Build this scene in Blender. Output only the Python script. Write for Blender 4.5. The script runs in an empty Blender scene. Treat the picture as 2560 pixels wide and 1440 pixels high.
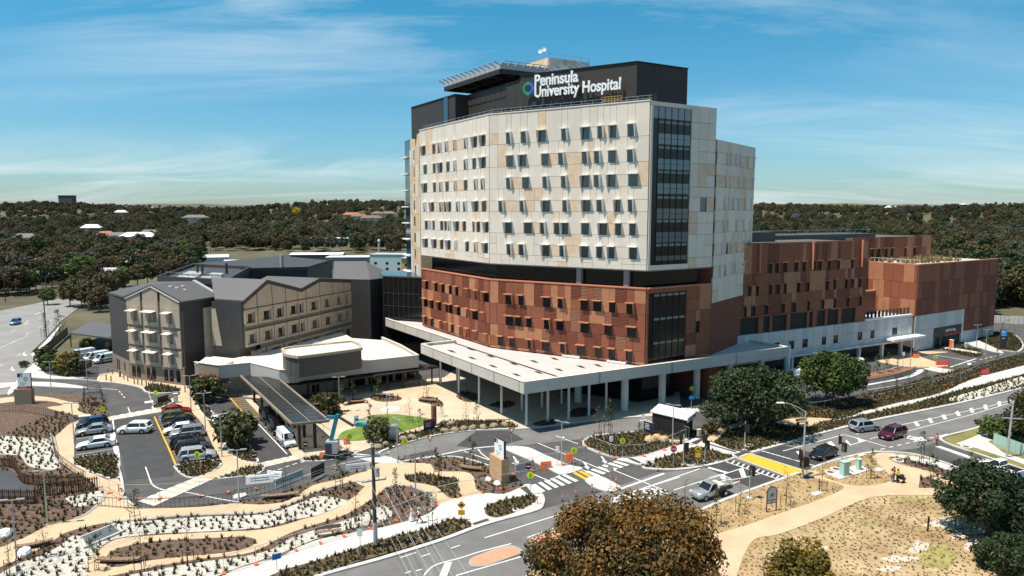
import bpy, math, random
import numpy as np
from mathutils import Vector, Matrix

S = bpy.context.scene
COL = S.collection
rad = math.radians

CAM_H, FPX = 33.0,1707.0
PITCH = math.atan(190 / FPX)
cam = bpy.data.cameras.new('camera')
cam.sensor_width, cam.lens = 36.0,36.0 * FPX / 2560
cam.clip_start, cam.clip_end = 0.5,20000
co = bpy.data.objects.new('camera', cam)
COL.objects.link(co)
co.location = (0,0, CAM_H)
co.rotation_euler = (math.pi / 2 - PITCH, 0,0)
S.camera = co

SUN_EL, SUN_AZ = 68.5,248.0          # the sun stands high, to the west (-X)
w = bpy.data.worlds.new('World')
S.world = w
w.use_nodes = True
nt = w.node_tree
bg = nt.nodes['Background']
sky = nt.nodes.new('ShaderNodeTexSky')
sky.sky_type = 'NISHITA'
sky.sun_disc = False
sky.sun_elevation, sky.sun_rotation = rad(SUN_EL), rad(SUN_AZ)
sky.altitude, sky.air_density, sky.dust_density, sky.ozone_density = 50,1.0,0.7,2.4
# thin cirrus: noise stretched along the horizon, over the whole dome
tc = nt.nodes.new('ShaderNodeTexCoord')
sep = nt.nodes.new('ShaderNodeSeparateXYZ')
nt.links.new(tc.outputs['Generated'], sep.inputs[0])
def wmath(op, a, b=None):
    n = nt.nodes.new('ShaderNodeMath'); n.operation = op
    for i, x in enumerate((a, b)):
        if x is None: continue
        if isinstance(x, (int, float)): n.inputs[i].default_value = x
        else: nt.links.new(x, n.inputs[i])
    return n.outputs[0]
zc = wmath('ADD', wmath('MAXIMUM', sep.outputs[2], 0.0), 0.13)
comb = nt.nodes.new('ShaderNodeCombineXYZ')
nt.links.new(wmath('DIVIDE', sep.outputs[0], zc), comb.inputs[0])
nt.links.new(wmath('DIVIDE', sep.outputs[1], zc), comb.inputs[1])
mp = nt.nodes.new('ShaderNodeMapping')
mp.inputs['Location'].default_value = (0.9,2.2,0)
mp.inputs['Rotation'].default_value = (0,0, rad(24))
mp.inputs['Scale'].default_value = (0.42,1.0,1)
nt.links.new(comb.outputs[0], mp.inputs[0])
n1 = nt.nodes.new('ShaderNodeTexNoise')
n1.inputs['Scale'].default_value = 1.15; n1.inputs['Detail'].default_value = 11
n1.inputs['Roughness'].default_value = 0.62; n1.inputs['Distortion'].default_value = 0.7
nt.links.new(mp.outputs[0], n1.inputs['Vector'])
n2 = nt.nodes.new('ShaderNodeTexNoise')
n2.inputs['Scale'].default_value = 0.42; n2.inputs['Detail'].default_value = 2
nt.links.new(mp.outputs[0], n2.inputs['Vector'])
cr = nt.nodes.new('ShaderNodeValToRGB')
cr.color_ramp.elements[0].position, cr.color_ramp.elements[1].position = 0.43,0.74
nt.links.new(n1.outputs[0], cr.inputs[0])
cr2 = nt.nodes.new('ShaderNodeValToRGB')
cr2.color_ramp.elements[0].position, cr2.color_ramp.elements[1].position = 0.40,0.60
nt.links.new(n2.outputs[0], cr2.inputs[0])
cl = wmath('MULTIPLY', wmath('MULTIPLY', cr.outputs[0], cr2.outputs[0]), 0.85)
tint = nt.nodes.new('ShaderNodeMix'); tint.data_type = 'RGBA'; tint.blend_type = 'MULTIPLY'
tint.inputs['Factor'].default_value = 1
tr = nt.nodes.new('ShaderNodeValToRGB')
tr.color_ramp.elements[0].color, tr.color_ramp.elements[0].position = (0.80,0.98,1.10,1), 0.0
tr.color_ramp.elements[1].color, tr.color_ramp.elements[1].position = (0.17,1.06,1.16,1), 0.34
e3 = tr.color_ramp.elements.new(0.85); e3.color = (0.15,0.74,0.86,1)
nt.links.new(sep.outputs[2], tr.inputs[0])
nt.links.new(tr.outputs[0], tint.inputs['B'])
nt.links.new(sky.outputs[0], tint.inputs['A'])
mx = nt.nodes.new('ShaderNodeMix'); mx.data_type = 'RGBA'
nt.links.new(cl, mx.inputs['Factor'])
nt.links.new(tint.outputs['Result'], mx.inputs['A'])
mx.inputs['B'].default_value = (7.6,8.6,8.9,1)
nt.links.new(mx.outputs['Result'], bg.inputs['Color'])
bg.inputs['Strength'].default_value = 0.080

sun = bpy.data.lights.new('sun', 'SUN')
sun.energy, sun.angle, sun.color = 5.0, rad(0.53), (1.0,0.92,0.80)
so = bpy.data.objects.new('sun', sun)
COL.objects.link(so)
_az = rad(SUN_AZ)
_dir = Vector((math.sin(_az) * math.cos(rad(SUN_EL)), math.cos(_az) * math.cos(rad(SUN_EL)), math.sin(rad(SUN_EL))))
so.rotation_euler = _dir.to_track_quat('Z', 'Y').to_euler()
so.location = (0,0,200)
S.view_settings.view_transform = 'Standard'
S.view_settings.look = 'None'
S.view_settings.exposure = 0.52
S.view_settings.gamma = 1
S.view_settings.use_curve_mapping = False

_cp, _sp = math.cos(PITCH), math.sin(PITCH)
def ray(u, v):
    a, b = (u - 1280) / FPX, (720 - v) / FPX
    return a, _cp + b * _sp, -_sp + b * _cp
def W(u, v, z=0.0):
    d = ray(u, v); t = (z - CAM_H) / d[2]
    return d[0] * t, d[1] * t
def Zat(v, xy):
    d = ray(1280, v); return CAM_H + d[2] * xy[1] / d[1]
def adir(az): return math.sin(rad(az)), math.cos(rad(az))
def hit(u, v, A, az):
    d = ray(u, v); dx, dy = adir(az)
    det = -d[0] * dy + dx * d[1]
    t = (-A[0] * dy + dx * A[1]) / det
    return d[0] * t, d[1] * t, CAM_H + d[2] * t

class MB:
    def __init__(s): s.v, s.f, s.m, s.t = [], [], [], []
    def poly(s, pts, mi=0):
        k = len(s.v); s.v += [tuple(p) for p in pts]; s.f.append(tuple(range(k, k + len(pts)))); s.m.append(mi); return s
    def hexa(s, b, t, mi=0, top=None):
        k = len(s.v); s.v += [tuple(p) for p in b] + [tuple(p) for p in t]; n = len(b)
        s.f.append(tuple(range(k + n - 1, k - 1,-1))); s.m.append(mi)
        s.f.append(tuple(range(k + n, k + 2 * n))); s.m.append(mi if top is None else top)
        for i in range(n):
            j = (i + 1) % n
            s.f.append((k + i, k + j, k + n + j, k + n + i)); s.m.append(mi)
        return s
    def box(s, x0, x1, y0, y1, z0, z1, mi=0, top=None):
        return s.hexa([(x0, y0, z0), (x1, y0, z0), (x1, y1, z0), (x0, y1, z0)], [(x0, y0, z1), (x1, y0, z1), (x1, y1, z1), (x0, y1, z1)], mi, top)
    def prism(s, pts, z0, z1, mi=0, top=None):
        a = sum(pts[i][0] * pts[(i + 1) % len(pts)][1] - pts[(i + 1) % len(pts)][0] * pts[i][1] for i in range(len(pts)))
        if a < 0: pts = pts[::-1]
        return s.hexa([(p[0], p[1], z0) for p in pts], [(p[0], p[1], z1) for p in pts], mi, top)
    def beam(s, p, q, w, h=None, mi=0):
        p, q = Vector(p), Vector(q); h = h or w
        d = (q - p).normalized(); x = d.cross(Vector((0,0,1)))
        if x.length < 1e-4: x = Vector((1,0,0))
        x.normalize(); y = x.cross(d)
        c = [x * (-w / 2) + y * (-h / 2), x * (w / 2) + y * (-h / 2), x * (w / 2) + y * (h / 2), x * (-w / 2) + y * (h / 2)]
        return s.hexa([p + e for e in c], [q + e for e in c], mi)
    def tube(s, p, q, r0, r1=None, n=8, mi=0):
        p, q = Vector(p), Vector(q); r1 = r0 if r1 is None else r1
        d = (q - p).normalized(); x = d.orthogonal().normalized(); y = d.cross(x)
        a = [x * math.cos(2 * math.pi * i / n) + y * math.sin(2 * math.pi * i / n) for i in range(n)]
        return s.hexa([p + e * r0 for e in a], [q + e * r1 for e in a], mi)
    def path(s, pts, rs, n=7, mi=0):
        for i in range(len(pts) - 1): s.tube(pts[i], pts[i + 1], rs[i], rs[i + 1], n, mi)
        return s
    def lathe(s, prof, n=12, c=(0,0), mi=0):
        for i in range(len(prof) - 1):
            (r0, z0), (r1, z1) = prof[i], prof[i + 1]
            for k in range(n):
                a, b = 2 * math.pi * k / n, 2 * math.pi * (k + 1) / n
                s.poly([(c[0] + r0 * math.cos(a), c[1] + r0 * math.sin(a), z0), (c[0] + r0 * math.cos(b), c[1] + r0 * math.sin(b), z0),
                        (c[0] + r1 * math.cos(b), c[1] + r1 * math.sin(b), z1), (c[0] + r1 * math.cos(a), c[1] + r1 * math.sin(a), z1)], mi)
        return s
    def mesh(s, name, mats, smooth=False):
        me = bpy.data.meshes.new(name); me.from_pydata(s.v, [], s.f)
        if not isinstance(mats, (list, tuple)): mats = [mats]
        for m in mats: me.materials.append(m)
        if len(mats) > 1: me.polygons.foreach_set('material_index', s.m)
        if smooth: me.polygons.foreach_set('use_smooth', [True] * len(s.f))
        me.update(); return me
    def build(s, name, mats, parent=None, smooth=False, world=True):
        return ob(name, s.mesh(name, mats, smooth), parent, world)

def ob(name, data, parent=None, world=False):
    o = bpy.data.objects.new(name, data); COL.objects.link(o)
    if parent is not None:
        o.parent = parent
        if world:
            r = parent
            while r.parent is not None: r = r.parent
            if r.rotation_euler.z: o.matrix_basis = Matrix.LocRotScale(r.location, r.rotation_euler, None).inverted()
            elif parent is r: o.location = -Vector(r.location)
    return o
def tag(o, label=None, cat=None, group=None, kind=None):
    if label: o['label'] = label
    if cat: o['category'] = cat
    if group: o['group'] = group
    if kind: o['kind'] = kind
    return o
def thing(name, label, cat, loc=(0,0,0), rz=0.0, group=None):
    o = bpy.data.objects.new(name, None); COL.objects.link(o); o.empty_display_size = 0.3
    o.location = loc; o.rotation_euler = (0,0, rz)
    return tag(o, label, cat, group)
def copy_tree(o, parent=None):
    c = o.copy(); COL.objects.link(c)
    if parent is not None: c.parent = parent
    for ch in KIDS.get(o.name, []) or list(o.children): copy_tree(ch, c)
    return c
KIDS = {}
def dup(o, loc, rz=0.0, label=None, group=None, scale=None):
    c = copy_tree(o); c.location = loc; c.rotation_euler = (0,0, rz)
    if scale: c.scale = (scale,) * 3
    if label: c['label'] = label
    if group: c['group'] = group
    return c
def catmull(pts, n=4, closed=True):
    out = []; k = len(pts)
    for i in range(k if closed else k - 1):
        if closed: a, b, c, d = pts[i - 1], pts[i], pts[(i + 1) % k], pts[(i + 2) % k]
        else: a, b, c, d = pts[max(i - 1,0)], pts[i], pts[i + 1], pts[min(i + 2, k - 1)]
        for j in range(n):
            t = j / n
            out.append(tuple(0.5 * (2 * b[q] + (c[q] - a[q]) * t + (2 * a[q] - 5 * b[q] + 4 * c[q] - d[q]) * t * t + (3 * b[q] - a[q] - 3 * c[q] + d[q]) * t ** 3) for q in (0,1)))
    if not closed: out.append(tuple(pts[-1]))
    return out

def mat(name, col, rough=0.7, col2=None, scale=1.0, detail=4, metal=0.0, spec=0.5, bump=0.0, bscale=None, contrast=(0.35,0.65), stretch=None, ior=None, coord='Object', emit=None):
    m = bpy.data.materials.new(name); m.use_nodes = True
    t = m.node_tree; b = t.nodes['Principled BSDF']
    b.inputs['Roughness'].default_value = rough; b.inputs['Metallic'].default_value = metal
    b.inputs['Specular IOR Level'].default_value = spec
    if ior: b.inputs['IOR'].default_value = ior
    b.inputs['Base Color'].default_value = (*col, 1)
    if emit: b.inputs['Emission Color'].default_value = (*emit[:3], 1); b.inputs['Emission Strength'].default_value = emit[3]
    if col2 or bump:
        c = t.nodes.new('ShaderNodeTexCoord'); src = c.outputs[coord]
        if stretch:
            mpn = t.nodes.new('ShaderNodeMapping'); mpn.inputs['Scale'].default_value = stretch
            t.links.new(src, mpn.inputs[0]); src = mpn.outputs[0]
    if col2:
        n = t.nodes.new('ShaderNodeTexNoise'); n.inputs['Scale'].default_value = scale; n.inputs['Detail'].default_value = detail
        n.inputs['Roughness'].default_value = 0.65
        t.links.new(src, n.inputs['Vector'])
        r = t.nodes.new('ShaderNodeValToRGB')
        r.color_ramp.elements[0].position, r.color_ramp.elements[1].position = contrast
        r.color_ramp.elements[0].color = (*col, 1); r.color_ramp.elements[1].color = (*col2,1)
        t.links.new(n.outputs[0], r.inputs[0]); t.links.new(r.outputs[0], b.inputs['Base Color'])
    if bump:
        n = t.nodes.new('ShaderNodeTexNoise'); n.inputs['Scale'].default_value = bscale or scale * 4; n.inputs['Detail'].default_value = 5
        t.links.new(src, n.inputs['Vector'])
        bp = t.nodes.new('ShaderNodeBump'); bp.inputs['Strength'].default_value = bump; bp.inputs['Distance'].default_value = 0.1
        t.links.new(n.outputs[0], bp.inputs['Height']); t.links.new(bp.outputs[0], b.inputs['Normal'])
    return m
def ribbed(name, col, col2, period=0.25, axis='UV', rough=0.6):
    """profiled cladding: fine relief bands along world direction 'axis' (a unit vector, or 'z')"""
    m = bpy.data.materials.new(name); m.use_nodes = True
    t = m.node_tree; b = t.nodes['Principled BSDF']; b.inputs['Roughness'].default_value = rough
    g = t.nodes.new('ShaderNodeNewGeometry')
    d = t.nodes.new('ShaderNodeVectorMath'); d.operation = 'DOT_PRODUCT'
    t.links.new(g.outputs['Position'], d.inputs[0]); d.inputs[1].default_value = axis
    mm = t.nodes.new('ShaderNodeMath'); mm.operation = 'MULTIPLY'; mm.inputs[1].default_value = 1 / period
    t.links.new(d.outputs['Value'], mm.inputs[0])
    fr = t.nodes.new('ShaderNodeMath'); fr.operation = 'FRACT'; t.links.new(mm.outputs[0], fr.inputs[0])
    bp = t.nodes.new('ShaderNodeBump'); bp.inputs['Strength'].default_value = 0.6; bp.inputs['Distance'].default_value = period * 0.3
    t.links.new(fr.outputs[0], bp.inputs['Height']); t.links.new(bp.outputs[0], b.inputs['Normal'])
    n = t.nodes.new('ShaderNodeTexNoise'); n.inputs['Scale'].default_value = 0.35; n.inputs['Detail'].default_value = 5
    t.links.new(g.outputs['Position'], n.inputs['Vector'])
    mi = t.nodes.new('ShaderNodeMix'); mi.data_type = 'RGBA'; mi.inputs['A'].default_value = (*col, 1); mi.inputs['B'].default_value = (*col2,1)
    t.links.new(n.outputs[0], mi.inputs['Factor']); t.links.new(mi.outputs['Result'], b.inputs['Base Color'])
    return m
def foliage(name, a, b, transl=0.18):
    m = bpy.data.materials.new(name); m.use_nodes = True
    t = m.node_tree; p = t.nodes['Principled BSDF']; out = t.nodes['Material Output']
    at = t.nodes.new('ShaderNodeAttribute'); at.attribute_name = 'tint'
    oi = t.nodes.new('ShaderNodeObjectInfo')
    ad = t.nodes.new('ShaderNodeMath'); ad.operation = 'MULTIPLY_ADD'; ad.inputs[1].default_value = 0.45
    t.links.new(oi.outputs['Random'], ad.inputs[0])
    sb = t.nodes.new('ShaderNodeMath'); sb.operation = 'SUBTRACT'; sb.inputs[1].default_value = 0.22
    t.links.new(at.outputs['Fac'], sb.inputs[0]); t.links.new(sb.outputs[0], ad.inputs[2])
    ad.use_clamp = True
    mi = t.nodes.new('ShaderNodeMix'); mi.data_type = 'RGBA'; mi.inputs['A'].default_value = (*a, 1); mi.inputs['B'].default_value = (*b, 1)
    t.links.new(ad.outputs[0], mi.inputs['Factor']); t.links.new(mi.outputs['Result'], p.inputs['Base Color'])
    p.inputs['Roughness'].default_value = 0.6; p.inputs['Specular IOR Level'].default_value = 0.25
    tr = t.nodes.new('ShaderNodeBsdfTranslucent'); t.links.new(mi.outputs['Result'], tr.inputs['Color'])
    ms = t.nodes.new('ShaderNodeMixShader'); ms.inputs[0].default_value = transl
    t.links.new(p.outputs[0], ms.inputs[1]); t.links.new(tr.outputs[0], ms.inputs[2]); t.links.new(ms.outputs[0], out.inputs['Surface'])
    return m

def lined(name, col, col2, axes, cline, rough=0.6, noise=0.3):
    """panel material with fine joint lines; axes: [(direction, period, fraction)]"""
    m = mat(name, col, rough, col2, noise, 6); t = m.node_tree; b = t.nodes['Principled BSDF']
    base = b.inputs['Base Color'].links[0].from_socket; g = t.nodes.new('ShaderNodeNewGeometry'); f = None
    for ax, per, fr in axes:
        d = t.nodes.new('ShaderNodeVectorMath'); d.operation = 'DOT_PRODUCT'; t.links.new(g.outputs['Position'], d.inputs[0]); d.inputs[1].default_value = ax
        x = d.outputs['Value']
        for op, v in (('MULTIPLY', 1 / per), ('FRACT', None), ('LESS_THAN', fr)):
            q = t.nodes.new('ShaderNodeMath'); q.operation = op; t.links.new(x, q.inputs[0])
            if v is not None: q.inputs[1].default_value = v
            x = q.outputs[0]
        if f is None: f = x
        else:
            q = t.nodes.new('ShaderNodeMath'); q.operation = 'MAXIMUM'; t.links.new(f, q.inputs[0]); t.links.new(x, q.inputs[1]); f = q.outputs[0]
    mi = t.nodes.new('ShaderNodeMix'); mi.data_type = 'RGBA'; t.links.new(f, mi.inputs['Factor']); t.links.new(base, mi.inputs['A']); mi.inputs['B'].default_value = (*cline, 1)
    t.links.new(mi.outputs['Result'], b.inputs['Base Color']); M[name] = m; return m
M = {}
def D(name, *a, **k): M[name] = mat(name, *a, **k); return M[name]
D('asphalt', (0.050,0.048,0.050), 0.85, (0.082,0.080,0.080), 0.35,8, bump=0.25, bscale=9)
D('asphalt_old', (0.115,0.112,0.112), 0.85, (0.165,0.158,0.152), 0.22,8, bump=0.2, bscale=9)
D('asphalt_dark', (0.036,0.035,0.038), 0.85, (0.052,0.050,0.052), 0.5,6)
D('highway', (0.19,0.182,0.175), 0.85, (0.25,0.24,0.23), 0.12,8, stretch=(1,1,1))
D('concrete', (0.45,0.435,0.41), 0.8, (0.55,0.53,0.505), 0.5,8)
D('kerb', (0.40,0.39,0.375), 0.8, (0.52,0.505,0.485), 1.1,6)
D('cream_paving', (0.46,0.325,0.205), 0.85, (0.53,0.395,0.262), 0.3,8)
D('pale_paving', (0.47,0.37,0.265), 0.85, (0.54,0.44,0.33), 0.3,8)
D('pink_paving', (0.44,0.33,0.245), 0.85, (0.52,0.40,0.30), 0.4,8)
D('grey_edge', (0.27,0.26,0.245), 0.85, (0.34,0.33,0.31), 0.8,6)
D('mulch', (0.062,0.036,0.026), 0.95, (0.155,0.098,0.070), 2.2,10, bump=0.8, bscale=6)
D('mulch_warm', (0.075,0.052,0.030), 0.95, (0.17,0.12,0.068), 1.6,10, bump=0.8, bscale=5)
D('white_gravel', (0.30,0.27,0.23), 0.95, (0.62,0.58,0.52), 3.5,9, bump=0.7, bscale=7)
D('lawn', (0.065,0.115,0.012), 0.9, (0.155,0.235,0.030), 0.55,9, bump=0.6, bscale=8)
D('white', (0.80,0.80,0.78), 0.55, (0.74,0.73,0.71), 1.0)
D('paint_white', (0.74,0.73,0.70), 0.7, (0.58,0.57,0.55), 3.0,6)
D('paint_yellow', (0.72,0.40,0.03), 0.7, (0.62,0.33,0.03), 2.0,6)
D('tan_paint', (0.58,0.44,0.30), 0.8, (0.50,0.37,0.25), 1.0,6)
D('cream_panel', (0.655,0.58,0.50), 0.6, (0.715,0.64,0.56), 0.25,6)
D('cream_panel_b', (0.61,0.545,0.47), 0.6, (0.675,0.605,0.53), 0.3,6)
D('stone_panel', (0.60,0.43,0.30), 0.65, (0.70,0.55,0.42), 0.8,8)
D('tan_panel', (0.60,0.41,0.23), 0.65, (0.68,0.50,0.31), 0.6,6)
D('joint', (0.10,0.085,0.075), 0.8)
D('glass', (0.008,0.036,0.046), 0.06, ior=1.75, spec=0.6)
D('glass_dark', (0.008,0.008,0.010), 0.12, ior=1.5, spec=0.4)
D('glass_blue', (0.010,0.045,0.085), 0.08, ior=1.9, spec=0.7)
D('blind', (0.20,0.21,0.19), 0.5)
D('black', (0.012,0.012,0.013), 0.5)
D('rubber', (0.018,0.018,0.018), 0.8)
D('painted_shade', (0.006,0.006,0.007), 0.7)  # near-black colour that paints in the shade of openings, slots and undersides
D('dark_clad', (0.030,0.026,0.024), 0.55, (0.038,0.033,0.030), 0.4)
D('steel', (0.50,0.51,0.52), 0.4, metal=0.7)
D('galv', (0.42,0.42,0.42), 0.5, (0.50,0.50,0.50), 2.0, metal=0.35)
D('wood', (0.17,0.10,0.06), 0.7, (0.28,0.18,0.11), 6.0,5, stretch=(1,1,6))
D('timber_post', (0.030,0.026,0.024), 0.8, (0.085,0.075,0.068), 3.0,6, stretch=(6,6,0.6))
D('bark', (0.050,0.038,0.030), 0.9, (0.13,0.105,0.085), 3.0,6)
D('stake', (0.030,0.020,0.014), 0.8)
D('orange', (0.80,0.15,0.03), 0.5)
D('red_sign', (0.42,0.012,0.018), 0.5)
D('hot_red', (0.72,0.035,0.025), 0.5)
D('sign_yellow', (0.78,0.66,0.02), 0.5, emit=None)
D('lime', (0.62,0.80,0.03), 0.5)
D('sign_navy', (0.012,0.02,0.06), 0.5)
D('sign_blue', (0.02,0.23,0.60), 0.5)
D('teal', (0.02,0.30,0.30), 0.5)
D('lift_teal', (0.004,0.19,0.27), 0.35)
D('logo_green', (0.02,0.25,0.11), 0.4)
D('logo_blue', (0.015,0.16,0.55), 0.4)
D('logo_teal', (0.02,0.30,0.38), 0.4)
D('letter_white', (0.82,0.83,0.86), 0.5)
D('roof_grey', (0.46,0.43,0.42), 0.6, (0.52,0.49,0.48), 0.3,6)
D('fascia', (0.50,0.465,0.42), 0.6, (0.55,0.515,0.47), 0.3,5)
D('column', (0.62,0.61,0.58), 0.6)
D('zinc', (0.050,0.048,0.050), 0.5, (0.064,0.062,0.064), 0.3)
D('ed_cream', (0.36,0.295,0.225), 0.8, (0.42,0.35,0.275), 0.7,8)
D('ed_band', (0.20,0.155,0.118), 0.8, (0.235,0.19,0.15), 0.7,8)
D('ed_dark', (0.042,0.038,0.038), 0.7, (0.052,0.047,0.046), 0.6)
D('ed_roof_white', (0.60,0.54,0.46), 0.7, (0.66,0.60,0.52), 0.4)
D('sandstone', (0.42,0.26,0.135), 0.85, (0.52,0.35,0.20), 1.6,8, stretch=(0.4,0.4,3))
D('plain_grey', (0.22,0.22,0.22), 0.7)
D('shade_green', (0.012,0.09,0.03), 0.8)
D('skin', (0.42,0.25,0.17), 0.6)
D('skin_dark', (0.24,0.13,0.085), 0.6)
D('rust', (0.17,0.075,0.04), 0.8, (0.27,0.13,0.07), 1.5)
def hill(x, y):
    d = np.hypot(x * 0.75, y)
    t = np.clip((d - 430) / 1250,0,1); s = t * t * (3 - 2 * t)
    far = np.clip((d - 2400) / 3000,0,1)
    h = s * (40 + 7 * np.sin(x / 310 + 1.3) + 5 * np.sin(x / 137 + y / 420) + 4 * np.sin(y / 260 - x / 500)) + far * 45
    return h + 4.5 * np.clip((d - 300) / 300,0,1) * np.sin(x / 90 + 0.6) * np.sin(y / 120)
def terrain():
    ys = np.concatenate([np.linspace(-120,420,20), np.linspace(450,2600,60), np.linspace(2800,12000,16)])
    nx = 90
    V = []
    for y in ys:
        half = max(420, abs(y) * 1.25 + 260)
        for i in range(nx):
            x = (i / (nx - 1) * 2 - 1) * half
            V.append((x, y, float(hill(x, y)) - 0.12))
    F = [(j * nx + i, j * nx + i + 1, (j + 1) * nx + i + 1, (j + 1) * nx + i) for j in range(len(ys) - 1) for i in range(nx - 1)]
    me = bpy.data.meshes.new('ground'); me.from_pydata(V, [], F)
    me.materials.append(mat('ground', (0.050,0.048,0.024), 0.95, (0.12,0.105,0.055), 0.03,10))
    me.polygons.foreach_set('use_smooth', [True] * len(F))
    tag(ob('ground', me), kind='structure')
terrain()

_zc = {}; BEDS = []
def wpoly(px, smooth=True, n=3):
    pts = [W(*p) for p in px]
    return catmull(pts, n) if smooth else pts
def sheet(name, px, z, m, smooth=True, bot=-0.06, kind='structure', world=False):
    k = _zc.get(z, 0); _zc[z] = k + 1; z = z + 0.0016 * k
    pts = px if world else wpoly(px, smooth)
    BEDS.append((name, [tuple(p) for p in pts], z, m))
    o = MB().prism(pts, bot, z).build(name, M[m])
    tag(o, kind=kind); return o
def ribbon(mb, pts, w, z0, z1, mi=0):
    P = [Vector((p[0], p[1])) for p in pts]; Lp, Rp = [], []
    for i, p in enumerate(P):
        d = (P[min(i + 1, len(P) - 1)] - P[max(i - 1,0)]).normalized(); nrm = Vector((-d.y, d.x))
        Lp.append(p + nrm * w / 2); Rp.append(p - nrm * w / 2)
    for i in range(len(P) - 1):
        q = [Rp[i], Rp[i + 1], Lp[i + 1], Lp[i]]
        mb.hexa([(a.x, a.y, z0) for a in q], [(a.x, a.y, z1) for a in q], mi)
def kerb(px, w=0.42, z=0.15, smooth=True, closed=False):
    pts = [W(*p) for p in px]
    if smooth: pts = catmull(pts, 4, closed)
    if closed: pts = pts + [pts[0]]
    mb = MB(); ribbon(mb, pts, w, -0.05, z + 0.0007 * _zc.setdefault('k', 0)); _zc['k'] += 1
    tag(mb.build('kerb', M['kerb']), kind='structure')

sheet('road', [(-104,36), (190,36), (190,214), (-60,214), (-104,150)], 0.0, 'asphalt', world=True, bot=-0.1)
sheet('road', [(-400,1030), (20,985), (60,935), (88,897), (78,880), (112,848), (152,803), (202,765), (222,746), (215,737), (165,743), (0,777), (-400,850)], 0.012, 'highway', False, -0.1)
sheet('road', [(500,1500), (800,1442), (1000,1388), (1185,1322), (1340,1278), (1500,1232), (1640,1182), (1750,1172), (1880,1133), (2032,1091), (2195,1050), (2395,1010), (2560,968), (2900,880), (2900,960), (2560,1037), (2420,1080), (2300,1120), (2160,1136), (2040,1168), (1870,1230), (1715,1294), (1500,1372), (1325,1432), (1200,1500)], 0.012, 'asphalt_old', False, -0.1)
sheet('road', [(990,1160), (935,1140), (1010,1108), (1100,1086), (1210,1076), (1320,1072), (1450,1058), (1620,1042), (1690,1050), (1560,1083), (1450,1098), (1240,1120), (1100,1140), (1010,1160)], 0.004, 'asphalt_old', False, -0.1)
for q in ([(1190,1078), (1270,1076), (1310,1098), (1215,1125), (1140,1115)], [(1010,1140), (1080,1125), (1105,1138), (1030,1152)]):
    sheet('road', q, 0.008, 'asphalt_dark', False)
for q in ([(1760,1168), (1835,1150), (1990,1203), (1905,1232)], [(1875,1138), (1960,1113), (2095,1150), (2020,1178)], [(505,990), (560,988), (745,1148), (655,1166)], [(283,1052), (392,1036), (440,1165), (430,1190), (318,1200)]):
    sheet('road', q, 0.016, 'asphalt_dark', False)
sheet('road', [(2290,1140), (2350,1098), (2470,1142), (2700,1215), (2700,1290), (2480,1205)], 0.012, 'asphalt', False, -0.1)

sheet('garden_bed', [(-60,1000), (60,985), (130,985), (200,985), (262,1000), (272,1040), (255,1046), (190,1062), (186,1140), (192,1168), (296,1196), (312,1245), (352,1274), (585,1259), (700,1240), (760,1215), (860,1185), (935,1150), (1040,1146), (1130,1143), (1215,1165), (1290,1195), (1308,1215), (1300,1240), (1060,1335), (900,1400), (700,1470), (400,1560), (-260,1560), (-260,1200)], 0.10, 'mulch', False)
sheet('garden_bed', [(935,1122), (960,1104), (1000,1088), (1060,1078), (1110,1056), (1170,1053), (1250,1054), (1285,1064), (1288,1071), (1200,1076), (1100,1087), (1015,1109), (960,1128)], 0.14, 'mulch_warm')
sheet('garden_bed', [(1460,1108), (1475,1095), (1520,1089), (1580,1082), (1640,1082), (1700,1095), (1712,1106), (1640,1132), (1560,1146), (1530,1143), (1490,1130), (1465,1118)], 0.10, 'mulch_warm')
sheet('garden_bed', [(1605,1166), (1640,1151), (1700,1133), (1745,1120), (1800,1133), (1833,1144), (1800,1156), (1740,1167), (1690,1173), (1640,1173), (1612,1170)], 0.10, 'mulch_warm')
sheet('garden_bed', [(1730,1102), (1730,1080), (1790,1052), (1900,1035), (2000,1020), (2100,1000), (2240,968), (2360,935), (2480,905), (2620,870), (2620,900), (2430,945), (2560,935), (2700,890), (2700,930), (2560,970), (2395,1008), (2195,1047), (2127,1064), (2032,1088), (1950,1112), (1878,1131), (1830,1124)], 0.10, 'mulch_warm', False)
sheet('garden_bed', [(2330,860), (2345,852), (2400,865), (2448,878), (2448,893), (2400,888), (2350,872)], 0.14, 'mulch_warm')
sheet('garden_bed', [(2425,860), (2440,842), (2475,832), (2530,835), (2555,862), (2545,878), (2520,876), (2470,872)], 0.10, 'mulch_warm')
for q in ([(192,1146), (286,1138), (293,1170), (299,1194), (275,1197), (230,1182), (194,1166)], [(446,1164), (540,1151), (552,1154), (548,1168), (520,1186), (480,1196), (455,1186), (441,1173)],
          [(491,1002), (500,999), (536,1040), (531,1051), (515,1046), (496,1022)], [(560,1101), (586,1099), (622,1117), (642,1146), (640,1158), (602,1152), (580,1136)],
          [(546,1196), (610,1172), (652,1165), (658,1176), (640,1187), (590,1194)], [(752,1152), (800,1140), (870,1129), (884,1138), (850,1147), (800,1154)],
          [(382,1018), (395,1008), (425,1001), (432,1006), (405,1019), (386,1022)], [(362,972), (380,962), (420,966), (468,978), (440,982), (390,984), (365,979)]):
    sheet('garden_bed', q, 0.115, 'mulch_warm')
    kerb(q, 0.3,0.145, True, True)

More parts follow.
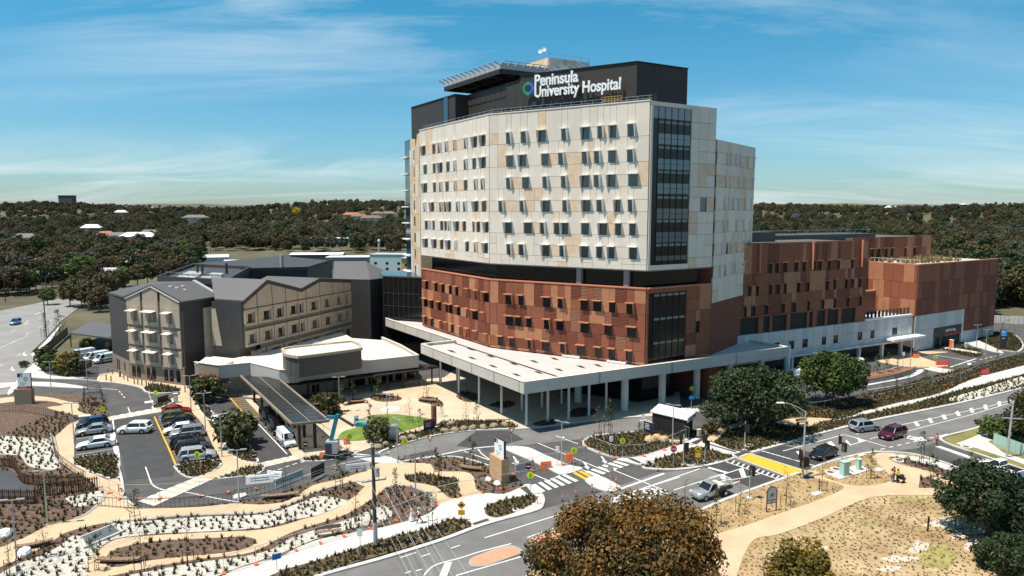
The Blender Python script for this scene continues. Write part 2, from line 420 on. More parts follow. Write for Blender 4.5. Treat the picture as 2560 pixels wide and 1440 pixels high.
cream = [
 [(-60,1395), (0,1372), (75,1340), (120,1316), (185,1300), (215,1288), (245,1264), (262,1242), (240,1212), (296,1200), (306,1238), (330,1268), (400,1272), (500,1270), (585,1261), (650,1264), (720,1254), (782,1216), (850,1200), (920,1180), (935,1205), (880,1208), (830,1219), (780,1236), (740,1256), (700,1272), (650,1285), (560,1288), (450,1292), (375,1300), (300,1306), (250,1312), (170,1332), (140,1350), (60,1395), (-60,1440)],
 [(150,1155), (138,1125), (133,1100), (150,1083), (186,1056), (262,1042), (262,1052), (195,1066), (187,1090), (186,1150), (192,1168), (232,1186), (278,1206), (298,1212), (270,1245), (240,1214), (200,1190), (168,1172)],
 [(220,1442), (222,1402), (250,1375), (290,1352), (350,1344), (470,1336), (560,1332), (640,1328), (700,1318), (760,1300), (800,1290), (850,1268), (890,1240), (920,1215), (965,1215), (940,1242), (880,1281), (830,1301), (750,1326), (700,1347), (660,1371), (610,1388), (500,1400), (380,1421), (260,1446)],
 [(-60,1005), (50,992), (90,992), (130,996), (172,1006), (197,1012), (198,1030), (235,1042), (252,1046), (235,1052), (195,1042), (150,1030), (118,1020), (160,1014), (120,1004), (60,1004), (0,1010), (-60,1022)],
 [(905,1195), (925,1172), (960,1158), (1040,1160), (1075,1162), (1085,1175), (1110,1181), (1150,1181), (1175,1186), (1186,1200), (1190,1225), (1206,1236), (1160,1248), (1100,1265), (1090,1258), (1075,1238), (1040,1222), (1000,1216), (960,1222), (925,1222), (890,1208)],
 [(452,975), (482,969), (498,985), (494,1000), (500,1022), (520,1054), (545,1090), (562,1112), (582,1140), (602,1153), (642,1159), (655,1166), (610,1172), (548,1195), (480,1196), (522,1187), (554,1168), (553,1152), (535,1120), (505,1060), (476,1030), (436,1008), (425,1000), (450,988)],
 [(243,947), (256,938), (292,933), (335,942), (470,966), (520,958), (600,966), (660,1000), (625,992), (560,987), (500,984), (470,979), (420,966), (380,962), (360,972), (340,966), (290,957), (250,955)],
 [(1640,1100), (1700,1110), (1765,1098), (1800,1072), (1850,1060), (1870,1064), (1815,1080), (1790,1104), (1760,1104)],
 [(1935,1058), (1980,1048), (2030,1046), (2090,1050), (2060,1054), (2032,1066), (1998,1069), (1960,1064)],
 [(2190,903), (2215,893), (2250,888), (2300,880), (2345,880), (2370,882), (2300,890), (2328,902), (2370,915), (2350,918), (2290,920), (2230,912)],
]
for q in cream: sheet('footpath', q, 0.125, 'cream_paving')
sheet('plaza', [(735,1145), (700,1090), (690,1020), (760,1000), (860,975), (1000,955), (1110,945), (1200,880), (1500,900), (1700,950), (1700,1020), (1640,1042), (1560,1046), (1450,1057), (1330,1072), (1290,1071), (1284,1063), (1230,1052), (1110,1055), (1060,1077), (990,1090), (930,1120), (880,1138), (800,1146)], 0.118, 'pale_paving', False)
sheet('plaza', [(800,1060), (850,1045), (900,1020), (960,1012), (1060,1018), (1120,1040), (1060,1052), (1000,1036), (930,1038), (880,1060), (830,1075)], 0.129, 'pink_paving')
sheet('plaza', [(955,1022), (985,1016), (1000,1022), (990,1030), (965,1032), (950,1028)], 0.131, 'concrete')
sheet('plaza', [(985,975), (1040,968), (1100,972), (1090,990), (1010,998), (975,990)], 0.129, 'cream_paving')
for q in ([(925,996), (940,988), (975,990), (1003,995), (1000,1002), (970,1006), (940,1004)], [(1045,1004), (1060,994), (1085,996), (1105,1006), (1108,1016), (1095,1018), (1075,1012)],
          [(860,1016), (875,1005), (895,998), (912,1001), (905,1008), (880,1014)], [(795,1062), (815,1030), (845,1024), (858,1035), (850,1045), (825,1052)], [(1140,992), (1160,980), (1200,990), (1198,1005), (1165,1006)], [(1220,1015), (1260,1004), (1290,1010), (1265,1022)],
          [(1330,1062), (1370,1050), (1395,1055), (1370,1068)], [(1415,1042), (1450,1020), (1490,1030), (1470,1042)]):
    sheet('garden_bed', q, 0.145, 'mulch')
# lawn mound
def lawn():
    out = wpoly([(845,1095), (860,1080), (890,1070), (896,1052), (930,1040), (980,1037), (1030,1042), (1074,1049), (1076,1058), (1040,1072), (990,1086), (930,1100), (880,1105), (855,1103)], True, 4)
    c = Vector((sum(p[0] for p in out) / len(out), sum(p[1] for p in out) / len(out))); mb = MB(); rings = 9; n = len(out); V = []
    for r in range(rings + 1):
        f = r / rings
        for k, p in enumerate(out):
            q = c + (Vector(p) - c) * f
            V.append((q.x, q.y, 0.15 + 1.15 * (0.5 + 0.5 * math.cos(math.pi * f)) * (1 + 0.25 * math.sin(q.x * 0.7) * math.sin(q.y * 0.5))))
    F = [(r * n + k, r * n + (k + 1) % n, (r + 1) * n + (k + 1) % n, (r + 1) * n + k) for r in range(rings) for k in range(n)]
    me = bpy.data.meshes.new('lawn'); me.from_pydata(V, [], F); me.materials.append(M['lawn']); me.polygons.foreach_set('use_smooth', [True] * len(F))
    tag(ob('lawn', me), kind='structure')
lawn()
# concrete footpaths
concrete = [
 [(540,1480), (560,1440), (640,1411), (700,1396), (740,1374), (800,1351), (880,1335), (960,1320), (1040,1299), (1080,1281), (1105,1262), (1160,1247), (1206,1235), (1260,1237), (1300,1221), (1322,1212), (1345,1226), (1355,1246), (1352,1264), (1338,1277), (1240,1305), (1186,1322), (1174,1306), (1150,1300), (1120,1302), (1060,1326), (1000,1339), (940,1356), (880,1376), (800,1402), (700,1431), (620,1470)],
 [(1256,1122), (1278,1117), (1320,1120), (1352,1134), (1420,1163), (1457,1173), (1405,1188), (1372,1174), (1300,1141)],
 [(1462,1203), (1496,1191), (1545,1214), (1551,1222), (1535,1230), (1500,1226)],
 [(1540,1149), (1600,1142), (1710,1108), (1740,1097), (1775,1106), (1830,1127), (1870,1135), (1840,1144), (1746,1119), (1700,1133), (1640,1151), (1605,1164), (1570,1157)],
 [(2050,1062), (2135,1040), (2160,1030), (2250,1008), (2350,985), (2430,950), (2560,915), (2740,866), (2740,888), (2560,937), (2400,977), (2300,1006), (2160,1038), (2090,1053)],
 [(935,1158), (985,1160), (1010,1160), (975,1145), (935,1141), (890,1136), (880,1141), (905,1150)],
 [(2222,1141), (2260,1140), (2340,1155), (2400,1175), (2490,1203), (2460,1210), (2400,1187), (2330,1166), (2260,1148)],
 [(20,980), (60,932), (90,900), (78,888), (100,868), (145,820), (152,815), (108,880), (94,905), (108,930), (130,940), (205,945), (200,948), (120,948), (80,944), (60,950), (30,985)],
 [(-60,965), (40,957), (130,957), (210,968), (205,972), (120,968), (40,966), (-60,985)],
 [(2390,846), (2420,842), (2505,880), (2490,882), (2440,868)], [(2360,873), (2375,870), (2448,882), (2440,885)],
 [(2338,1118), (2350,1117), (2490,1165), (2484,1170)],
 [(2150,955), (2200,950), (2260,940), (2300,925), (2308,930), (2280,944), (2210,958), (2150,968)],
]
for i, q in enumerate(concrete): sheet('footpath', q, 0.131, 'concrete', i not in (11,))
for q in ([(1000,1340), (1060,1328), (1125,1303), (1165,1305), (1177,1316), (1130,1336), (1060,1358), (1000,1377), (900,1406), (800,1437), (700,1470), (620,1480), (690,1441), (800,1403), (900,1373)],
          [(1212,1283), (1215,1270), (1240,1258), (1290,1246), (1330,1240), (1342,1245), (1340,1255), (1310,1274), (1270,1290), (1240,1297), (1220,1292)],
          [(1012,1198), (1030,1188), (1080,1190), (1110,1195), (1140,1200), (1146,1215), (1150,1235), (1155,1243), (1140,1248), (1120,1245), (1105,1232), (1090,1220), (1060,1212), (1030,1208)]):
    sheet('garden_bed', q, 0.155, 'mulch_warm')
sheet('garden_bed', [(265,1410), (270,1390), (310,1370), (400,1355), (500,1350), (600,1345), (635,1350), (640,1358), (620,1372), (560,1385), (450,1395), (350,1408), (300,1420), (270,1418)], 0.155, 'mulch')
# white gravel beds
gravel = [
 [(-60,1092), (60,1095), (118,1100), (130,1118), (134,1140), (148,1162), (150,1172), (120,1176), (70,1166), (50,1142), (0,1138), (-60,1140)],
 [(290,1316), (300,1308), (400,1303), (520,1294), (640,1290), (700,1277), (760,1256), (800,1243), (868,1253), (858,1263), (800,1289), (740,1301), (680,1317), (620,1325), (500,1332), (400,1336), (350,1341), (290,1349), (255,1368), (238,1388), (218,1410), (205,1450), (0,1450), (40,1416), (100,1392), (150,1367), (182,1342), (215,1346), (290,1340), (305,1328)],
 [(290,1452), (380,1430), (500,1408), (610,1394), (680,1376), (720,1351), (800,1323), (870,1301), (930,1276), (960,1266), (982,1290), (940,1311), (870,1326), (800,1346), (740,1371), (680,1394), (600,1420), (500,1452)],
 [(165,1246), (200,1240), (248,1229), (258,1240), (243,1260), (190,1270), (172,1256)],
 [(2370,998), (2440,978), (2560,940), (2700,895), (2700,912), (2560,962), (2450,995), (2400,1006)],
]
for q in gravel: sheet('gravel_bed', q, 0.122 if q is not gravel[4] else 0.135, 'white_gravel')
# path edging bands
def band(px, w, m, z):
    mb = MB(); ribbon(mb, catmull([W(*p) for p in px], 4, False), w, 0, z); tag(mb.build('path_edging', M[m]), kind='structure')
band([(262,1312), (300,1306), (375,1300), (450,1292), (560,1288), (650,1285), (700,1272), (740,1256), (780,1236), (830,1219), (880,1207), (935,1205)], 0.4, 'grey_edge', 0.175)
band([(128,1085), (133,1110), (140,1145), (152,1160)], 0.4, 'grey_edge', 0.176)
band([(960,1222), (1000,1216), (1040,1222), (1075,1240), (1082,1262), (1072,1280)], 0.4, 'grey_edge', 0.177)
band([(240,1215), (262,1242), (245,1264), (215,1288), (185,1300)], 0.35, 'grey_edge', 0.178)
# kerbs
kerb([(600,1508), (800,1441), (940,1402), (1060,1366), (1120,1346), (1186,1321), (1240,1304), (1338,1277), (1354,1262), (1355,1245), (1340,1226), (1312,1214)], 0.55)
kerb([(1608,1167), (1620,1173), (1690,1175), (1750,1168), (1800,1157), (1836,1145)], 0.5)
kerb([(1878,1132), (1960,1110), (2032,1089), (2127,1065), (2195,1049), (2395,1009), (2560,969), (2760,915)], 0.6)
kerb([(1450,1382), (1560,1348), (1716,1292), (1800,1256), (1870,1229), (1940,1204), (1996,1184)], 0.45)
kerb([(2030,1172), (2062,1160), (2110,1146), (2165,1134), (2215,1131), (2280,1136), (2335,1150), (2400,1172), (2480,1206)], 0.4)
kerb([(2560,1176), (2460,1141), (2390,1118), (2358,1104), (2356,1094), (2420,1077), (2500,1055), (2620,1022)], 0.4)
kerb([(935,1140), (960,1127), (1015,1108), (1100,1087), (1200,1076), (1330,1071), (1450,1056), (1560,1045), (1640,1041)], 0.45)
kerb([(990,1160), (1040,1150), (1100,1140), (1180,1124), (1240,1118), (1260,1116)], 0.4)
kerb([(990,1160), (1030,1150), (1075,1146), (1130,1143), (1180,1152), (1222,1166)], 0.3)
kerb([(1560,1147), (1530,1143), (1490,1130), (1464,1117), (1460,1106), (1478,1093), (1520,1087), (1600,1080)], 0.45)
kerb([(290,1138), (296,1170), (304,1200), (312,1245), (335,1266)], 0.3)
kerb([(245,955), (252,938), (290,932)], 0.3); kerb([(247,956), (290,958), (340,967), (358,974), (366,981), (400,985), (470,980), (500,985), (560,988), (620,993), (660,1001)], 0.3)
kerb([(300,958), (200,950), (120,948), (70,944)], 0.3)
kerb([(2140,998), (2210,985), (2280,968), (2360,948), (2450,920), (2560,892)], 0.3)
kerb([(2425,862), (2440,843), (2475,833), (2532,836), (2556,862), (2545,880), (2518,878), (2470,874)], 0.5, closed=True)

D('dry_grass', (0.25,0.165,0.075), 0.95, (0.40,0.285,0.145), 0.55,12, bump=0.6, bscale=5)
D('park_grass', (0.27,0.18,0.088), 0.95, (0.44,0.33,0.19), 0.16,14, bump=0.5, bscale=6, contrast=(0.38,0.62))
t = M['park_grass'].node_tree
_n = t.nodes.new('ShaderNodeTexNoise'); _n.inputs['Scale'].default_value = 0.11; _n.inputs['Detail'].default_value = 9; _n.inputs['Roughness'].default_value = 0.7
_c = t.nodes.new('ShaderNodeTexCoord'); t.links.new(_c.outputs['Object'], _n.inputs['Vector'])
_r = t.nodes.new('ShaderNodeValToRGB'); _r.color_ramp.elements[0].position = 0.55; _r.color_ramp.elements[1].position = 0.68
t.links.new(_n.outputs[0], _r.inputs[0])
_m = t.nodes.new('ShaderNodeMix'); _m.data_type = 'RGBA'
_old = t.nodes['Principled BSDF'].inputs['Base Color'].links[0].from_socket
t.links.new(_old, _m.inputs['A']); _m.inputs['B'].default_value = (0.20,0.19,0.055,1); t.links.new(_r.outputs[0], _m.inputs['Factor'])
t.links.new(_m.outputs['Result'], t.nodes['Principled BSDF'].inputs['Base Color'])
sheet('ground', [(1200,1520), (1325,1432), (1500,1374), (1715,1295), (1870,1231), (2000,1184), (2040,1169), (2100,1149), (2165,1135), (2215,1132), (2285,1137), (2400,1172), (2700,1280), (3000,1700), (1000,1700)], 0.09, 'dry_grass', False)
sheet('ground', [(1840,1500), (1880,1380), (1950,1340), (2050,1300), (2150,1256), (2200,1244), (2290,1241), (2460,1246), (2640,1300), (2900,1700), (1800,1700)], 0.094, 'park_grass', False)
D('bare_sand', (0.42,0.34,0.26), 0.95, (0.56,0.49,0.41), 1.4,9)
D('green_patch', (0.20,0.19,0.05), 0.95, (0.34,0.29,0.11), 0.9,9)
rs = random.Random(3)
def blob(u, v, ru, rv, m, z):
    pts = [(u + ru * math.cos(a) * (0.55 + 0.6 * rs.random()), v + rv * math.sin(a) * (0.55 + 0.6 * rs.random())) for a in [i * math.pi / 7 for i in range(14)]]
    sheet('ground', pts, z, m, True, 0.05)
for u, v, ru, rv, m in ((2350,1395,55,40, 'green_patch'), (2365,1312,55,14, 'bare_sand'), (2420,1330,46,9, 'bare_sand'), (2460,1350,40,10, 'bare_sand'), (2395,1345,30,7, 'bare_sand'), (2250,1400,46,12, 'bare_sand'), (2225,1425,34,9, 'bare_sand'), (2300,1370,30,16, 'bare_sand'), (2060,1372,16,6, 'bare_sand'), (2400,1264,60,6, 'bare_sand'), (2290,1250,70,5, 'green_patch'), (2440,1370,30,20, 'bare_sand')):
    blob(u, v, ru, rv, m, 0.097)
park = [
 [(1700,1500), (1735,1400), (1760,1350), (1850,1321), (1950,1286), (2050,1251), (2106,1226), (2100,1213), (2050,1200), (2012,1190), (2036,1178), (2062,1196), (2110,1212), (2160,1217), (2205,1212), (2230,1200), (2213,1178), (2190,1156), (2181,1143), (2205,1134), (2240,1137), (2222,1147), (2240,1160), (2330,1184), (2400,1209), (2480,1234), (2560,1262), (2620,1292), (2520,1262), (2460,1245), (2290,1240), (2200,1243), (2150,1255), (2050,1300), (1950,1337), (1900,1346), (1880,1357), (1860,1390), (1842,1440), (1820,1500)],
]
for q in park: sheet('footpath', q, 0.134, 'cream_paving')
sheet('garden_bed', [(2296,1222), (2300,1197), (2320,1195), (2380,1218), (2376,1223)], 0.16, 'mulch', False)
sheet('garden_bed', [(2223,1145), (2262,1148), (2330,1167), (2400,1188), (2478,1212), (2470,1226), (2400,1206), (2330,1181), (2255,1160)], 0.15, 'mulch', False)
D('verge', (0.11,0.12,0.03), 0.95, (0.24,0.20,0.07), 0.5,9)
sheet('ground', [(2358,1098), (2420,1079), (2500,1056), (2700,1000), (2900,1100), (2900,1330), (2560,1178), (2460,1143), (2390,1119)], 0.10, 'verge', False)
sheet('footpath', [(2390,1111), (2420,1100), (2460,1083), (2500,1078), (2700,1030), (2700,1060), (2470,1105), (2510,1135), (2560,1150), (2700,1200), (2700,1215), (2530,1152), (2440,1122)], 0.14, 'concrete', False)
# pads and service covers
for q in ([(2066,1188), (2110,1176), (2143,1188), (2100,1201)], [(2118,1172), (2150,1163), (2172,1178), (2142,1188)], [(2025,1236), (2048,1230), (2058,1236), (2038,1243)], [(2142,1140), (2155,1136), (2168,1140), (2150,1144)], [(2115,1150), (2128,1146), (2143,1151), (2125,1156)], [(2183,1178), (2195,1171), (2212,1176), (2200,1182)],
          [(1932,1108), (1945,1104), (1956,1107), (1942,1112)], [(1780,1155), (1790,1151), (1802,1154), (1790,1159)], [(1275,1278), (1292,1271), (1306,1276), (1290,1283)], [(1700,1102), (1712,1098), (1722,1102), (1710,1107)], [(582,1243), (590,1238), (612,1235), (618,1240), (600,1250), (584,1252)]):
    tag(MB().prism(wpoly(q, False), 0.02,0.185).build('concrete_pad', M['concrete']), kind='structure')
for q in ([(1181,1312), (1218,1300), (1223,1304), (1186,1316)], [(1300,1223), (1316,1219), (1332,1238), (1322,1239)], [(1569,1149), (1580,1148), (1603,1159), (1597,1161)], [(1834,1139), (1864,1129), (1873,1133), (1845,1144)], [(2000,1197), (2024,1183), (2034,1185), (2012,1199)], [(1728,1109), (1752,1099), (1760,1101), (1740,1114)], [(1772,1112), (1842,1132), (1840,1134), (1770,1114)]):
    tag(MB().prism(wpoly(q, False), 0.02,0.192).build('tactile_paving', M['zinc']), kind='structure')

mk = MB(); _mz = [0]
def mz(): _mz[0] = (_mz[0] + 1) % 14; return 0.030 + 0.002 * _mz[0]
def seg(a, b, w=0.14, mi=0, world=False):
    a, b = (a, b) if world else (W(*a), W(*b)); z = mz(); ribbon(mk, [a, b], w, 0.0, z, mi)
def curve(px, w=0.14, mi=0):
    ribbon(mk, catmull([W(*p) for p in px], 5, False), w, 0.0, mz(), mi)
def dash(a, b, on, off, w=0.13, mi=0):
    A, B = Vector(W(*a)), Vector(W(*b)); Ln = (B - A).length; d = (B - A) / Ln; s = 0
    while s < Ln: seg(A + d * s, A + d * min(s + on, Ln), w, mi, True); s += on + off
def quad(px, mi=0):
    p = [W(*q) for q in px]; a = mz(); mk.prism(p, 0.0, a, mi)
def zebra(a, b, c, d, n, mi=0, frac=0.5, z=0.0):
    """n stripes laid from edge a-b to edge d-c"""
    A, B, Cc, Dd = [Vector(W(*p)) for p in (a, b, c, d)]
    for i in range(n):
        f, g = i / n, (i + frac) / n
        q = [A.lerp(Dd, f), A.lerp(Dd, g), B.lerp(Cc, g), B.lerp(Cc, f)]
        mk.prism([(p.x, p.y) for p in q], 0.0, mz() + z, mi)
# main road
seg((1212,1345), (1700,1193), 0.15); seg((1560,1238), (1750,1172), 0.15)
dash((1000,1395), (1040,1382), 2,9); seg((1053,1392), (1075,1385)); seg((1128,1371), (1150,1364)); seg((1013,1434), (1028,1429)); seg((1040,1428), (1056,1424))
curve([(1060,1440), (1072,1425), (1095,1411), (1150,1396), (1200,1380), (1278,1360)], 0.16)
seg((1140,1440), (1312,1390), 0.16); quad([(1112,1408), (1130,1406), (1118,1440), (1098,1442)]); seg((1318,1345), (1400,1316), 0.14)
seg((1685,1226), (1860,1170), 0.15); curve([(1750,1207), (1800,1202), (1850,1197), (1900,1185)], 0.15)
quad([(1846,1173), (1858,1171), (1866,1192), (1854,1193)]); quad([(1799,1190), (1812,1187), (1815,1197), (1803,1198)])
seg((1770,1169), (1820,1183), 0.5); dash((1650,1238), (1700,1222), 1.2,2.5); dash((1700,1262), (1850,1203), 2,8); seg((1658,1265), (1675,1260)); seg((1832,1210), (1844,1205))
dash((1505,1266), (1590,1236), 0.8,0.8,0.18); dash((1640,1222), (1670,1236), 0.8,0.8,0.14); seg((1632,1215), (1668,1228), 0.14); seg((1440,1170), (1500,1190))
seg((1535,1176), (1625,1212), 0.14); seg((1548,1224), (1660,1184), 0.35); seg((1400,1188), (1372,1203), 0.12)
# crossing with yellow panel
quad([(1842,1143), (1868,1133), (2030,1184), (1992,1198)], 1)
seg((1866,1131), (2032,1183), 0.14); seg((1840,1144), (1992,1200), 0.14); seg((1812,1154), (1970,1207), 0.14); seg((1895,1125), (2055,1170), 0.14)
for i in range(13):
    f = i / 12; a = (1817 + (1965 - 1817) * f, 1155 + (1205 - 1155) * f); seg(a, (a[0] + 7, a[1] - 7), 0.2)
    b = (1905 + (2052 - 1905) * f, 1128 + (1169 - 1128) * f); seg(b, (b[0] + 7, b[1] + 2), 0.2)
seg((1958,1128), (2110,1087), 0.15); seg((2110,1087), (2165,1102), 0.15); seg((2165,1102), (2120,1115), 0.15); seg((2020,1147), (2092,1122), 0.15); seg((2165,1102), (2215,1117), 0.12)
quad([(2068,1107), (2078,1104), (2094,1121), (2088,1125)]); quad([(2113,1101), (2118,1101), (2127,1112), (2120,1114)]); quad([(2142,1094), (2148,1096), (2160,1103), (2148,1106)]); quad([(1990,1130), (1996,1128), (2006,1138), (2002,1142)])
dash((2140,1086), (2260,1052), 1.5,7); dash((2175,1098), (2235,1082), 2,7); dash((2180,1129), (2350,1090), 0.9,0.9,0.18)
for u, v in ((2285,1100), (2350,1092)): seg((u, v), (u + 22, v - 6), 0.5)
seg((2227,1068), (2470,1017), 0.13); seg((2270,1078), (2430,1037), 0.13); seg((2430,1037), (2560,997), 0.13); seg((2470,1017), (2560,992), 0.13)
for i in range(8):
    u = 2262 + i * 34; v = 1076 - i * 8.4; quad([(u - 14 + i, v - 12), (u - 6 + i, v - 14), (u + 4, v - 3), (u - 4, v - 1)])
# entry crossing: white bars with a yellow pair on the median
zebra((1330,1213), (1354,1231), (1454,1200), (1418,1183), 6,0,0.52)
zebra((1428,1181), (1462,1200), (1488,1190), (1452,1172), 2,1,0.55)
zebra((1462,1180), (1492,1192), (1580,1160), (1545,1150), 6,0,0.52)
seg((1345,1108), (1500,1172)); seg((1333,1186), (1372,1202)); seg((1280,1158), (1325,1170)); curve([(1195,1123), (1205,1135), (1225,1150)]); seg((1150,1125), (1222,1150)); seg((1445,1110), (1390,1090), 0.12)
for (u, v) in ((1290,1152), (1466,1166), (1510,1152)):
    quad([(u - 8, v - 10), (u - 5, v - 11), (u + 4, v + 1), (u, v + 2)]); quad([(u - 6, v + 1), (u + 8, v + 2), (u + 5, v + 8)])
# car park bays
for i in range(5):
    a = (192 - i * 0.5,1100 - 0 + (i - 1) * 18); seg((190,1078 + i * 20), (284,1062 + i * 20), 0.1)
curve([(282,1050), (287,1090), (296,1130), (299,1165)], 0.2); quad([(275,1086), (287,1084), (298,1135), (287,1137)]); seg((364,1168), (375,1200)); curve([(375,1200), (382,1213), (398,1222), (412,1226)], 0.16)
seg((320,1019), (325,1032), 0.14); quad([(360,1005), (382,1001), (384,1006), (363,1009)]); dash((372,984), (384,1016), 0.5,0.6,0.14); curve([(200,970), (260,972), (295,975)], 0.12); dash((298,978), (312,995), 1.2,1.2,0.14)
curve([(386,1042), (405,1085), (422,1122), (440,1165)], 0.2,1)
for i in range(16):
    f = i / 15; a = (388 + 50 * f, 1050 + 110 * f); seg(a, (a[0] + 13, a[1] - 2), 0.1,1)
for i in range(9):
    f = i / 8; a = (395 + 50 * f, 1044 + 118 * f); seg((a[0] + 2, a[1] - 1), (a[0] + 85, a[1] - 12), 0.1)
for (u, v) in ((398,1048), (408,1066), (412,1076), (424,1104)): quad([(u, v), (u + 5, v - 1), (u + 7, v + 4), (u + 2, v + 5)], 3)
curve([(655,1263), (560,1250), (470,1232), (412,1226)], 0.12)
# ambulance / drop-off hatching
curve([(572,990), (595,1018), (622,1047)], 0.16,1); seg((622,1047), (656,1040), 0.12,1); seg((572,990), (625,992), 0.12,1)
for i in range(12):
    f = i / 11; seg((575 + 46 * f, 992 + 54 * f), (628 + 28 * f, 990 + 47 * f), 0.12,1)
seg((633,1047), (718,1136), 0.14)
for u, v in ((660,1068), (683,1093), (706,1122)): seg((u, v), (u + 28, v - 5), 0.1)
seg((545,1042), (600,1120), 0.12); quad([(586,1037), (589,1036), (595,1043), (592,1044)]); quad([(590,1044), (597,1042), (600,1050)])
seg((565,1078), (590,1074), 0.1); seg((590,1104), (612,1100), 0.1)
for u, v in ((675,1182), (700,1174), (718,1167), (737,1161), (757,1156), (777,1151)): seg((u - 5, v + 1), (u + 6, v - 2), 0.18)
seg((760,1190), (790,1181), 0.12); seg((830,1165), (940,1142), 0.1)
# raised crossings: cream platform with white bars
def crossing(a, b, c, d, n, mi=0):
    mk.prism([W(*p) for p in (a, b, c, d)], 0.0,0.062,2); zebra(a, b, c, d, n, mi, 0.5,0.04)
crossing((256,1046), (262,1054), (406,1030), (400,1019), 7)
crossing((345,1254), (386,1266), (560,1186), (520,1182), 8)
crossing((642,1160), (655,1170), (760,1146), (742,1138), 5)
crossing((905,1142), (945,1160), (985,1156), (940,1138), 5)
for i in range(9): seg((935 + i * 6,1135 + i * 3), (952 + i * 6,1133 + i * 3), 0.15)
crossing((2308,923), (2335,918), (2470,940), (2412,944), 9)
for i in range(6): seg((1600 + i * 8,1052 + i * 2.5), (1616 + i * 8,1050 + i * 2.5), 0.25)
for i in range(9): seg((1668 + i * 9,1019 + i * 0.3), (1684 + i * 9,1027 + i * 0.3), 0.35)
# highway lanes
for a, b in (((-60,905), (150,790)), ((-60,870), (120,788)), ((-60,950), (60,880))): dash(a, b, 3,9,0.15)
seg((0,870), (70,840), 0.15); seg((60,812), (72,800), 0.15); seg((86,787), (118,775), 0.3)
for u, v in ((55,888), (25,925)): quad([(u, v), (u + 12, v + 2), (u + 10, v - 2)]); quad([(u + 2, v - 2), (u + 5, v - 8), (u + 7, v - 7), (u + 5, v - 1)])
seg((2170,975), (2430,935), 0.13); seg((2425,950), (2560,915), 0.12); dash((2450,900), (2510,885), 1.2,1.2,0.2); quad([(2418,908), (2428,907), (2428,912), (2419,912)])
seg((2140,946), (2290,905), 0.12); seg((2254,908), (2262,918), 0.14); seg((2340,888), (2440,905), 0.12); seg((2376,918), (2440,897), 0.3)
tag(mk.build('road_markings', [M['paint_white'], M['paint_yellow'], M['tan_paint'], M['sign_blue']]), kind='structure')
def road_text(body, a, b, size, stretch):
    A, B = W(*a), W(*b); cu = bpy.data.curves.new('road_lettering', 'FONT'); cu.body = body; cu.size = size; cu.extrude = 0.01; cu.offset = 0.03
    cu.materials.append(M['paint_white']); o = bpy.data.objects.new('road_lettering', cu); COL.objects.link(o)
    o.location = (A[0], A[1], 0.07); o.rotation_euler = (0,0, math.atan2(B[1] - A[1], B[0] - A[0])); o.scale = (1, stretch, 1); tag(o, kind='structure')
road_text('KEEP', (1597,1228), (1652,1245), 1.15,2.0); road_text('CLEAR', (1556,1240), (1612,1257), 1.05,2.0); road_text('KEEP', (1524,1251), (1572,1267), 1.1,2.0)
road_text('CLEAR', (1450,1277), (1500,1293), 1.05,2.0); road_text('KEEP', (2258,1094), (2290,1103), 1.2,2.0)
# brick traffic islands
D('island_brick', (0.46,0.20,0.125), 0.9, (0.56,0.29,0.19), 5.0,4)
for q in ([(1172,1408), (1178,1398), (1200,1388), (1250,1370), (1282,1366), (1304,1376), (1302,1386), (1270,1398), (1220,1416), (1190,1419), (1176,1416)], [(1318,1353), (1345,1342), (1372,1333), (1400,1326), (1400,1350), (1352,1366), (1330,1358)]):
    sheet('traffic_island', q, 0.10, 'grey_edge'); c = (sum(p[0] for p in q) / len(q), sum(p[1] for p in q) / len(q))
    sheet('traffic_island', [(c[0] + (p[0] - c[0]) * 0.92, c[1] + (p[1] - c[1]) * 0.85) for p in q], 0.13, 'island_brick')
class Face:
    def __init__(s, A, B):
        s.A, s.B = Vector(A[:2]), Vector(B[:2]); s.L = (s.B - s.A).length; s.d = (s.B - s.A) / s.L
        s.n = Vector((s.d.y, -s.d.x)); s.az = math.degrees(math.atan2(s.d.x, s.d.y))
    def P(s, t, z, o=0.0): p = s.A + s.d * t + s.n * o; return (p.x, p.y, z)
    def sz(s, u, v):
        x, y, z = hit(u, v, s.A, s.az); return (Vector((x, y)) - s.A).dot(s.d), z
    def box(s, mb, s0, s1, z0, z1, o0, o1, mi=0, top=None):
        b = [s.P(s0, z0, o1), s.P(s1, z0, o1), s.P(s1, z0, o0), s.P(s0, z0, o0)]
        t = [s.P(s0, z1, o1), s.P(s1, z1, o1), s.P(s1, z1, o0), s.P(s0, z1, o0)]
        return mb.hexa(b, t, mi, top)
BAG = {}
def piece(root, name, m, build, key=None):
    """collect facade pieces; past 300 of a name on a thing the rest becomes one part"""
    BAG.setdefault((root, name), []).append((m, build))
def flush():
    for (root, name), L in BAG.items():
        L2 = sorted(L, key=lambda q: -q[2]) if len(L[0]) > 2 else L
        for m, mb in L2[:300]: mb.build(name, M[m], root)
        if len(L2) > 300:
            mats = sorted({m for m, _ in L2[300:]}); J = MB()
            for m, mb in L2[300:]:
                k = len(J.v); J.v += mb.v; J.f += [tuple(i + k for i in f) for f in mb.f]; J.m += [mats.index(m)] * len(mb.f)
            tag(J.build(name, [M[q] for q in mats], root), kind='stuff')
    BAG.clear()
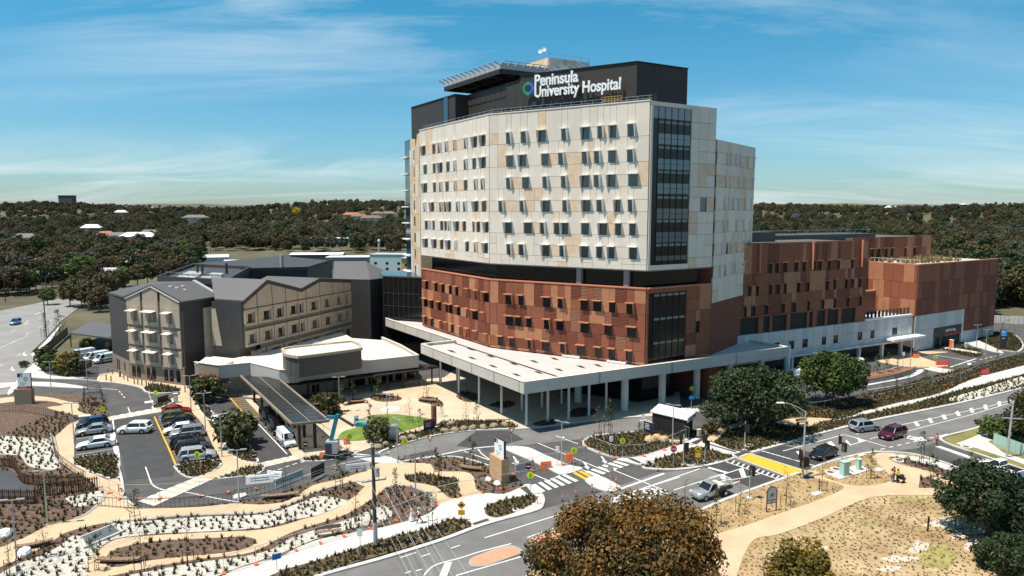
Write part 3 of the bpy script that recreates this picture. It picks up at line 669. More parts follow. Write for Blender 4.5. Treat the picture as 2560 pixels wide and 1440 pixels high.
def clad(face, root, bands, wins, mats, rng, pname, thick=0.24, maxw=2.3, gap=0.05, louvre=None, s_lo=0.0, s_hi=None):
    """bands: [(z0,z1)]; wins: {band: [(s0,s1,zh)]}; mats: low-panel weights and high-panel weights"""
    s_hi = face.L if s_hi is None else s_hi
    for bi, (z0, z1) in enumerate(bands):
        ws = sorted(wins.get(bi, [])); cuts = [(s_lo, None)]
        for a, b, zh in ws: cuts += [(max(a, s_lo + 0.05), zh), (b, None)]
        cuts.append((s_hi, None))
        for i in range(len(cuts) - 1):
            a, zh = cuts[i]; b = cuts[i + 1][0]
            if b - a < 0.12: continue
            n = 1 if zh else max(1, round((b - a) / maxw)); fr = [0] + sorted((k + rng.uniform(-0.18,0.18)) / n for k in range(1, n)) + [1]
            for k in range(n):
                x0, x1 = a + (b - a) * fr[k], a + (b - a) * fr[k + 1]
                zsplit = (ws[0][2] if ws else z0 + (z1 - z0) * 0.5)
                parts = [(zh, z1,1)] if zh else ([(z0, z1,1)] if rng.random() < 0.45 else [(z0, zsplit, 0), (zsplit, z1,1)])
                for (p0, p1, hi) in parts:
                    m = rng.choices(*mats[hi])[0]; mb = MB()
                    if louvre and m.startswith('louvre'):
                        face.box(mb, x0 + gap / 2, x1 - gap / 2, p0 + gap / 2, p1 - gap / 2,0.02, thick * 0.45)
                        nsl = max(3, int((p1 - p0) / 0.24))
                        for q in range(nsl):
                            zz = p0 + (p1 - p0) * (q + 0.5) / nsl
                            face.box(mb, x0 + gap / 2, x1 - gap / 2, zz - 0.06, zz + 0.06, thick * 0.45, thick)
                    else:
                        face.box(mb, x0 + gap / 2, x1 - gap / 2, p0 + gap / 2, p1 - gap / 2,0.02, thick + rng.uniform(-0.012,0.012))
                    piece(root, pname, m, mb)
def window(face, root, s0, s1, z0, z1, fin, hoodm, framem, depth=0.75, glass='glass', name='window', thick=0.24, hood=True, bars=0):
    mb = MB(); face.box(mb, s0, s1, z0 + 0.03, z1,0.02,0.05)
    for a, b, c, d in ((s0, s0 + 0.06, z0 + 0.03, z1), (s1 - 0.06, s1, z0 + 0.03, z1)): face.box(mb, a, b, c, d, 0.051,0.10,1)
    for k in range(bars): x = s0 + (s1 - s0) * (k + 1) / (bars + 1); face.box(mb, x - 0.03, x + 0.03, z0 + 0.03, z1,0.051,0.10,1)
    wo = mb.build(name, [M[glass], M[framem]], root)
    if hood:
        h = MB(); face.box(h, s0 - 0.14, s1 + 0.14, z1 + 0.01, z1 + 0.15, thick + 0.02, thick + depth); h.build('hood', M[hoodm], wo)
        if fin in 'LR' and fin:
            x = (s0 - 0.12, s0) if fin == 'L' else (s1, s1 + 0.12); f = MB()
            b = [face.P(x[0], z0, thick + depth * 0.45), face.P(x[1], z0, thick + depth * 0.45), face.P(x[1], z0, thick + 0.02), face.P(x[0], z0, thick + 0.02)]
            t_ = [face.P(x[0], z1, thick + depth), face.P(x[1], z1, thick + depth), face.P(x[1], z1, thick + 0.02), face.P(x[0], z1, thick + 0.02)]
            f.hexa(b, t_).build('fin', M[hoodm], wo)
    return wo
def zx(lst, base, k=5.3333):
    out = []
    for it in lst: out.append((base + it[0] / k, base + it[1] / k, it[2] if len(it) > 2 else ''))
    return out

_a = W(1058,810,8); _b = W(1227,863,8); _c = W(1612,909,8); _d = W(1770,885,8)
T0, T1, T2, T3 = [Vector(p) for p in (_a, _b, _c, _d)]
FL, FR_, FB = Face(T0, T1), Face(T1, T2), Face(T2, T3)
tower = thing('hospital_tower', 'tall hospital tower of pale stone panels on a terracotta podium, dark roof plant level', 'hospital', (T2.x, T2.y, 0))
back = [T3 + Vector(adir(-33)) * 46, T0 + Vector(adir(57)) * 20]
core = [T0, T1, T2, T3] + back
def inset(pts, k):
    c = Vector((sum(p.x for p in pts) / len(pts), sum(p.y for p in pts) / len(pts))); out = []
    n = len(pts)
    for i in range(n):
        p, q, r = pts[i - 1], pts[i], pts[(i + 1) % n]
        e1, e2 = (q - p).normalized(), (r - q).normalized(); n1, n2 = Vector((-e1.y, e1.x)), Vector((-e2.y, e2.x))
        if (c - q).dot(n1) < 0: n1 = -n1
        if (c - q).dot(n2) < 0: n2 = -n2
        d = (n1 + n2); d = d / max(0.3, d.length_squared) * 2
        out.append(q + d * k)
    return out
MB().prism(core, 23.5,50.55).build('wall', M['joint'], tower)
MB().prism(core, 7.7,20.4).build('podium_wall', M['joint'], tower)
MB().prism(inset(core, 1.6), 20.4,23.5).build('terrace_glazing', M['glass_dark'], tower)
cp = MB()
for f in (FL, FR_): f.box(cp, -0.1, f.L + 0.1,50.56,50.75,-0.5,0.32)
cp.build('parapet_cap', M['cream_panel'], tower)
SILL = [45.14,41.1,37.17,33.06,29.19,25.28]; HEAD = 1.95
bands = [(45.14,50.55)] + [(SILL[i], SILL[i - 1]) for i in range(1,6)] + [(23.5,25.28)]
WR = [zx([(1424,1495, 'R'), (1618,1708, 'R'), (1850,1950, 'L'), (2160,2240, 'R')], 1000) + zx([(190,295, 'L'), (400,480, 'R'), (565,650, 'L'), (800,900, 'R')], 1420),
      zx([(1424,1515), (1600,1690, 'L'), (1893,1988), (2118,2200, 'R')], 1000) + zx([(192,278, 'R'), (355,440, 'R'), (542,645), (795,888, 'R')], 1420),
      zx([(1425,1495, 'R'), (1637,1727), (1910,1985, 'R'), (2155,2235, 'R')], 1000) + zx([(185,290, 'L'), (350,435, 'R'), (535,640, 'L'), (810,940)], 1420),
      zx([(1323,1392, 'R'), (1603,1675, 'R'), (1905,2005, 'L'), (2173,2250, 'R')], 1000) + zx([(200,305, 'L'), (388,475, 'R'), (630,705, 'L'), (805,880, 'R')], 1420),
      zx([(1405,1498, 'L'), (1657,1765), (1873,1948, 'R'), (2057,2133), (2165,2248, 'L')], 1000) + zx([(182,285), (420,527, 'L'), (632,715), (822,907)], 1420),
      zx([(1430,1500, 'R'), (1588,1675, 'R'), (1905,2000, 'L'), (2133,2208, 'R')], 1000) + zx([(177,280, 'L'), (382,460), (542,627, 'L'), (818,925)], 1420)]
WL = [zx(q, 1000) for q in (
      [(300,347, 'L'), (442,480), (515,560, 'R'), (608,650, 'R'), (722,757, 'R'), (867,912, 'R'), (985,1038, 'L'), (1090,1152, 'L')],
      [(323,367), (447,484), (528,575, 'L'), (630,670), (725,762, 'R'), (863,915, 'R'), (978,1025), (1090,1155, 'L')],
      [(320,372, 'L'), (452,488), (533,575, 'R'), (618,660), (730,767, 'R'), (865,910), (998,1046, 'R'), (1090,1140, 'R')],
      [(325,362, 'R'), (420,465, 'L'), (538,583, 'R'), (598,632), (655,692, 'L'), (760,808, 'R'), (853,905, 'R'), (995,1057, 'L'), (1103,1162)],
      [(345,382), (395,425, 'R'), (447,475), (550,587), (605,635), (650,690, 'R'), (750,797, 'L'), (848,890), (980,1005), (1033,1080), (1140,1193, 'L')],
      [(335,385, 'L'), (455,500, 'L'), (547,592), (640,688, 'L'), (742,775, 'R'), (887,930), (1000,1045, 'R'), (1130,1185, 'L')])]
cream_mats = ([['cream_panel', 'cream_panel_b', 'stone_panel'], [4,3,5]], [['cream_panel', 'cream_panel_b', 'stone_panel'], [6,5,1.3]])
def place_windows(face, rows, sills, head, root, hoodm, framem, vref, glass='glass', depth=0.75, names='window'):
    wd = {}
    for i, row in enumerate(rows):
        for (u0, u1, fin) in row:
            a, b = face.sz(u0, vref[i])[0], face.sz(u1, vref[i])[0]
            wd.setdefault(i, []).append((a, b, sills[i] + head)); window(face, root, a, b, sills[i], sills[i] + head, fin, hoodm, framem, depth, glass, names)
    return wd
vr = [327,388,451,515,576,635]
rg = random.Random(5)
wd = place_windows(FR_, WR, SILL, HEAD, tower, 'white', 'cream_panel', vr); clad(FR_, tower, bands, wd, cream_mats, rg, 'facade_panel')
wd = place_windows(FL, WL, SILL, HEAD, tower, 'white', 'cream_panel', vr, depth=0.6); clad(FL, tower, bands, wd, cream_mats, rg, 'facade_panel')
gs0, gs1 = 0.45, FB.sz(1722,450)[0]
clad(FB, tower, bands, {3: [(gs1 + 2.6, gs1 + 4.2, SILL[3] + 2.4)]}, cream_mats, rg, 'facade_panel', s_lo=gs1 + 0.1)
window(FB, tower, gs1 + 2.6, gs1 + 4.2, SILL[3], SILL[3] + 2.4, '', 'white', 'joint', glass='glass_blue', hood=False)
fr = MB(); FB.box(fr, 0.0, gs0,23.5,50.55,0.02,0.24); FB.box(fr, gs0, gs1 + 0.1,49.9,50.55,0.02,0.24); FB.box(fr, gs0, gs1 + 0.1,23.5,24.3,0.02,0.24)
fr.build('glazing_surround', M['cream_panel'], tower)
def curtain(face, root, s0, s1, z0, z1, floors, cols, side, glass_sp, fh=3.95):
    bk = MB(); face.box(bk, s0, s1, z0, z1,-0.3,0.03); bk.build('curtain_wall', M['glass_dark'], root)
    x0 = s0 + side; cw = (s1 - x0) / cols
    for k in range(cols):
        for fz in floors:
            a, b = x0 + cw * k + 0.05, x0 + cw * (k + 1) - 0.05
            for (p, q) in ((fz - 1.2, fz - 0.35), (fz - 0.29, fz + 0.5)):
                if p > z0 and q < z1: mb = MB(); face.box(mb, a, b, p, q, 0.03,0.07); piece(root, 'spandrel_pane', glass_sp, mb)
            if z0 < fz + 2.35 < z1: mb = MB(); face.box(mb, a + 0.1, b - 0.1, fz + 2.1, fz + 2.5,0.03,0.05); piece(root, 'blind', 'blind', mb)
        mu = MB(); face.box(mu, x0 + cw * k - 0.04, x0 + cw * k + 0.04, z0, z1,0.03,0.13); mu.build('mullion', M['black'], root)
curtain(FB, tower, gs0, gs1,24.3,49.9, SILL, 5,1.3, 'glass_blue')
mb = MB(); FB.box(mb, gs0 + 0.05, gs1 - 0.05,48.0,49.85,0.035,0.075); mb.build('spandrel_pane', M['glass_blue'], tower)
# podium in terracotta
for nm, a, b in (('terra_dark', (0.145,0.036,0.017), (0.18,0.046,0.022)), ('terra_mid', (0.23,0.069,0.033), (0.27,0.083,0.041)), ('terra_light', (0.37,0.150,0.073), (0.42,0.185,0.095)), ('louvre_mid', (0.22,0.064,0.032), (0.25,0.075,0.038)), ('louvre_light', (0.34,0.15,0.085), (0.38,0.17,0.10))):
    D(nm, a, 0.7, b, 0.5,6)
D('terra_cap', (0.52,0.19,0.11), 0.6)
PS = [round(FR_.sz(1274, v)[1], 2) for v in (760,813)] + [round(FR_.sz(1255,864)[1], 2)]
pb = [(PS[0], 20.4), (PS[1], PS[0]), (PS[2], PS[1]), (7.72, PS[2])]
PR = [zx([(1415,1515, 'R'), (1588,1657), (1915,2015), (2112,2200, 'R')], 1000) + zx([(177,273), (347,453), (558,638), (790,890, 'R')], 1420),
      zx([(1418,1515), (1545,1620), (1695,1760), (1928,2015, 'R'), (2093,2185), (2415,2530)], 1000) + zx([(497,595), (800,920)], 1420),
      zx([(1317,1382), (1470,1535), (1713,1780, 'R'), (1905,2003), (2148,2228, 'R'), (2370,2472)], 1000) + zx([(372,450), (553,635), (782,865)], 1420)]
PL = [zx(q, 1000) for q in ([(350,388), (475,512), (570,607), (665,702), (752,790), (902,937, 'R'), (1015,1065, 'R'), (1132,1197, 'L')],
      [(332,384), (420,462, 'L'), (520,560, 'L'), (622,650), (663,710), (770,818), (895,940, 'R'), (980,1050), (1117,1150, 'R')],
      [(340,372), (427,465), (540,575, 'R'), (620,650, 'R'), (692,732), (800,840, 'R'), (895,940, 'R'), (1010,1050, 'R'), (1155,1187, 'R')])]
tm = ([['terra_dark', 'terra_mid', 'terra_light', 'louvre_mid'], [3,5,3,1]], [['terra_dark', 'terra_mid', 'terra_light', 'louvre_mid', 'louvre_light'], [2,5,3,4,2]])
wd = place_windows(FR_, PR, PS, 1.8, tower, 'terra_light', 'black', [745,800,852], 'glass_dark', 0.8)
clad(FR_, tower, pb, wd, tm, rg, 'terracotta_panel', maxw=2.0, louvre=True)
wd = place_windows(FL, PL, PS, 1.8, tower, 'terra_light', 'black', [735,780,830], 'glass_dark', 0.7)
clad(FL, tower, pb, wd, tm, rg, 'terracotta_panel', maxw=2.0, louvre=True)
ps1 = FB.sz(1712,800)[0]
clad(FB, tower, pb, {1: [(ps1 + 2.4, ps1 + 3.4, PS[1] + 2)]}, tm, rg, 'terracotta_panel', maxw=2.4, s_lo=ps1 + 0.1)
window(FB, tower, ps1 + 2.4, ps1 + 3.4, PS[1], PS[1] + 2, '', 'terra_mid', 'black', glass='glass_dark', hood=False)
mb = MB(); FB.box(mb, 0,0.4,7.72,20.4,0.02,0.24); FB.box(mb, 0.4, ps1 + 0.1,19.7,20.4,0.02,0.24); mb.build('glazing_surround', M['terra_mid'], tower)
curtain(FB, tower, 0.4, ps1,7.8,19.7, [8.9,12.95,16.95], 5,1.2, 'glass_dark')
mb = MB()
for f in (FL, FR_, FB): f.box(mb, -0.05 if f is not FB else 0.3, f.L + 0.0,20.41,20.62,-0.25,0.34)
mb.build('terrace_parapet', M['terra_cap'], tower)
for u in (1443,1562):
    s_ = FR_.sz(u, 690)[0]; mb = MB(); FR_.box(mb, s_ - 0.45, s_ + 0.45,20.62,23.5,-1.5,-0.6); mb.build('column', M['plain_grey'], tower)
mb = MB(); mb.prism(inset(core, -0.05), 23.3,23.49); mb.build('soffit', M['plain_grey'], tower)
# dark plant level with the sign wall
R1 = T2 - FR_.n * 4.0; sgn = [hit(1304,190, R1, FR_.az)[:2], hit(1592,190, R1, FR_.az)[:2]]
SG = Face(sgn[0], sgn[1]); sr = Vector(sgn[1]) + Vector(adir(60)) * 11.4
PLF_A = T1 - FL.n * 5; pl0 = Vector(hit(1028,270, PLF_A, -33)[:2]); pl1 = Vector(hit(1138,240, PLF_A, -33)[:2]); pl2 = Vector(hit(1298,197, PLF_A - FL.n * 3,-33)[:2])
D('plant_clad', (0.030,0.024,0.021), 0.5, (0.038,0.031,0.027), 0.3)
M['plant_rib'] = ribbed('plant_rib', (0.030,0.024,0.021), (0.038,0.031,0.027), 0.9, (FR_.d.x, FR_.d.y, 0))
prm = [pl0, pl1, pl1 - FL.n * 3, pl2, Vector(sgn[0]) - FR_.n * 0.2, Vector(sgn[0]), Vector(sgn[1]), sr, sr + Vector(adir(-33)) * 22, pl0 + Vector(adir(57)) * 22]
MB().prism(prm, 50.5,57.75).build('plant_room', M['plant_rib'], tower)
mb = MB()
for i in range(8):
    a, b = prm[i], prm[i + 1]; mb.beam((a.x, a.y, 57.82), (b.x, b.y, 57.82), 0.35,0.14)
mb.build('plant_room_cap', M['black'], tower)
MB().prism([p - Vector((0,0)) for p in (pl1 + FL.d * -5.0 + FL.n * 0.15, pl1 + FL.d * -3.2 + FL.n * 0.15, pl1 + FL.d * -3.2 - FL.n * 0.3, pl1 + FL.d * -5.0 - FL.n * 0.3)], 50.6,57.7).build('glass_strip', M['glass_blue'], tower)
# near-black strips painting shade into plant louvre slots; roof rail behind the parapet
mb = MB()
for f, off in ((FL, -4.4), (FR_, -3.9)):
    n = int(f.L / 1.1)
    for k in range(n): f.box(mb, 1 + k * 1.1,1.5 + k * 1.1,50.8,52.2, off - 0.2, off + 0.08)
mb.build('slot_shade', M['painted_shade'], tower)
rl = MB()
for f in (FL, FR_):
    for k in range(int(f.L / 2) + 1): p = f.P(min(k * 2, f.L), 50.75,-0.8); rl.tube(p, (p[0], p[1], 51.6), 0.03, n=5)
    for z in (51.15,51.6): rl.beam(f.P(0, z, -0.8), f.P(f.L, z, -0.8), 0.05)
rl.build('roof_rail', M['steel'], tower)
# rear-left wing: tan panel strip and dark glass bay with ledges
wl = Face((-(1280 - 1029.5) / FPX * 176,176), (-(1280 - 1054) / FPX * 160,160)); MB().prism([Vector(wl.P(0,0)[:2]), Vector(wl.P(wl.L, 0)[:2]), Vector(wl.P(wl.L, 0,-14)[:2]), Vector(wl.P(0,0,-14)[:2])], 0,51.2).build('rear_wing', M['tan_panel'], tower)
lv = [0.5 + 4.0 * k for k in range(13)]
for k, z in enumerate(lv[:-1]):
    x = 0.02
    while x < wl.L - 0.1:
        wdt = min(rg.uniform(1.6,3.4), wl.L - x); mb = MB(); wl.box(mb, x + 0.03, x + wdt - 0.03, z + 0.03, z + 3.97,0.02,0.2); piece(tower, 'tan_panel', rg.choice(['tan_panel', 'tan_panel', 'cream_panel', 'stone_panel']), mb); x += wdt
    mb = MB(); wl.box(mb, wl.L * 0.42, wl.L * 0.42 + 1.7, z + 1.2, z + 3.4,0.03,0.26); mb.build('window', M['glass_dark'], tower)
gb = Face((-(1280 - 1016) / FPX * 182,182), (-(1280 - 1030) / FPX * 176.3,176.3)); MB().prism([Vector(gb.P(0,0)[:2]), Vector(gb.P(gb.L, 0)[:2]), Vector(gb.P(gb.L, 0,-9)[:2]), Vector(gb.P(0,0,-9)[:2])], 0,51.4).build('glass_bay', M['glass_blue'], tower)
for k in range(1,12):
    mb = MB(); gb.box(mb, -0.8, gb.L, 4.2 * k + 0.6,4.2 * k + 0.9,0.05,0.95); mb.build('ledge', M['white'], tower)
# rear-right wing
rw = Face(T3 + Vector((0.3,0.4)), hit(1885,400, T3 + Vector((0.3,0.4)), 38)[:2])
MB().prism([rw.A, rw.B, rw.B + Vector(adir(-52)) * 12, rw.A + Vector(adir(-52)) * 12], 0,45.4).build('rear_wing', M['terra_dark'], tower)
rwb = [(41.3,45.4)] + [(41.3 - 3.97 * k, 41.3 - 3.97 * (k - 1)) for k in range(1,6)] + [(17.0,21.45)]
rwu = [zx(q, 1420) for q in ([(2085,2105), (2140,2160), (2205,2225), (2260,2280), (2365,2385), (2450,2465)], [(2085,2105), (2135,2150), (2265,2280), (2330,2345), (2445,2460)], [(2075,2095), (2130,2150), (2185,2210), (2258,2278), (2350,2370), (2435,2450)],
      [(2068,2090), (2125,2145), (2242,2265), (2347,2363), (2432,2450)], [(2065,2083), (2110,2150), (2182,2202), (2245,2268), (2345,2362), (2380,2395), (2425,2445)], [(2040,2060), (2100,2130), (2215,2230), (2250,2265), (2370,2390), (2420,2440)])]
wd = {}
for i, row in enumerate(rwu):
    for (u0, u1, f_) in [(1781.5,1788, '')] + row:
        a, b = rw.sz(u0,450)[0], rw.sz(u1,450)[0]; z = rwb[i][0]; wd.setdefault(i, []).append((a, b, z + 2)); window(rw, tower, max(a, 0.1), b, z, z + 2, 'L', 'cream_panel', 'joint', 0.3, 'glass_dark')
clad(rw, tower, rwb, wd, cream_mats, rg, 'wing_panel', maxw=3.0)
# lift core above the roof
k0 = Vector(W(1372,142,68.5)); kk = [k0, k0 + Vector(adir(60)) * 11.5, k0 + Vector(adir(60)) * 11.5 + Vector(adir(-33)) * 9, k0 + Vector(adir(-33)) * 9]
MB().prism(kk, 57.7,68.3).build('lift_core', M['joint'], tower)
for (a, b) in ((kk[3], kk[0]), (kk[0], kk[1])):
    f = Face(a, b); x = 0
    while x < f.L - 0.05:
        q = min(rg.uniform(1.4,2.6), f.L - x); mb = MB(); f.box(mb, x + 0.03, x + q - 0.03,57.8,68.35,0.02,0.15); piece(tower, 'core_panel', rg.choice(['stone_panel', 'tan_panel', 'cream_panel_b']), mb); x += q
rl = MB()
for i in range(4):
    a, b = kk[i], kk[(i + 1) % 4]
    for t_ in range(6): p = a.lerp(b, t_ / 5); rl.tube((p.x, p.y, 68.3), (p.x, p.y, 69.3), 0.04, n=5)
    rl.beam((a.x, a.y, 69.3), (b.x, b.y, 69.3), 0.05)
rl.build('core_rail', M['steel'], tower)
# helideck on steel frame
hc = Vector((-28 / FPX * 137,137)); Q = [hc, hc + Vector(adir(62)) * 20, hc + Vector(adir(62)) * 20 + Vector(adir(-33)) * 23.5, hc + Vector(adir(-33)) * 23.5]
zd = Zat(160, hc)
MB().prism(Q, zd - 0.9, zd + 0.25).build('helideck', M['galv'], tower)
mb = MB()
for i in range(4): a, b = Q[i], Q[(i + 1) % 4]; mb.beam((a.x, a.y, zd - 1.35), (b.x, b.y, zd - 1.35), 0.35,0.9)
for i in range(1,5):
    a, b = Q[0].lerp(Q[1], i / 5), Q[3].lerp(Q[2], i / 5); mb.beam((a.x, a.y, zd - 1.3), (b.x, b.y, zd - 1.3), 0.3,0.8)
    a, b = Q[0].lerp(Q[3], i / 5), Q[1].lerp(Q[2], i / 5); mb.beam((a.x, a.y, zd - 1.3), (b.x, b.y, zd - 1.3), 0.3,0.8)
mb.build('deck_beams', M['dark_clad'], tower)
for i in range(1,4):
    for j in range(1,4):
        p = Q[0].lerp(Q[1], i / 4).lerp(Q[3].lerp(Q[2], i / 4), j / 4); q = MB(); q.tube((p.x, p.y, 57.7), (p.x, p.y, zd - 1.3), 0.22); q.build('deck_post', M['dark_clad'], tower)
mb = MB(); c = (Q[0] + Q[2]) / 2
for i in (3,0):
    a, b = Q[i], Q[(i + 1) % 4]; e = (b - a).normalized(); o_ = Vector((e.y, -e.x)); n = 12
    if (a - c).dot(o_) < 0: o_ = -o_
    for k in range(n + 1):
        p = a.lerp(b, k / n); q = p + o_ * 1.5; mb.beam((p.x, p.y, zd - 0.2), (q.x, q.y, zd + 0.35), 0.16,0.2)
    for t_, w_ in ((1.5,0.09), (0.75,0.05)):
        p, q = a + o_ * t_, b + o_ * t_; mb.beam((p.x, p.y, zd - 0.2 + 0.36 * t_), (q.x, q.y, zd - 0.2 + 0.36 * t_), w_)
mb.build('safety_net_frame', M['galv'], tower)
mb = MB(); p = pl2 - FL.n * 1.0
for k in range(7): q = Vector(sgn[0]).lerp(Vector(sgn[1]), 0.18 + 0.05 * k) - FR_.n * (3 + (k % 3)); mb.box(q.x - 0.5, q.x + 0.5, q.y - 0.5, q.y + 0.5,57.75,58.6 + 0.5 * (k % 2)); mb.beam((q.x - 1, q.y, 59.6), (q.x + 1.2, q.y - 0.4,58.4), 0.1)
mb.build('roof_ducts', M['steel'], tower)
flush()

# roof-top things
def mast(u, vtop, vbot, Y, label, kind):
    x = (u - 1280) / FPX * Y; zb, zt = Zat(vbot, (x, Y)), Zat(vtop, (x, Y)); r = thing('antenna_mast', label, 'antenna', (x, Y, zb)); h = zt - zb
    if kind == 'lattice':
        mb = MB()
        for a in range(3): c_, s_ = math.cos(a * 2.1) * 0.3, math.sin(a * 2.1) * 0.3; mb.tube((c_, s_, 0), (c_, s_, h * 0.5), 0.05, n=5); mb.beam((c_, s_, h * 0.25), (-c_, s_, h * 0.4), 0.05)
        mb.build('lattice', M['galv'], r)
        mb = MB().tube((0,0, h * 0.45), (0,0, h), 0.07, n=5)
        for k in range(7): z = h * (0.55 + 0.06 * k); mb.beam((-0.4,0, z), (0.4,0, z), 0.09)
        mb.build('dipole_array', M['dark_clad'], r)
        for dx, z in ((-0.55, h * 0.2), (0.35, h * 0.26)): MB().lathe([(0,0), (0.35,0.08), (0.5,0.3), (0.0,0.2)], 10).build('dish', M['white'], r).matrix_local = Matrix.Translation((dx, -0.3, z)) @ Matrix.Rotation(rad(80), 4, 'X')
    else:
        MB().tube((0,0,0), (0,0, h), 0.06,0.03, n=5).build('pole', M['galv'], r)
        if kind == 'yagi': mb = MB(); mb.beam((-0.7,0, h * 0.9), (0.7,0, h * 0.9), 0.08); mb.beam((-0.5,0, h * 0.75), (0.5,0, h * 0.75), 0.08); mb.box(-0.25,0.25,-0.2,0.2, h * 0.4, h * 0.6); mb.build('aerial', M['dark_clad'], r)
mast(1353.5,68,146,157, 'tall lattice aerial with white dishes on the lift core roof', 'lattice')
mast(1377,118,142,158, 'short aerial with cross bars beside the tall lattice mast', 'yagi')
mast(1392.5,112,142,158, 'thin whip aerial between the cross-bar aerial and a red wind sock', 'whip')
mast(1417,116,144,158, 'thin whip aerial between the two red wind socks', 'whip')
def sock(u, v, vb, Y, label):
    x = (u - 1280) / FPX * Y; zb, zt = Zat(vb, (x, Y)), Zat(v, (x, Y)); r = thing('wind_sock', label, 'wind sock', (x, Y, zb), 0, 'red wind socks on the hospital roof'); h = zt - zb
    MB().tube((0,0,0), (0,0, h), 0.05, n=5).build('pole', M['white'], r); MB().tube((0,0, h - 0.1), (0.75,-0.1, h - 0.25), 0.36,0.14,8).tube((0.1,0, h - 0.2), (0.0,0, h - 0.9), 0.3,0.12,8).build('sock', M['hot_red'], r)
sock(1401,128,144,158, 'red wind sock on the lift core beside the whip aerials'); sock(1441,133,148,158, 'red wind sock at the far corner of the lift core roof')
sock(1038,260,270,166, 'red wind sock at the end of the dark plant level'); sock(1102,240,253,154, 'red wind sock above the blue glass strip of the plant level')
# sign letters
def text_on(face, root, body, s, z, size, m, off=0.3, ext=0.12, name='lettering', bold=0.0, width=None, align='LEFT'):
    cu = bpy.data.curves.new(name, 'FONT'); cu.body = body; cu.size = size; cu.extrude = ext; cu.offset = bold; cu.align_x = align
    cu.materials.append(M[m]); o = bpy.data.objects.new(name, cu); COL.objects.link(o)
    d, n = face.d, face.n; p = face.P(s, z, off)
    mw = Matrix(((d.x, 0, n.x, p[0]), (d.y, 0, n.y, p[1]), (0,1,0, p[2]), (0,0,0,1)))
    if width:
        bpy.context.view_layer.update(); k = width / max(0.01, o.dimensions.x); mw = mw @ Matrix.Diagonal((k, 1,1,1))
    me = bpy.data.meshes.new_from_object(o); me.name = name; bpy.data.objects.remove(o); me.transform(mw)
    return ob(name, me, root, True)
def ring(face, root, s, z, r0, r1, m, off=0.3, name='logo', seg_=28, tail=True, ext=0.12):
    mb = MB()
    for k in range(seg_):
        a, b = 2 * math.pi * k / seg_, 2 * math.pi * (k + 1) / seg_; mi = 0 if math.cos((a + b) / 2) < -0.3 else (2 if math.cos((a + b) / 2) > 0.3 else 1)
        q = [(r0, a), (r1, a), (r1, b), (r0, b)]; mb.hexa([face.P(s + r * math.cos(t_), z + r * math.sin(t_), off) for r, t_ in q], [face.P(s + r * math.cos(t_), z + r * math.sin(t_), off + ext) for r, t_ in q], mi)
    if tail: mb.hexa([face.P(s - r0 * 0.55, z - r1 * 0.95, off), face.P(s + r0 * 0.1, z - r1 * 1.3, off), face.P(s + r0 * 0.25, z - r1 * 0.8, off)], [face.P(s - r0 * 0.55, z - r1 * 0.95, off + ext * 0.9), face.P(s + r0 * 0.1, z - r1 * 1.3, off + ext * 0.9), face.P(s + r0 * 0.25, z - r1 * 0.8, off + ext * 0.9)], 0)
    return mb.build(name, m, root)
sA = SG.sz(1341,200)[0]; sB = SG.sz(1449,200)[0]; sC = SG.sz(1555,220)[0]
zt1, zt2 = SG.sz(1341,217)[1], SG.sz(1341,245)[1]
hs = thing('hospital_sign', 'white hospital name lettering with blue and green ring logo on the dark plant wall', 'sign', SG.P(sA, zt2,0.3))
text_on(SG, hs, 'Peninsula', sA, zt1,2.75, 'letter_white', 0.75,0.14, bold=0.055, width=sB - sA)
text_on(SG, hs, 'University Hospital', sA, zt2,2.75, 'letter_white', 0.75,0.14, bold=0.055, width=sC - sA)
lg = SG.sz(1326.5,223); ring(SG, hs, lg[0], lg[1], 0.68,1.12, [M['logo_green'], M['logo_teal'], M['logo_blue']], 0.75, ext=0.2)
gr = thing('guard_platform', 'yellow maintenance guard rail below the hospital lettering', 'guard rail', SG.P(SG.sz(1520,250)[0], 50.7,1.0))
s0_, s1_ = SG.sz(1512,250)[0], SG.sz(1560,250)[0]; mb = MB()
for k in range(7): x = s0_ + (s1_ - s0_) * k / 6; mb.beam(SG.P(x, 50.6,1.2), SG.P(x, 52.3,1.2), 0.07)
for z in (51.1,51.7,52.3): mb.beam(SG.P(s0_, z, 1.2), SG.P(s1_, z, 1.2), 0.07)
mb.build('rails', M['paint_yellow'], gr)
ax62, ax33 = (*adir(62), 0), (*adir(-33), 0)
lined('fascia_panels', (0.50,0.465,0.42), (0.55,0.515,0.47), [(ax62,0.62,0.05), (ax33,1.24,0.03), ((0,0,1), 0.9,0.03)], (0.30,0.28,0.25))
lined('roof_sheet', (0.46,0.425,0.41), (0.52,0.48,0.465), [(ax33,0.7,0.10)], (0.38,0.35,0.34))
K = [Vector(W(*p)) for p in ((1311,955,8), (1055,860,8), (1138,851,8), (966,796,8), (979,783,8))]
KR, KB = Vector(W(1968,867,8)), Vector(W(1834,842,8))
inner = inset(core, 2.5)
can = thing('entrance_canopy', 'wide flat canopy with grey metal roof and pale panelled edge in front of tower', 'canopy', (K[0].x, K[0].y, 0))
outline = K + [K[4].lerp(T0,0.9) - FL.n * 2, inner[1], inner[2], inner[3], KB.lerp(T3,0.5) + Vector(adir(-33)) * 3, KB, KR]
MB().prism(outline, 6.35,7.55,0,1).build('roof', [M['plain_grey'], M['roof_sheet']], can)
fs = MB()
for a, b in ((KB, KR), (KR, K[0]), (K[0], K[1]), (K[1], K[2]), (K[2], K[3]), (K[3], K[4])):
    e = (b - a).normalized() * 0.16; fs.beam((a.x + e.x * 0, a.y, 7.1), (b.x + e.x, b.y + e.y, 7.1), 0.36,1.82)
fs.build('fascia', M['fascia_panels'], can)
fs = MB()
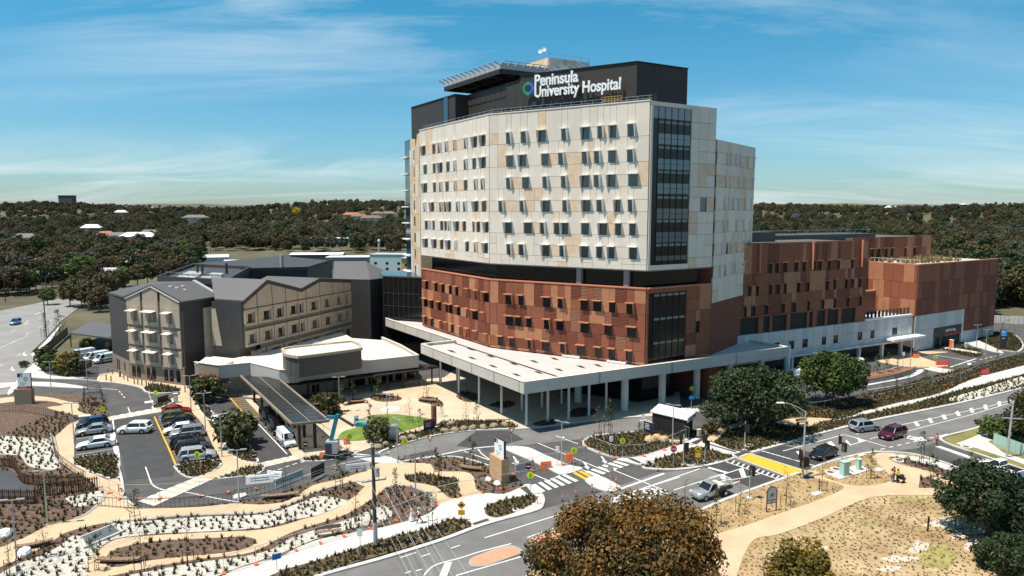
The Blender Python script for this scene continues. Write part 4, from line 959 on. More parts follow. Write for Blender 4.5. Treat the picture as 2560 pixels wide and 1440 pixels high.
for a, b in ((KB, KR), (KR, K[0]), (K[0], K[1]), (K[1], K[2]), (K[2], K[3]), (K[3], K[4])): fs.beam((a.x, a.y, 8.05), (b.x, b.y, 8.05), 0.5,0.07)
fs.build('fascia_cap', M['cream_panel'], can)
for u, v in ((1102,962), (1147.5,985), (1198,1010), (1254,1036), (1316,1066), (1143,957), (1305,1026), (1355,1019), (1404,1011), (1369.5,1057), (1421.5,1049.5), (1472,1041), (1515,1030)):
    p = W(u, v); MB().tube((*p, 0.1), (*p, 6.4), 0.2, n=10).build('column', M['column'], can)
for u, v in ((1445,1006), (1561,1027), (1654,1012), (1740,995), (1822,976), (1900,957), (1966,940)):
    p = W(u, v); MB().tube((*p, 0.0), (*p, 6.4), 0.62, n=14).build('pillar', M['column'], can)
mb = MB(); a, b = W(1138,858,7.6), W(1395,942,7.6); mb.beam((*a, 7.58), (*b, 7.58), 0.32,0.12); mb.build('roof_gutter', M['dark_clad'], can)
for x, y in ((515,150), (710,130), (720,218), (905,200), (930,300), (1135,275), (1340,252), (1545,225), (1165,385), (1385,362), (1590,335), (1810,305), (1980,292)):
    u, v = 1000 + x / 4,840 + y / 4; q = [W(u - 11, v - 3,7.6), W(u + 1, v - 2,7.6), W(u + 12, v + 4,7.6), W(u - 1, v + 2,7.6)]
    mb = MB().prism(q, 7.5,7.60); mb.build('rain_sump', M['dark_clad'], can)
for (u, v, dw) in ((1432,891,14), (1545,905,15)):
    c = Vector(W(u, v, 7.7)); e = FR_.d; n = FR_.n; mb = MB()
    for k in range(4): p = c + e * (k - 1.5) * 1.05; mb.beam(tuple(p - n * 0.8) + (7.85,), tuple(p + n * 0.8) + (7.85,), 0.12,0.3)
    for s_ in (-1,1): mb.beam(tuple(c - e * 1.7 + n * 0.8 * s_) + (7.85,), tuple(c + e * 1.7 + n * 0.8 * s_) + (7.85,), 0.12,0.3)
    mb.build('skylight_frame', M['white'], can)
MB().prism(inset(core, 4.0), 0.0,7.6).build('lobby_glazing', M['glass_dark'], tower)

Q0 = (93.5,157.5)
cl0, cl1 = Vector(hit(1825,840, Q0,62)[:2]), Vector(hit(2164,690, Q0,62)[:2])
CR = Face(cl0, cl1); cback = Vector(adir(-30))
CLf = Face(cl0 + cback * 24, cl0)
clinic = thing('clinic_block', 'long dark terracotta clinic wing with rows of narrow windows over a white base', 'hospital wing', (cl0.x, cl0.y, 0))
MB().prism([cl0, cl1, cl1 + cback * 26, cl0 + cback * 26], 9.1,26.6).build('wall', M['joint'], clinic)
zs = [CR.sz(1845, v)[1] for v in (687.5,742,793)]
bd = [(zs[0], 26.8), (zs[1], zs[0]), (zs[2], zs[1]), (12.4, zs[2])]
zz = lambda q: [(1740 + a / 5.3333,1740 + b / 5.3333, '') for a, b in q]
rows = [zz([(540,605), (943,1003), (1040,1085), (1140,1200), (1295,1345), (1400,1450), (1548,1580), (1605,1660), (1735,1775), (1865,1905), (2050,2080)]),
        zz([(535,590), (680,730), (785,825), (955,1000), (1045,1105), (1155,1195), (1325,1370), (1450,1500), (1705,1755), (1815,1850), (1965,2000), (2045,2090), (2140,2180)]),
        zz([(495,555), (625,665), (720,775), (900,945), (1115,1170), (1255,1315), (1465,1500), (1650,1695), (1815,1845), (1985,2020), (2155,2190)])]
wd = place_windows(CR, rows, zs, 2.0, clinic, 'terra_light', 'black', [670,725,780], 'glass_dark', 0.45)
cm = ([['terra_dark', 'terra_mid', 'terra_light'], [4,5,2]], [['terra_dark', 'terra_mid', 'terra_light'], [4,5,2]])
clad(CR, clinic, bd, wd, cm, rg, 'terracotta_panel', maxw=2.6)
rows = [zz([(325,370)]), zz([(335,385)]), zz([(172,240), (270,340)])]
wd = place_windows(CLf, rows, zs, 2.0, clinic, 'terra_light', 'black', [670,725,780], 'glass_dark', 0.6)
clad(CLf, clinic, bd, wd, tm, rg, 'terracotta_panel', maxw=1.8, louvre=True)
# piers under the panels; a near-black sheet paints the shade of open bays
for a, b in ((330,490), (815,880), (965,1000), (1190,1240), (1460,1490), (1535,1590), (1700,1730), (1870,1915), (2100,2270)):
    s0, s1 = max(0, CR.sz(1740 + a / 5.3333,820)[0]), min(CR.L, CR.sz(1740 + b / 5.3333,820)[0]); mb = MB(); CR.box(mb, s0, s1,9.1,12.38,0.03,0.26); mb.build('pier', M['terra_mid'], clinic)
mb = MB(); CR.box(mb, 0.1, CR.L - 0.1,9.15,12.3,0.012,0.03); mb.build('opening_shade', M['painted_shade'], clinic)
mb = MB(); CLf.box(mb, 12,24,9.15,12.38,0.02,0.24); mb.build('wall_base', M['terra_mid'], clinic)
for a in (828,1537,2192):
    s = CR.sz(1740 + a / 5.3333,620)[0]; mb = MB(); CR.box(mb, s - 0.1, s + 0.16, zs[0] + 0.2,27.0,0.28,0.75); mb.build('copper_fin', M['terra_cap'], clinic)
mb = MB()
for f in (CR, CLf): f.box(mb, 0, f.L, 26.82,26.98,-0.4,0.3)
mb.build('parapet_cap', M['terra_dark'], clinic)
# roof plant
p = cl0 + CR.d * 5 + cback * 9; MB().prism([p, p + CR.d * 9, p + CR.d * 9 + cback * 8, p + cback * 8], 26.6,29.0).build('roof_plant', M['ed_band'], clinic)
p = p + CR.d * 9.02; MB().prism([p, p + CR.d * 8, p + CR.d * 8 + cback * 8, p + cback * 8], 26.6,28.7).build('roof_plant', M['zinc'], clinic)
# white base wall with its windows
b0, b1 = Vector(hit(1770,860, Q0,62)[:2]) - CR.d * 8, Vector(hit(2273,845, Q0,62)[:2]); BW = Face(b0 + CR.n * 0.35, b1 + CR.n * 0.35)
D('white_panel', (0.50,0.50,0.50), 0.6, (0.56,0.56,0.555), 0.5); D('white_panel_b', (0.42,0.425,0.44), 0.6, (0.47,0.475,0.485), 0.5)
base = thing('white_podium', 'low white panelled podium with square windows beneath the terracotta clinic wing', 'podium', (b1.x, b1.y, 0))
MB().prism([BW.A, BW.B, BW.B + cback * 22, BW.A + cback * 22], 3.8,9.08).build('wall', M['white_panel_b'], base)
zq = lambda q: [(1920 + a / 4,1920 + b / 4, '') for a, b in q]
wz = BW.sz(2234,838)[1]; row = zq([(57,112), (203,257), (340,393), (533,575), (647,692), (888,932), (1015,1055), (1230,1280)])
wd = {}
for u0, u1, _ in row:
    a, b = BW.sz(u0,850)[0], BW.sz(u1,850)[0]; wd.setdefault(0, []).append((a, b, wz + 1.75)); window(BW, base, a, b, wz, wz + 1.75, '', 'white', 'black', hood=False, glass='glass_dark', thick=0.16)
wm = ([['white_panel', 'white_panel_b'], [3,2]],) * 2
clad(BW, base, [(wz, 9.08), (3.85, wz)], wd, wm, rg, 'wall_panel', thick=0.16, maxw=1.7)
MB().prism([BW.A - BW.n * 6, BW.B - BW.n * 6, BW.B - BW.n * 20, BW.A - BW.n * 20], 0,3.79).build('undercroft_wall', M['joint'], base)
mb = MB(); BW.box(mb, 0, BW.L, 3.55,3.86,0.2,1.0); mb.build('ledge', M['fascia'], base)
mb = MB(); s0 = BW.sz(2208,850)[0]; BW.box(mb, s0, BW.L + 1.5,4.3,4.75,0.2,2.6); mb.build('porch_roof', M['white'], base)
for u in (1985,2040,2092,2152,2209,2256):
    s = BW.sz(u, 880)[0]; mb = MB(); BW.box(mb, s - 0.3, s + 0.3,0,3.8,-0.8,-0.2); mb.build('column', M['column'], base)
# terrace between clinic and car park: rail of fins and brown wall
s0, s1 = BW.sz(2162,800)[0], BW.L; mb = MB(); BW.box(mb, s0, s1,9.1,9.5,-0.5,0.15); mb.build('terrace_edge', M['white'], base)
for k in range(13):
    x = s0 + (s1 - s0) * (k + 0.5) / 13; mb = MB(); BW.box(mb, x - 0.1, x + 0.1,9.5,11.0,-0.9,-0.45); mb.build('rail_fin', M['dark_clad'], base)
mb = MB(); BW.box(mb, s0 - 1, s1 - 4.2,9.1,14.4,-7,-6.4); mb.build('terrace_wall', M['terra_dark'], base)
mb = MB(); BW.box(mb, s0 - 1, s1 - 4.2,14.4,14.7,-7.2,-6.2); mb.build('terrace_cap', M['terra_cap'], base)
flush()
# rear clinic block
rb = Vector(hit(2327,588, (111.6,182), 62)[:2]); ra = Vector(hit(2130,596, (111.6,182), 62)[:2]); RBf = Face(ra, rb)
rear = thing('rear_clinic_block', 'brown clinic block behind the planted car park roof', 'hospital wing', (rb.x, rb.y, 0))
MB().prism([ra, rb, rb + cback * 20, ra + cback * 20], 0,26.6).build('wall', M['joint'], rear)
zy = lambda q: [(2080 + a / 5.3333,2080 + b / 5.3333, '') for a, b in q]
zr = RBf.sz(2200,643)[1]; wd = place_windows(RBf, [zy([(495,545), (578,625), (680,728), (765,805), (950,980), (1065,1100)])], [zr], 2.2, rear, 'terra_light', 'black', [635], 'glass_dark', 0.45)
clad(RBf, rear, [(zr, 26.8), (zr - 4, zr)], wd, cm, rg, 'terracotta_panel', maxw=2.6)
p = ra - RBf.d * 30 + cback * 2; MB().prism([p, p + RBf.d * 42, p + RBf.d * 42 + cback * 10, p + cback * 10], 20,27.6).build('plant_level', M['zinc'], rear)
mb = MB()
for k in range(16): q = p + RBf.d * (2.6 * k); mb.tube((q.x, q.y, 27.6), (q.x, q.y, 28.7), 0.05, n=5)
q = p + RBf.d * 40; mb.beam((p.x, p.y, 28.7), (q.x, q.y, 28.7), 0.07); mb.build('roof_rail', M['steel'], rear)
flush()

s0_ = Vector((95.0,159.3)); SR = Face(s0_, s0_ + Vector(adir(58)) * 39.5); SL = Face(s0_ + Vector(adir(-32)) * 14, s0_)
stf = thing('staff_car_park', 'terracotta staff car park with planted roof and dark vehicle entry', 'car park', (s0_.x, s0_.y, 0))
MB().prism([SL.A, s0_, SR.B, SR.B + Vector(adir(-32)) * 28, SL.A + Vector(adir(-32)) * 14], 0,20.3).build('wall', M['joint'], stf)
up = ([['terra_dark', 'terra_mid', 'terra_light'], [5,4,1.2]],) * 2
up2 = ([['terra_mid', 'terra_light', 'louvre_light'], [4,4,1]],) * 2
sw = SR.sz(2409,780)[0]
def strips(face, z0, z1, mats, a, b, w0=1.1, w1=2.4):
    x = a
    while x < b - 0.1:
        q = min(rg.uniform(w0, w1), b - x); mb = MB(); face.box(mb, x + 0.025, x + q - 0.025, z0 + 0.03, z1 - 0.03,0.02,0.2 + rg.uniform(-0.015,0.015)); piece(stf, 'terracotta_panel' if mats[0].startswith('terra') else 'wall_panel', rg.choice(mats), mb); x += q
for z0, z1 in ((16.5,20.6), (12.5,16.5), (8.6,12.5)):
    strips(SR, z0, z1, ['terra_dark', 'terra_dark', 'terra_mid'], 0, SR.L); strips(SL, z0, z1, ['terra_mid', 'terra_light', 'terra_mid'], 0, SL.L, 1.3,2.6)
strips(SR, 2.9,8.6, ['terra_dark', 'terra_mid'], sw, SR.L); strips(SR, 0.1,2.9, ['white_panel_b'], sw, SR.L, 3,5)
g0, g1 = SR.sz(2331,850)[0], SR.sz(2400,830)[0]
strips(SR, 4.9,8.6, ['white_panel', 'white_panel_b'], 0, sw); strips(SR, 0.1,4.9, ['white_panel'], 0, g0 - 0.1); strips(SR, 0.1,4.9, ['white_panel'], g1 + 0.1, sw)
mb = MB(); SR.box(mb, g0, g1,0.0,4.85,0.005,0.03); mb.build('entry_shade', M['painted_shade'], stf)  # flat near-black sheet on the wall, painting the shade inside the entry
mb = MB(); SR.box(mb, g0, g1,3.0,4.85,0.05,0.3); mb.build('portal_header', M['dark_clad'], stf)
mb = MB(); SR.box(mb, g0, g0 + 5,2.5,3.0,0.05,0.3); mb.build('header_strip', M['shade_green'], stf); mb = MB(); SR.box(mb, g0 + 5, g1,2.5,2.98,0.05,0.3); mb.build('header_strip', M['red_sign'], stf)
text_on(SR, stf, 'Staff Parking', g0 + (g1 - g0) * 0.40,3.55,1.0, 'letter_white', 0.34,0.02, bold=0.01)
for k in (0.03,0.26,0.97):
    mb = MB(); x = g0 + (g1 - g0) * k; SR.box(mb, x - 0.15, x + 0.15,0,2.5,0.04,0.2); mb.build('portal_post', M['plain_grey'], stf)
mb = MB();
for f in (SR, SL): f.box(mb, 0, f.L, 20.61,20.85,-0.35,0.22)
mb.build('parapet_cap', M['terra_cap'], stf)
MB().prism([SL.A + Vector(adir(58)) * 0.5, s0_ + Vector(adir(13)) * 0.7, SR.P(SR.L - 6,0,-0.5)[:2], SR.P(SR.L - 6,0,-24)[:2], SL.P(0,0,-10)[:2]], 20.3,20.72).build('roof_gravel', M['white_gravel'], stf)
mb = MB()
for k in range(14): p = SL.P(SL.L * k / 13,20.85,-0.5); mb.tube(p, (p[0], p[1], 21.8), 0.035, n=5)
mb.beam(SL.P(0,21.8,-0.5), SL.P(SL.L, 21.8,-0.5), 0.06); mb.beam(SR.P(18,21.9,-22), SR.P(38,21.9,-18), 0.12)
for k in range(9): p = SR.P(18 + 2.5 * k, 20.7,-22 + 0.5 * k); mb.tube(p, (p[0], p[1], 21.9), 0.05, n=5)
mb.build('roof_rail', M['white'], stf)
flush()
def tinted(name, col, tr_):
    m = bpy.data.materials.new(name); m.use_nodes = True; t = m.node_tree; b = t.nodes['Principled BSDF']; b.inputs['Base Color'].default_value = (*col, 1); b.inputs['Roughness'].default_value = 0.15
    x = t.nodes.new('ShaderNodeBsdfTransparent'); x.inputs[0].default_value = (0.75,0.72,0.68,1); ms = t.nodes.new('ShaderNodeMixShader'); ms.inputs[0].default_value = tr_
    t.links.new(b.outputs[0], ms.inputs[1]); t.links.new(x.outputs[0], ms.inputs[2]); t.links.new(ms.outputs[0], t.nodes['Material Output'].inputs['Surface']); M[name] = m
tinted('roof_glass', (0.045,0.05,0.055), 0.40)
lined('dark_tiles', (0.040,0.037,0.038), (0.050,0.046,0.046), [((0,0,1), 1.45,0.03), ((0.9,0.43,0), 1.2,0.03)], (0.022,0.020,0.020))
M['dark_roof'] = ribbed('dark_roof', (0.075,0.073,0.078), (0.090,0.088,0.092), 0.45, (0.37,0.93,0))
A_, B_ = Vector((-76.0,133.1)), Vector((-62.0,127.3)); EG = Face(A_, B_)
ed = thing('emergency_building', 'dark clad emergency building with two gabled wings and sandy concrete faces', 'hospital wing', (B_.x, B_.y, 0))
v22 = Vector(adir(22)); r_end = B_ + v22 * 8.8; lft = Vector((-83.9,141.0)); bk = lft + v22 * 11
ap = EG.A + EG.d * 7.5; rdg = ap + v22 * 10
MB().prism([A_, B_, r_end, r_end + v22 * 6 - Vector((8,0)), bk, lft], 0,16.0).build('wall', M['dark_tiles'], ed)
mb = MB(); p3 = lambda p, z: (p.x, p.y, z)
mb.hexa([p3(A_ + EG.n * .0,16.0), p3(B_, 16.0), p3(ap, 16.0)], [p3(A_ + EG.n * 0,16.3), p3(B_, 16.3), p3(ap, 19.0)])
def slab(mb, pts, th=0.35):
    mb.hexa([(x, y, z - th) for x, y, z in pts], pts)
rf = MB(); slab(rf, [p3(ap + EG.n * 0.35,19.2), p3(B_ + EG.n * 0.35 + EG.d * 0.3,16.35), p3(r_end + EG.d * 0.3,16.35), p3(rdg, 18.9)]); slab(rf, [p3(A_ + EG.n * 0.35,16.6), p3(ap + EG.n * 0.35,19.2), p3(rdg, 18.9), p3(bk, 17.6), p3(lft, 16.4)])
rf.build('roof', M['dark_roof'], ed)
mb.build('gable', M['ed_dark'], ed)
mb = MB(); mb.beam(p3(rdg, 19.05), p3(r_end + EG.d * 0.3,16.5), 0.7,0.2); mb.build('roof_flashing', M['galv'], ed)
mb = MB()
for s, f in ((2.5, .25), (3.3, .35), (4.2, .5), (5.1, .3)): q = ap.lerp(B_, f) + v22 * s; z = 19.2 + (16.35 - 19.2) * f; mb.box(q.x - .3, q.x + .3, q.y - .15, q.y + .15, z, z + 0.25)
for s in (1.2,2.2,3.0): q = A_.lerp(lft, 0.3 + s * 0.1) + v22 * (1.5 + s); mb.box(q.x - .3, q.x + .3, q.y - .15, q.y + .15,16.9,17.3)
mb.build('roof_vents', M['white'], ed)
def gable_z(s): return 16.0 + (18.55 - 16.0) * (1 - abs(s - 7.5) / 7.3)
def framed(face, root, s0, s1, z0, z1, w0, w1, y0, y1, thick, m, name='facade_panel'):
    """a concrete panel with an opening: four blocks round it"""
    mb = MB()
    face.box(mb, s0, w0, z0, z1,0.02, thick); face.box(mb, w1, s1, z0, z1,0.02, thick); face.box(mb, w0, w1, z0, y0,0.02, thick); face.box(mb, w0, w1, y1, z1,0.02, thick)
    mb.build(name, M[m], root)
# front gable face: three columns of hooded windows
mb = MB(); EG.box(mb, 0.45,14.6,3.7,16.0,0.0,0.06); mb.build('face_backing', M['ed_band'], ed)
zl = [EG.sz(340, v)[1] for v in (801,850.6,899)]
cols = [(0.5,4.35,1.6,3.3), (5.0,9.0,5.6,8.4), (9.7,14.5,11.0,12.6)]
for i, z in enumerate(zl):
    for (s0, s1, w0, w1) in cols:
        framed(EG, ed, s0, s1, z - 0.75, z + 2.55, w0, w1, z, z + 2.05,0.28, 'ed_cream')
        wo = window(EG, ed, w0 + 0.35, w1 - 0.1, z, z + 2.05, '', 'ed_roof_white', 'white', glass='glass_dark', hood=False, bars=1 if w1 - w0 > 2.5 else 0)
        sp = MB(); sp.poly([EG.P(w0, z, 0.28), EG.P(w0 + 0.35, z, 0.06), EG.P(w0 + 0.35, z + 2.05,0.06), EG.P(w0, z + 2.05,0.28)]); sp.build('splayed_jamb', M['ed_cream'], wo)
        h = MB(); h.hexa([EG.P(w0 - 0.25, z + 2.1,0.29), EG.P(w1 + 0.1, z + 2.1,0.29), EG.P(w1 + 0.1, z + 1.95,1.5), EG.P(w0 - 0.25, z + 1.95,1.5)], [EG.P(w0 - 0.25, z + 2.22,0.29), EG.P(w1 + 0.1, z + 2.22,0.29), EG.P(w1 + 0.1, z + 2.05,1.5), EG.P(w0 - 0.25, z + 2.05,1.5)]); h.build('hood', M['ed_roof_white'], wo)
for (s0, s1, _, _) in cols:
    z0 = zl[0] + 2.6; mids = [s0,7.5, s1] if s0 < 7.5 < s1 else [s0, s1]; mb = MB(); n = len(mids)
    mb.hexa([EG.P(s0, z0, .02), EG.P(s1, z0, .02)] + [EG.P(s, gable_z(s), .02) for s in mids[::-1]], [EG.P(s0, z0, .28), EG.P(s1, z0, .28)] + [EG.P(s, gable_z(s), .28) for s in mids[::-1]]); mb.build('facade_panel', M['ed_cream'], ed)
mb = MB()
for a, b in (((0.3,16.15), (7.5,18.8)), ((7.5,18.8), (14.7,16.15))): mb.beam(EG.P(a[0], a[1], 0.3), EG.P(b[0], b[1], 0.3), 0.3,0.16)
mb.build('gable_trim', M['ed_roof_white'], ed)
mb = MB(); EG.box(mb, 0.1,15,0.0,3.65,0.01,0.2); mb.build('plinth', M['ed_band'], ed)
for s in (1.0,2.3,5.0,6.4,9.7,11.1,12.9): mb = MB(); EG.box(mb, s, s + 0.95,0.7,2.9,0.21,0.26); mb.build('ground_window', M['glass_dark'], ed)
lf = Face(lft, A_)
for s in (3,4.3,8): mb = MB(); lf.box(mb, s, s + 0.9,0.7,2.9,0.05,0.1); mb.build('ground_window', M['glass_dark'], ed)
mb = MB(); lf.box(mb, 0, lf.L, 0,3.6,0.01,0.08); mb.build('plinth', M['ed_band'], ed)
# recess between the wings with ledges
rc = r_end + Vector((1.2,-1.5)); RF = Face(B_ + v22 * 4.6 + Vector((0.05,0)), rc + v22 * 1.5)
mb = MB(); RF.box(mb, 0, RF.L, 0,14.5,0.0,0.4); mb.build('recess_wall', M['ed_cream'], ed)
for z in (7.2,11.2): mb = MB(); RF.box(mb, RF.L - 2.2, RF.L - 0.5, z, z + 2,0.41,0.45); mb.build('window', M['glass_dark'], ed); mb = MB(); RF.box(mb, RF.L - 2.4, RF.L - 0.3, z + 2.05, z + 2.2,0.41,1.3); mb.build('ledge', M['ed_roof_white'], ed)
# long wing with deep splayed windows
EA = Vector((-51.5,128.9)); EL = Face(EA, EA + v22 * 34.6); vb = Vector(adir(-68))
prof = [(0,15.9), (6.6,19.3), (16.8,16.5), (22.9,18.1), (34.6,16.8)]
def pz(s):
    for (a, z0), (b, z1) in zip(prof, prof[1:]):
        if s <= b: return z0 + (z1 - z0) * (s - a) / (b - a)
    return prof[-1][1]
mb = MB()
for (a, z0), (b, z1) in zip(prof, prof[1:]):
    P0, P1 = EL.P(a, 0), EL.P(b, 0); dp = 14 if a > 0 else 6.6
    q = [Vector(P0[:2]), Vector(P1[:2]), Vector(P1[:2]) + vb * 14, Vector(P0[:2]) + vb * 6.6 if a == 0 else Vector(P0[:2]) + vb * 14]
    zb = 7.2 if a == 0 else 0
    mb.hexa([p3(p, zb) for p in q], [p3(q[0], z0), p3(q[1], z1), p3(q[2], z1), p3(q[3], z0)])
mb.build('wing_wall', M['dark_tiles'], ed)
rf = MB()
for (a, z0), (b, z1) in zip(prof, prof[1:]):
    q = [Vector(EL.P(a, 0,0.35)[:2]), Vector(EL.P(b, 0,0.35)[:2])]; q += [q[1] + vb * 14.4, q[0] + vb * (7 if a == 0 else 14.4)]
    slab(rf, [p3(q[0], z0 + .38), p3(q[1], z1 + .38), p3(q[2], z1 + .38), p3(q[3], z0 + .38)], 0.34)
rf.build('roof', M['dark_roof'], ed)
mb = MB()
for (a, z0), (b, z1) in zip(prof, prof[1:]): mb.beam(EL.P(a, z0 - 0.05,0.42), EL.P(b, z1 - 0.05,0.42), 0.25,0.75)
mb.build('verge_fascia', M['ed_dark'], ed)
mb = MB(); EL.box(mb, 0.25,34.5,7.2,15.9,0.0,0.05); EL.box(mb, 4.5,34.5,3.0,7.2,0.0,0.05); mb.build('face_backing', M['ed_band'], ed)
zk = lambda q: [(560 + a / 5.3333,560 + b / 5.3333) for a, b in q]
zrow = [EL.sz(620,808)[1], EL.sz(622,860)[1]]; zrow.append(zrow[1] - (zrow[0] - zrow[1]))
rws = [zk([(255,385), (465,605), (650,775), (835,960), (975,1040), (1115,1230), (1300,1405), (1465,1565), (1600,1650)]), zk([(270,400), (470,610), (660,775), (835,970), (985,1050), (1120,1240), (1305,1415), (1465,1575), (1600,1655)]), zk([(340,468), (580,715), (805,935), (990,1115), (1145,1245), (1305,1420), (1440,1555), (1575,1680)])]
for i, row in enumerate(rws):
    z = zrow[i]; ws = [(EL.sz(a, 800)[0], EL.sz(b, 800)[0]) for a, b in row]; wins_ = []
    for j, (w0, w1) in enumerate(ws):
        lo = 0.35 if j == 0 else (ws[j - 1][1] + w0) / 2 + 0.12; hi = 34.4 if j == len(ws) - 1 else (w1 + ws[j + 1][0]) / 2 - 0.12
        if i == 2 and j == 0: lo = 4.2
        lo = max(lo, w0 - 1.1); hi = min(hi, w1 + 0.8)
        framed(EL, ed, lo, hi, z - 0.45, z + 2.75, w0, w1, z, z + 2.35,0.6, 'ed_cream')
        g = w0 + (w1 - w0) * 0.42; wo = window(EL, ed, g, w1 - 0.08, z + 0.1, z + 1.75, '', 'ed_cream', 'white', glass='glass_dark', hood=False)
        sp = MB(); sp.poly([EL.P(w0, z, .6), EL.P(g, z + 0.1, .08), EL.P(g, z + 1.75, .08), EL.P(w0, z + 2.35, .6)]); sp.poly([EL.P(w0, z + 2.35, .6), EL.P(g, z + 1.75, .08), EL.P(w1, z + 1.75, .08), EL.P(w1, z + 2.35, .6)]); sp.build('splayed_jamb', M['ed_cream'], wo)
        if i == 0:
            mb = MB(); zt_ = z + 2.95; pts = [lo] + [s for s, _ in prof if lo < s < hi] + [hi]
            mb.hexa([EL.P(lo, zt_, .02), EL.P(hi, zt_, .02)] + [EL.P(s, pz(s) - 0.45, .02) for s in pts[::-1]], [EL.P(lo, zt_, .5), EL.P(hi, zt_, .5)] + [EL.P(s, pz(s) - 0.45, .5) for s in pts[::-1]]); mb.build('facade_panel', M['ed_cream'], ed)
fe = Face(Vector((-58.2,131.2)), EA); mb = MB(); fe.box(mb, 0, fe.L, 7.2,15.85,0.0,0.1); mb.build('end_cladding', M['dark_tiles'], ed)
mb = MB(); mb.hexa([fe.P(0,7.2,0.11), fe.P(2.2,7.2,0.11), fe.P(1.0,14.4,0.11), fe.P(0,14.4,0.11)], [fe.P(0,7.2,0.2), fe.P(2.2,7.2,0.2), fe.P(1.0,14.4,0.2), fe.P(0,14.4,0.2)]); mb.build('end_panel', M['ed_cream'], ed)
MB().prism([EL.P(4.5,0,-1)[:2], EL.P(4.5,0,-7)[:2], (-59,137), (-58,131.5), EL.P(1,0,-2)[:2]], 0,7.19).build('wing_base', M['ed_band'], ed)
# dark rear blocks
cA, cL, cR = Vector((-63.3,150.6)), Vector((-83.3,160.0)), Vector((-72.4,188.0))
MB().prism([cA, cL, cL + (cR - cA), cR], 0,17.3).build('rear_block', M['dark_tiles'], ed)
mb = MB(); pts = [cA, cL, cL + (cR - cA), cR]
for i in range(4): a, b = pts[i], pts[(i + 1) % 4]; mb.beam(p3(a, 17.5), p3(b, 17.5), 0.4,1.2)
mb.build('rear_parapet', M['ed_dark'], ed)
ax_, ay_ = (cL - cA).normalized(), (cR - cA).normalized()
mb = MB()
for (a, b, c, d, h) in ((3,9,3,6,0.7), (11,17,3,7,0.5), (4,8,10,14,0.9), (12,18,12,20,0.4)): q = [cA + ax_ * a + ay_ * c, cA + ax_ * b + ay_ * c, cA + ax_ * b + ay_ * d, cA + ax_ * a + ay_ * d]; mb.prism(q, 17.3,17.3 + h)
mb.build('roof_units', M['galv'], ed)
mb = MB()
for a, c in ((12,16), (14,17), (5,22)): q = cA + ax_ * a + ay_ * c; mb.tube(p3(q, 17.3), p3(q, 20.0), 0.35)
mb.build('flues', M['zinc'], ed)
mb = MB()
for k in range(11): q = cA + ax_ * (1 + 1.9 * k) + ay_ * 1.2; mb.tube(p3(q, 17.3), p3(q, 19.0), 0.04, n=5)
mb.beam(p3(cA + ax_ * 1 + ay_ * 1.2,19.0), p3(cA + ax_ * 20 + ay_ * 1.2,19.0), 0.06); mb.build('roof_rail', M['steel'], ed)
w_ = lambda u, v, z: Vector(W(u, v, z))
bB = [w_(600,676,17), w_(768,672,17), w_(832,652,17), w_(832,652,17) + Vector((-25,25)), w_(600,676,17) + Vector((-25,25))]
MB().prism(bB, 0,17.0).build('rear_block', M['dark_tiles'], ed)
mb = MB()
for a, b in ((bB[0], bB[1]), (bB[1], bB[2])): mb.beam(p3(a, 17.2), p3(b, 17.2), 0.4,0.8)
mb.build('rear_parapet', M['ed_dark'], ed)
mb = MB(); q = w_(705,664,18); mb.tube(p3(q, 17), p3(q, 21), 0.6); mb.build('flues', M['galv'], ed)
hc_ = [w_(832,696,16.5), w_(925,698,16.5), w_(988,690,16.5), w_(988,690,16.5) + Vector((-14,22)), w_(832,696,16.5) + Vector((-6,22))]
MB().prism(hc_, 0,16.4).build('hip_block', M['dark_tiles'], ed)
rl_, rr_ = w_(836,653,20), w_(915,653,20); mb = MB(); h3 = [p3(p, 16.4) for p in hc_]
for q in ([h3[0], h3[1], p3(rr_, 20), p3(rl_, 20)], [h3[1], h3[2], p3(rr_, 20)], [h3[2], h3[3], p3(rr_, 20)], [h3[3], h3[4], p3(rl_, 20), p3(rr_, 20)], [h3[4], h3[0], p3(rl_, 20)]): mb.poly(q)
mb.build('hip_roof', M['dark_roof'], ed)
lk = [w_(958,690,18), w_(1060,694,18), w_(1060,694,18) + Vector((-4,16)), w_(958,690,18) + Vector((-4,16))]
MB().prism(lk, 0,17.8).build('glazed_link', M['glass_dark'], ed)
LF = Face(lk[0], lk[1]); mb = MB()
for k in range(9): LF.box(mb, k * LF.L / 8 - .03, k * LF.L / 8 + .03,5,17.8,0.0,0.08)
for z in (8,11,14): LF.box(mb, 0, LF.L, z, z + .08,0.0,0.081)
mb.build('mullion', M['ed_dark'], ed); mb = MB(); LF.box(mb, -.2, LF.L + .2,17.82,18.1, -.3, .15); mb.build('link_cap', M['zinc'], ed)

par = [w_(486,905,6), w_(548,914,6), w_(626,907,6), w_(700,925,6), w_(738,924,6), w_(760,919,6), w_(1045,888,6)]
bks = [w_(1000,862,6), w_(955,843,6), w_(880,838,6), Vector(EL.P(30,0,0.7)[:2]), Vector(EL.P(4.2,0,0.7)[:2]), Vector((-53,127.5)), Vector((-59,130))]
low = thing('emergency_entrance', 'low cream entrance building with grey parapet and glass verandah below the gabled wings', 'entrance building', (par[5].x, par[5].y, 0))
MB().prism(par + bks, 3.7,5.35,0,1).build('roof', [M['plain_grey'], M['ed_roof_white']], low)
D('parapet_grey', (0.40,0.375,0.345), 0.7, (0.45,0.425,0.39), 0.3)
ring_ = par + bks[:2]; mb = MB()
for a, b in zip(ring_, ring_[1:]):
    if a is par[0]: continue
    mb.beam(p3(a, 4.85), p3(b, 4.85), 0.3,2.3)
mb.build('parapet', M['parapet_grey'], low)
mb = MB()
for a, b in zip(ring_, ring_[1:]): mb.beam(p3(a, 6.05), p3(b, 6.05), 0.42,0.08)
mb.build('parapet_cap', M['ed_roof_white'], low)
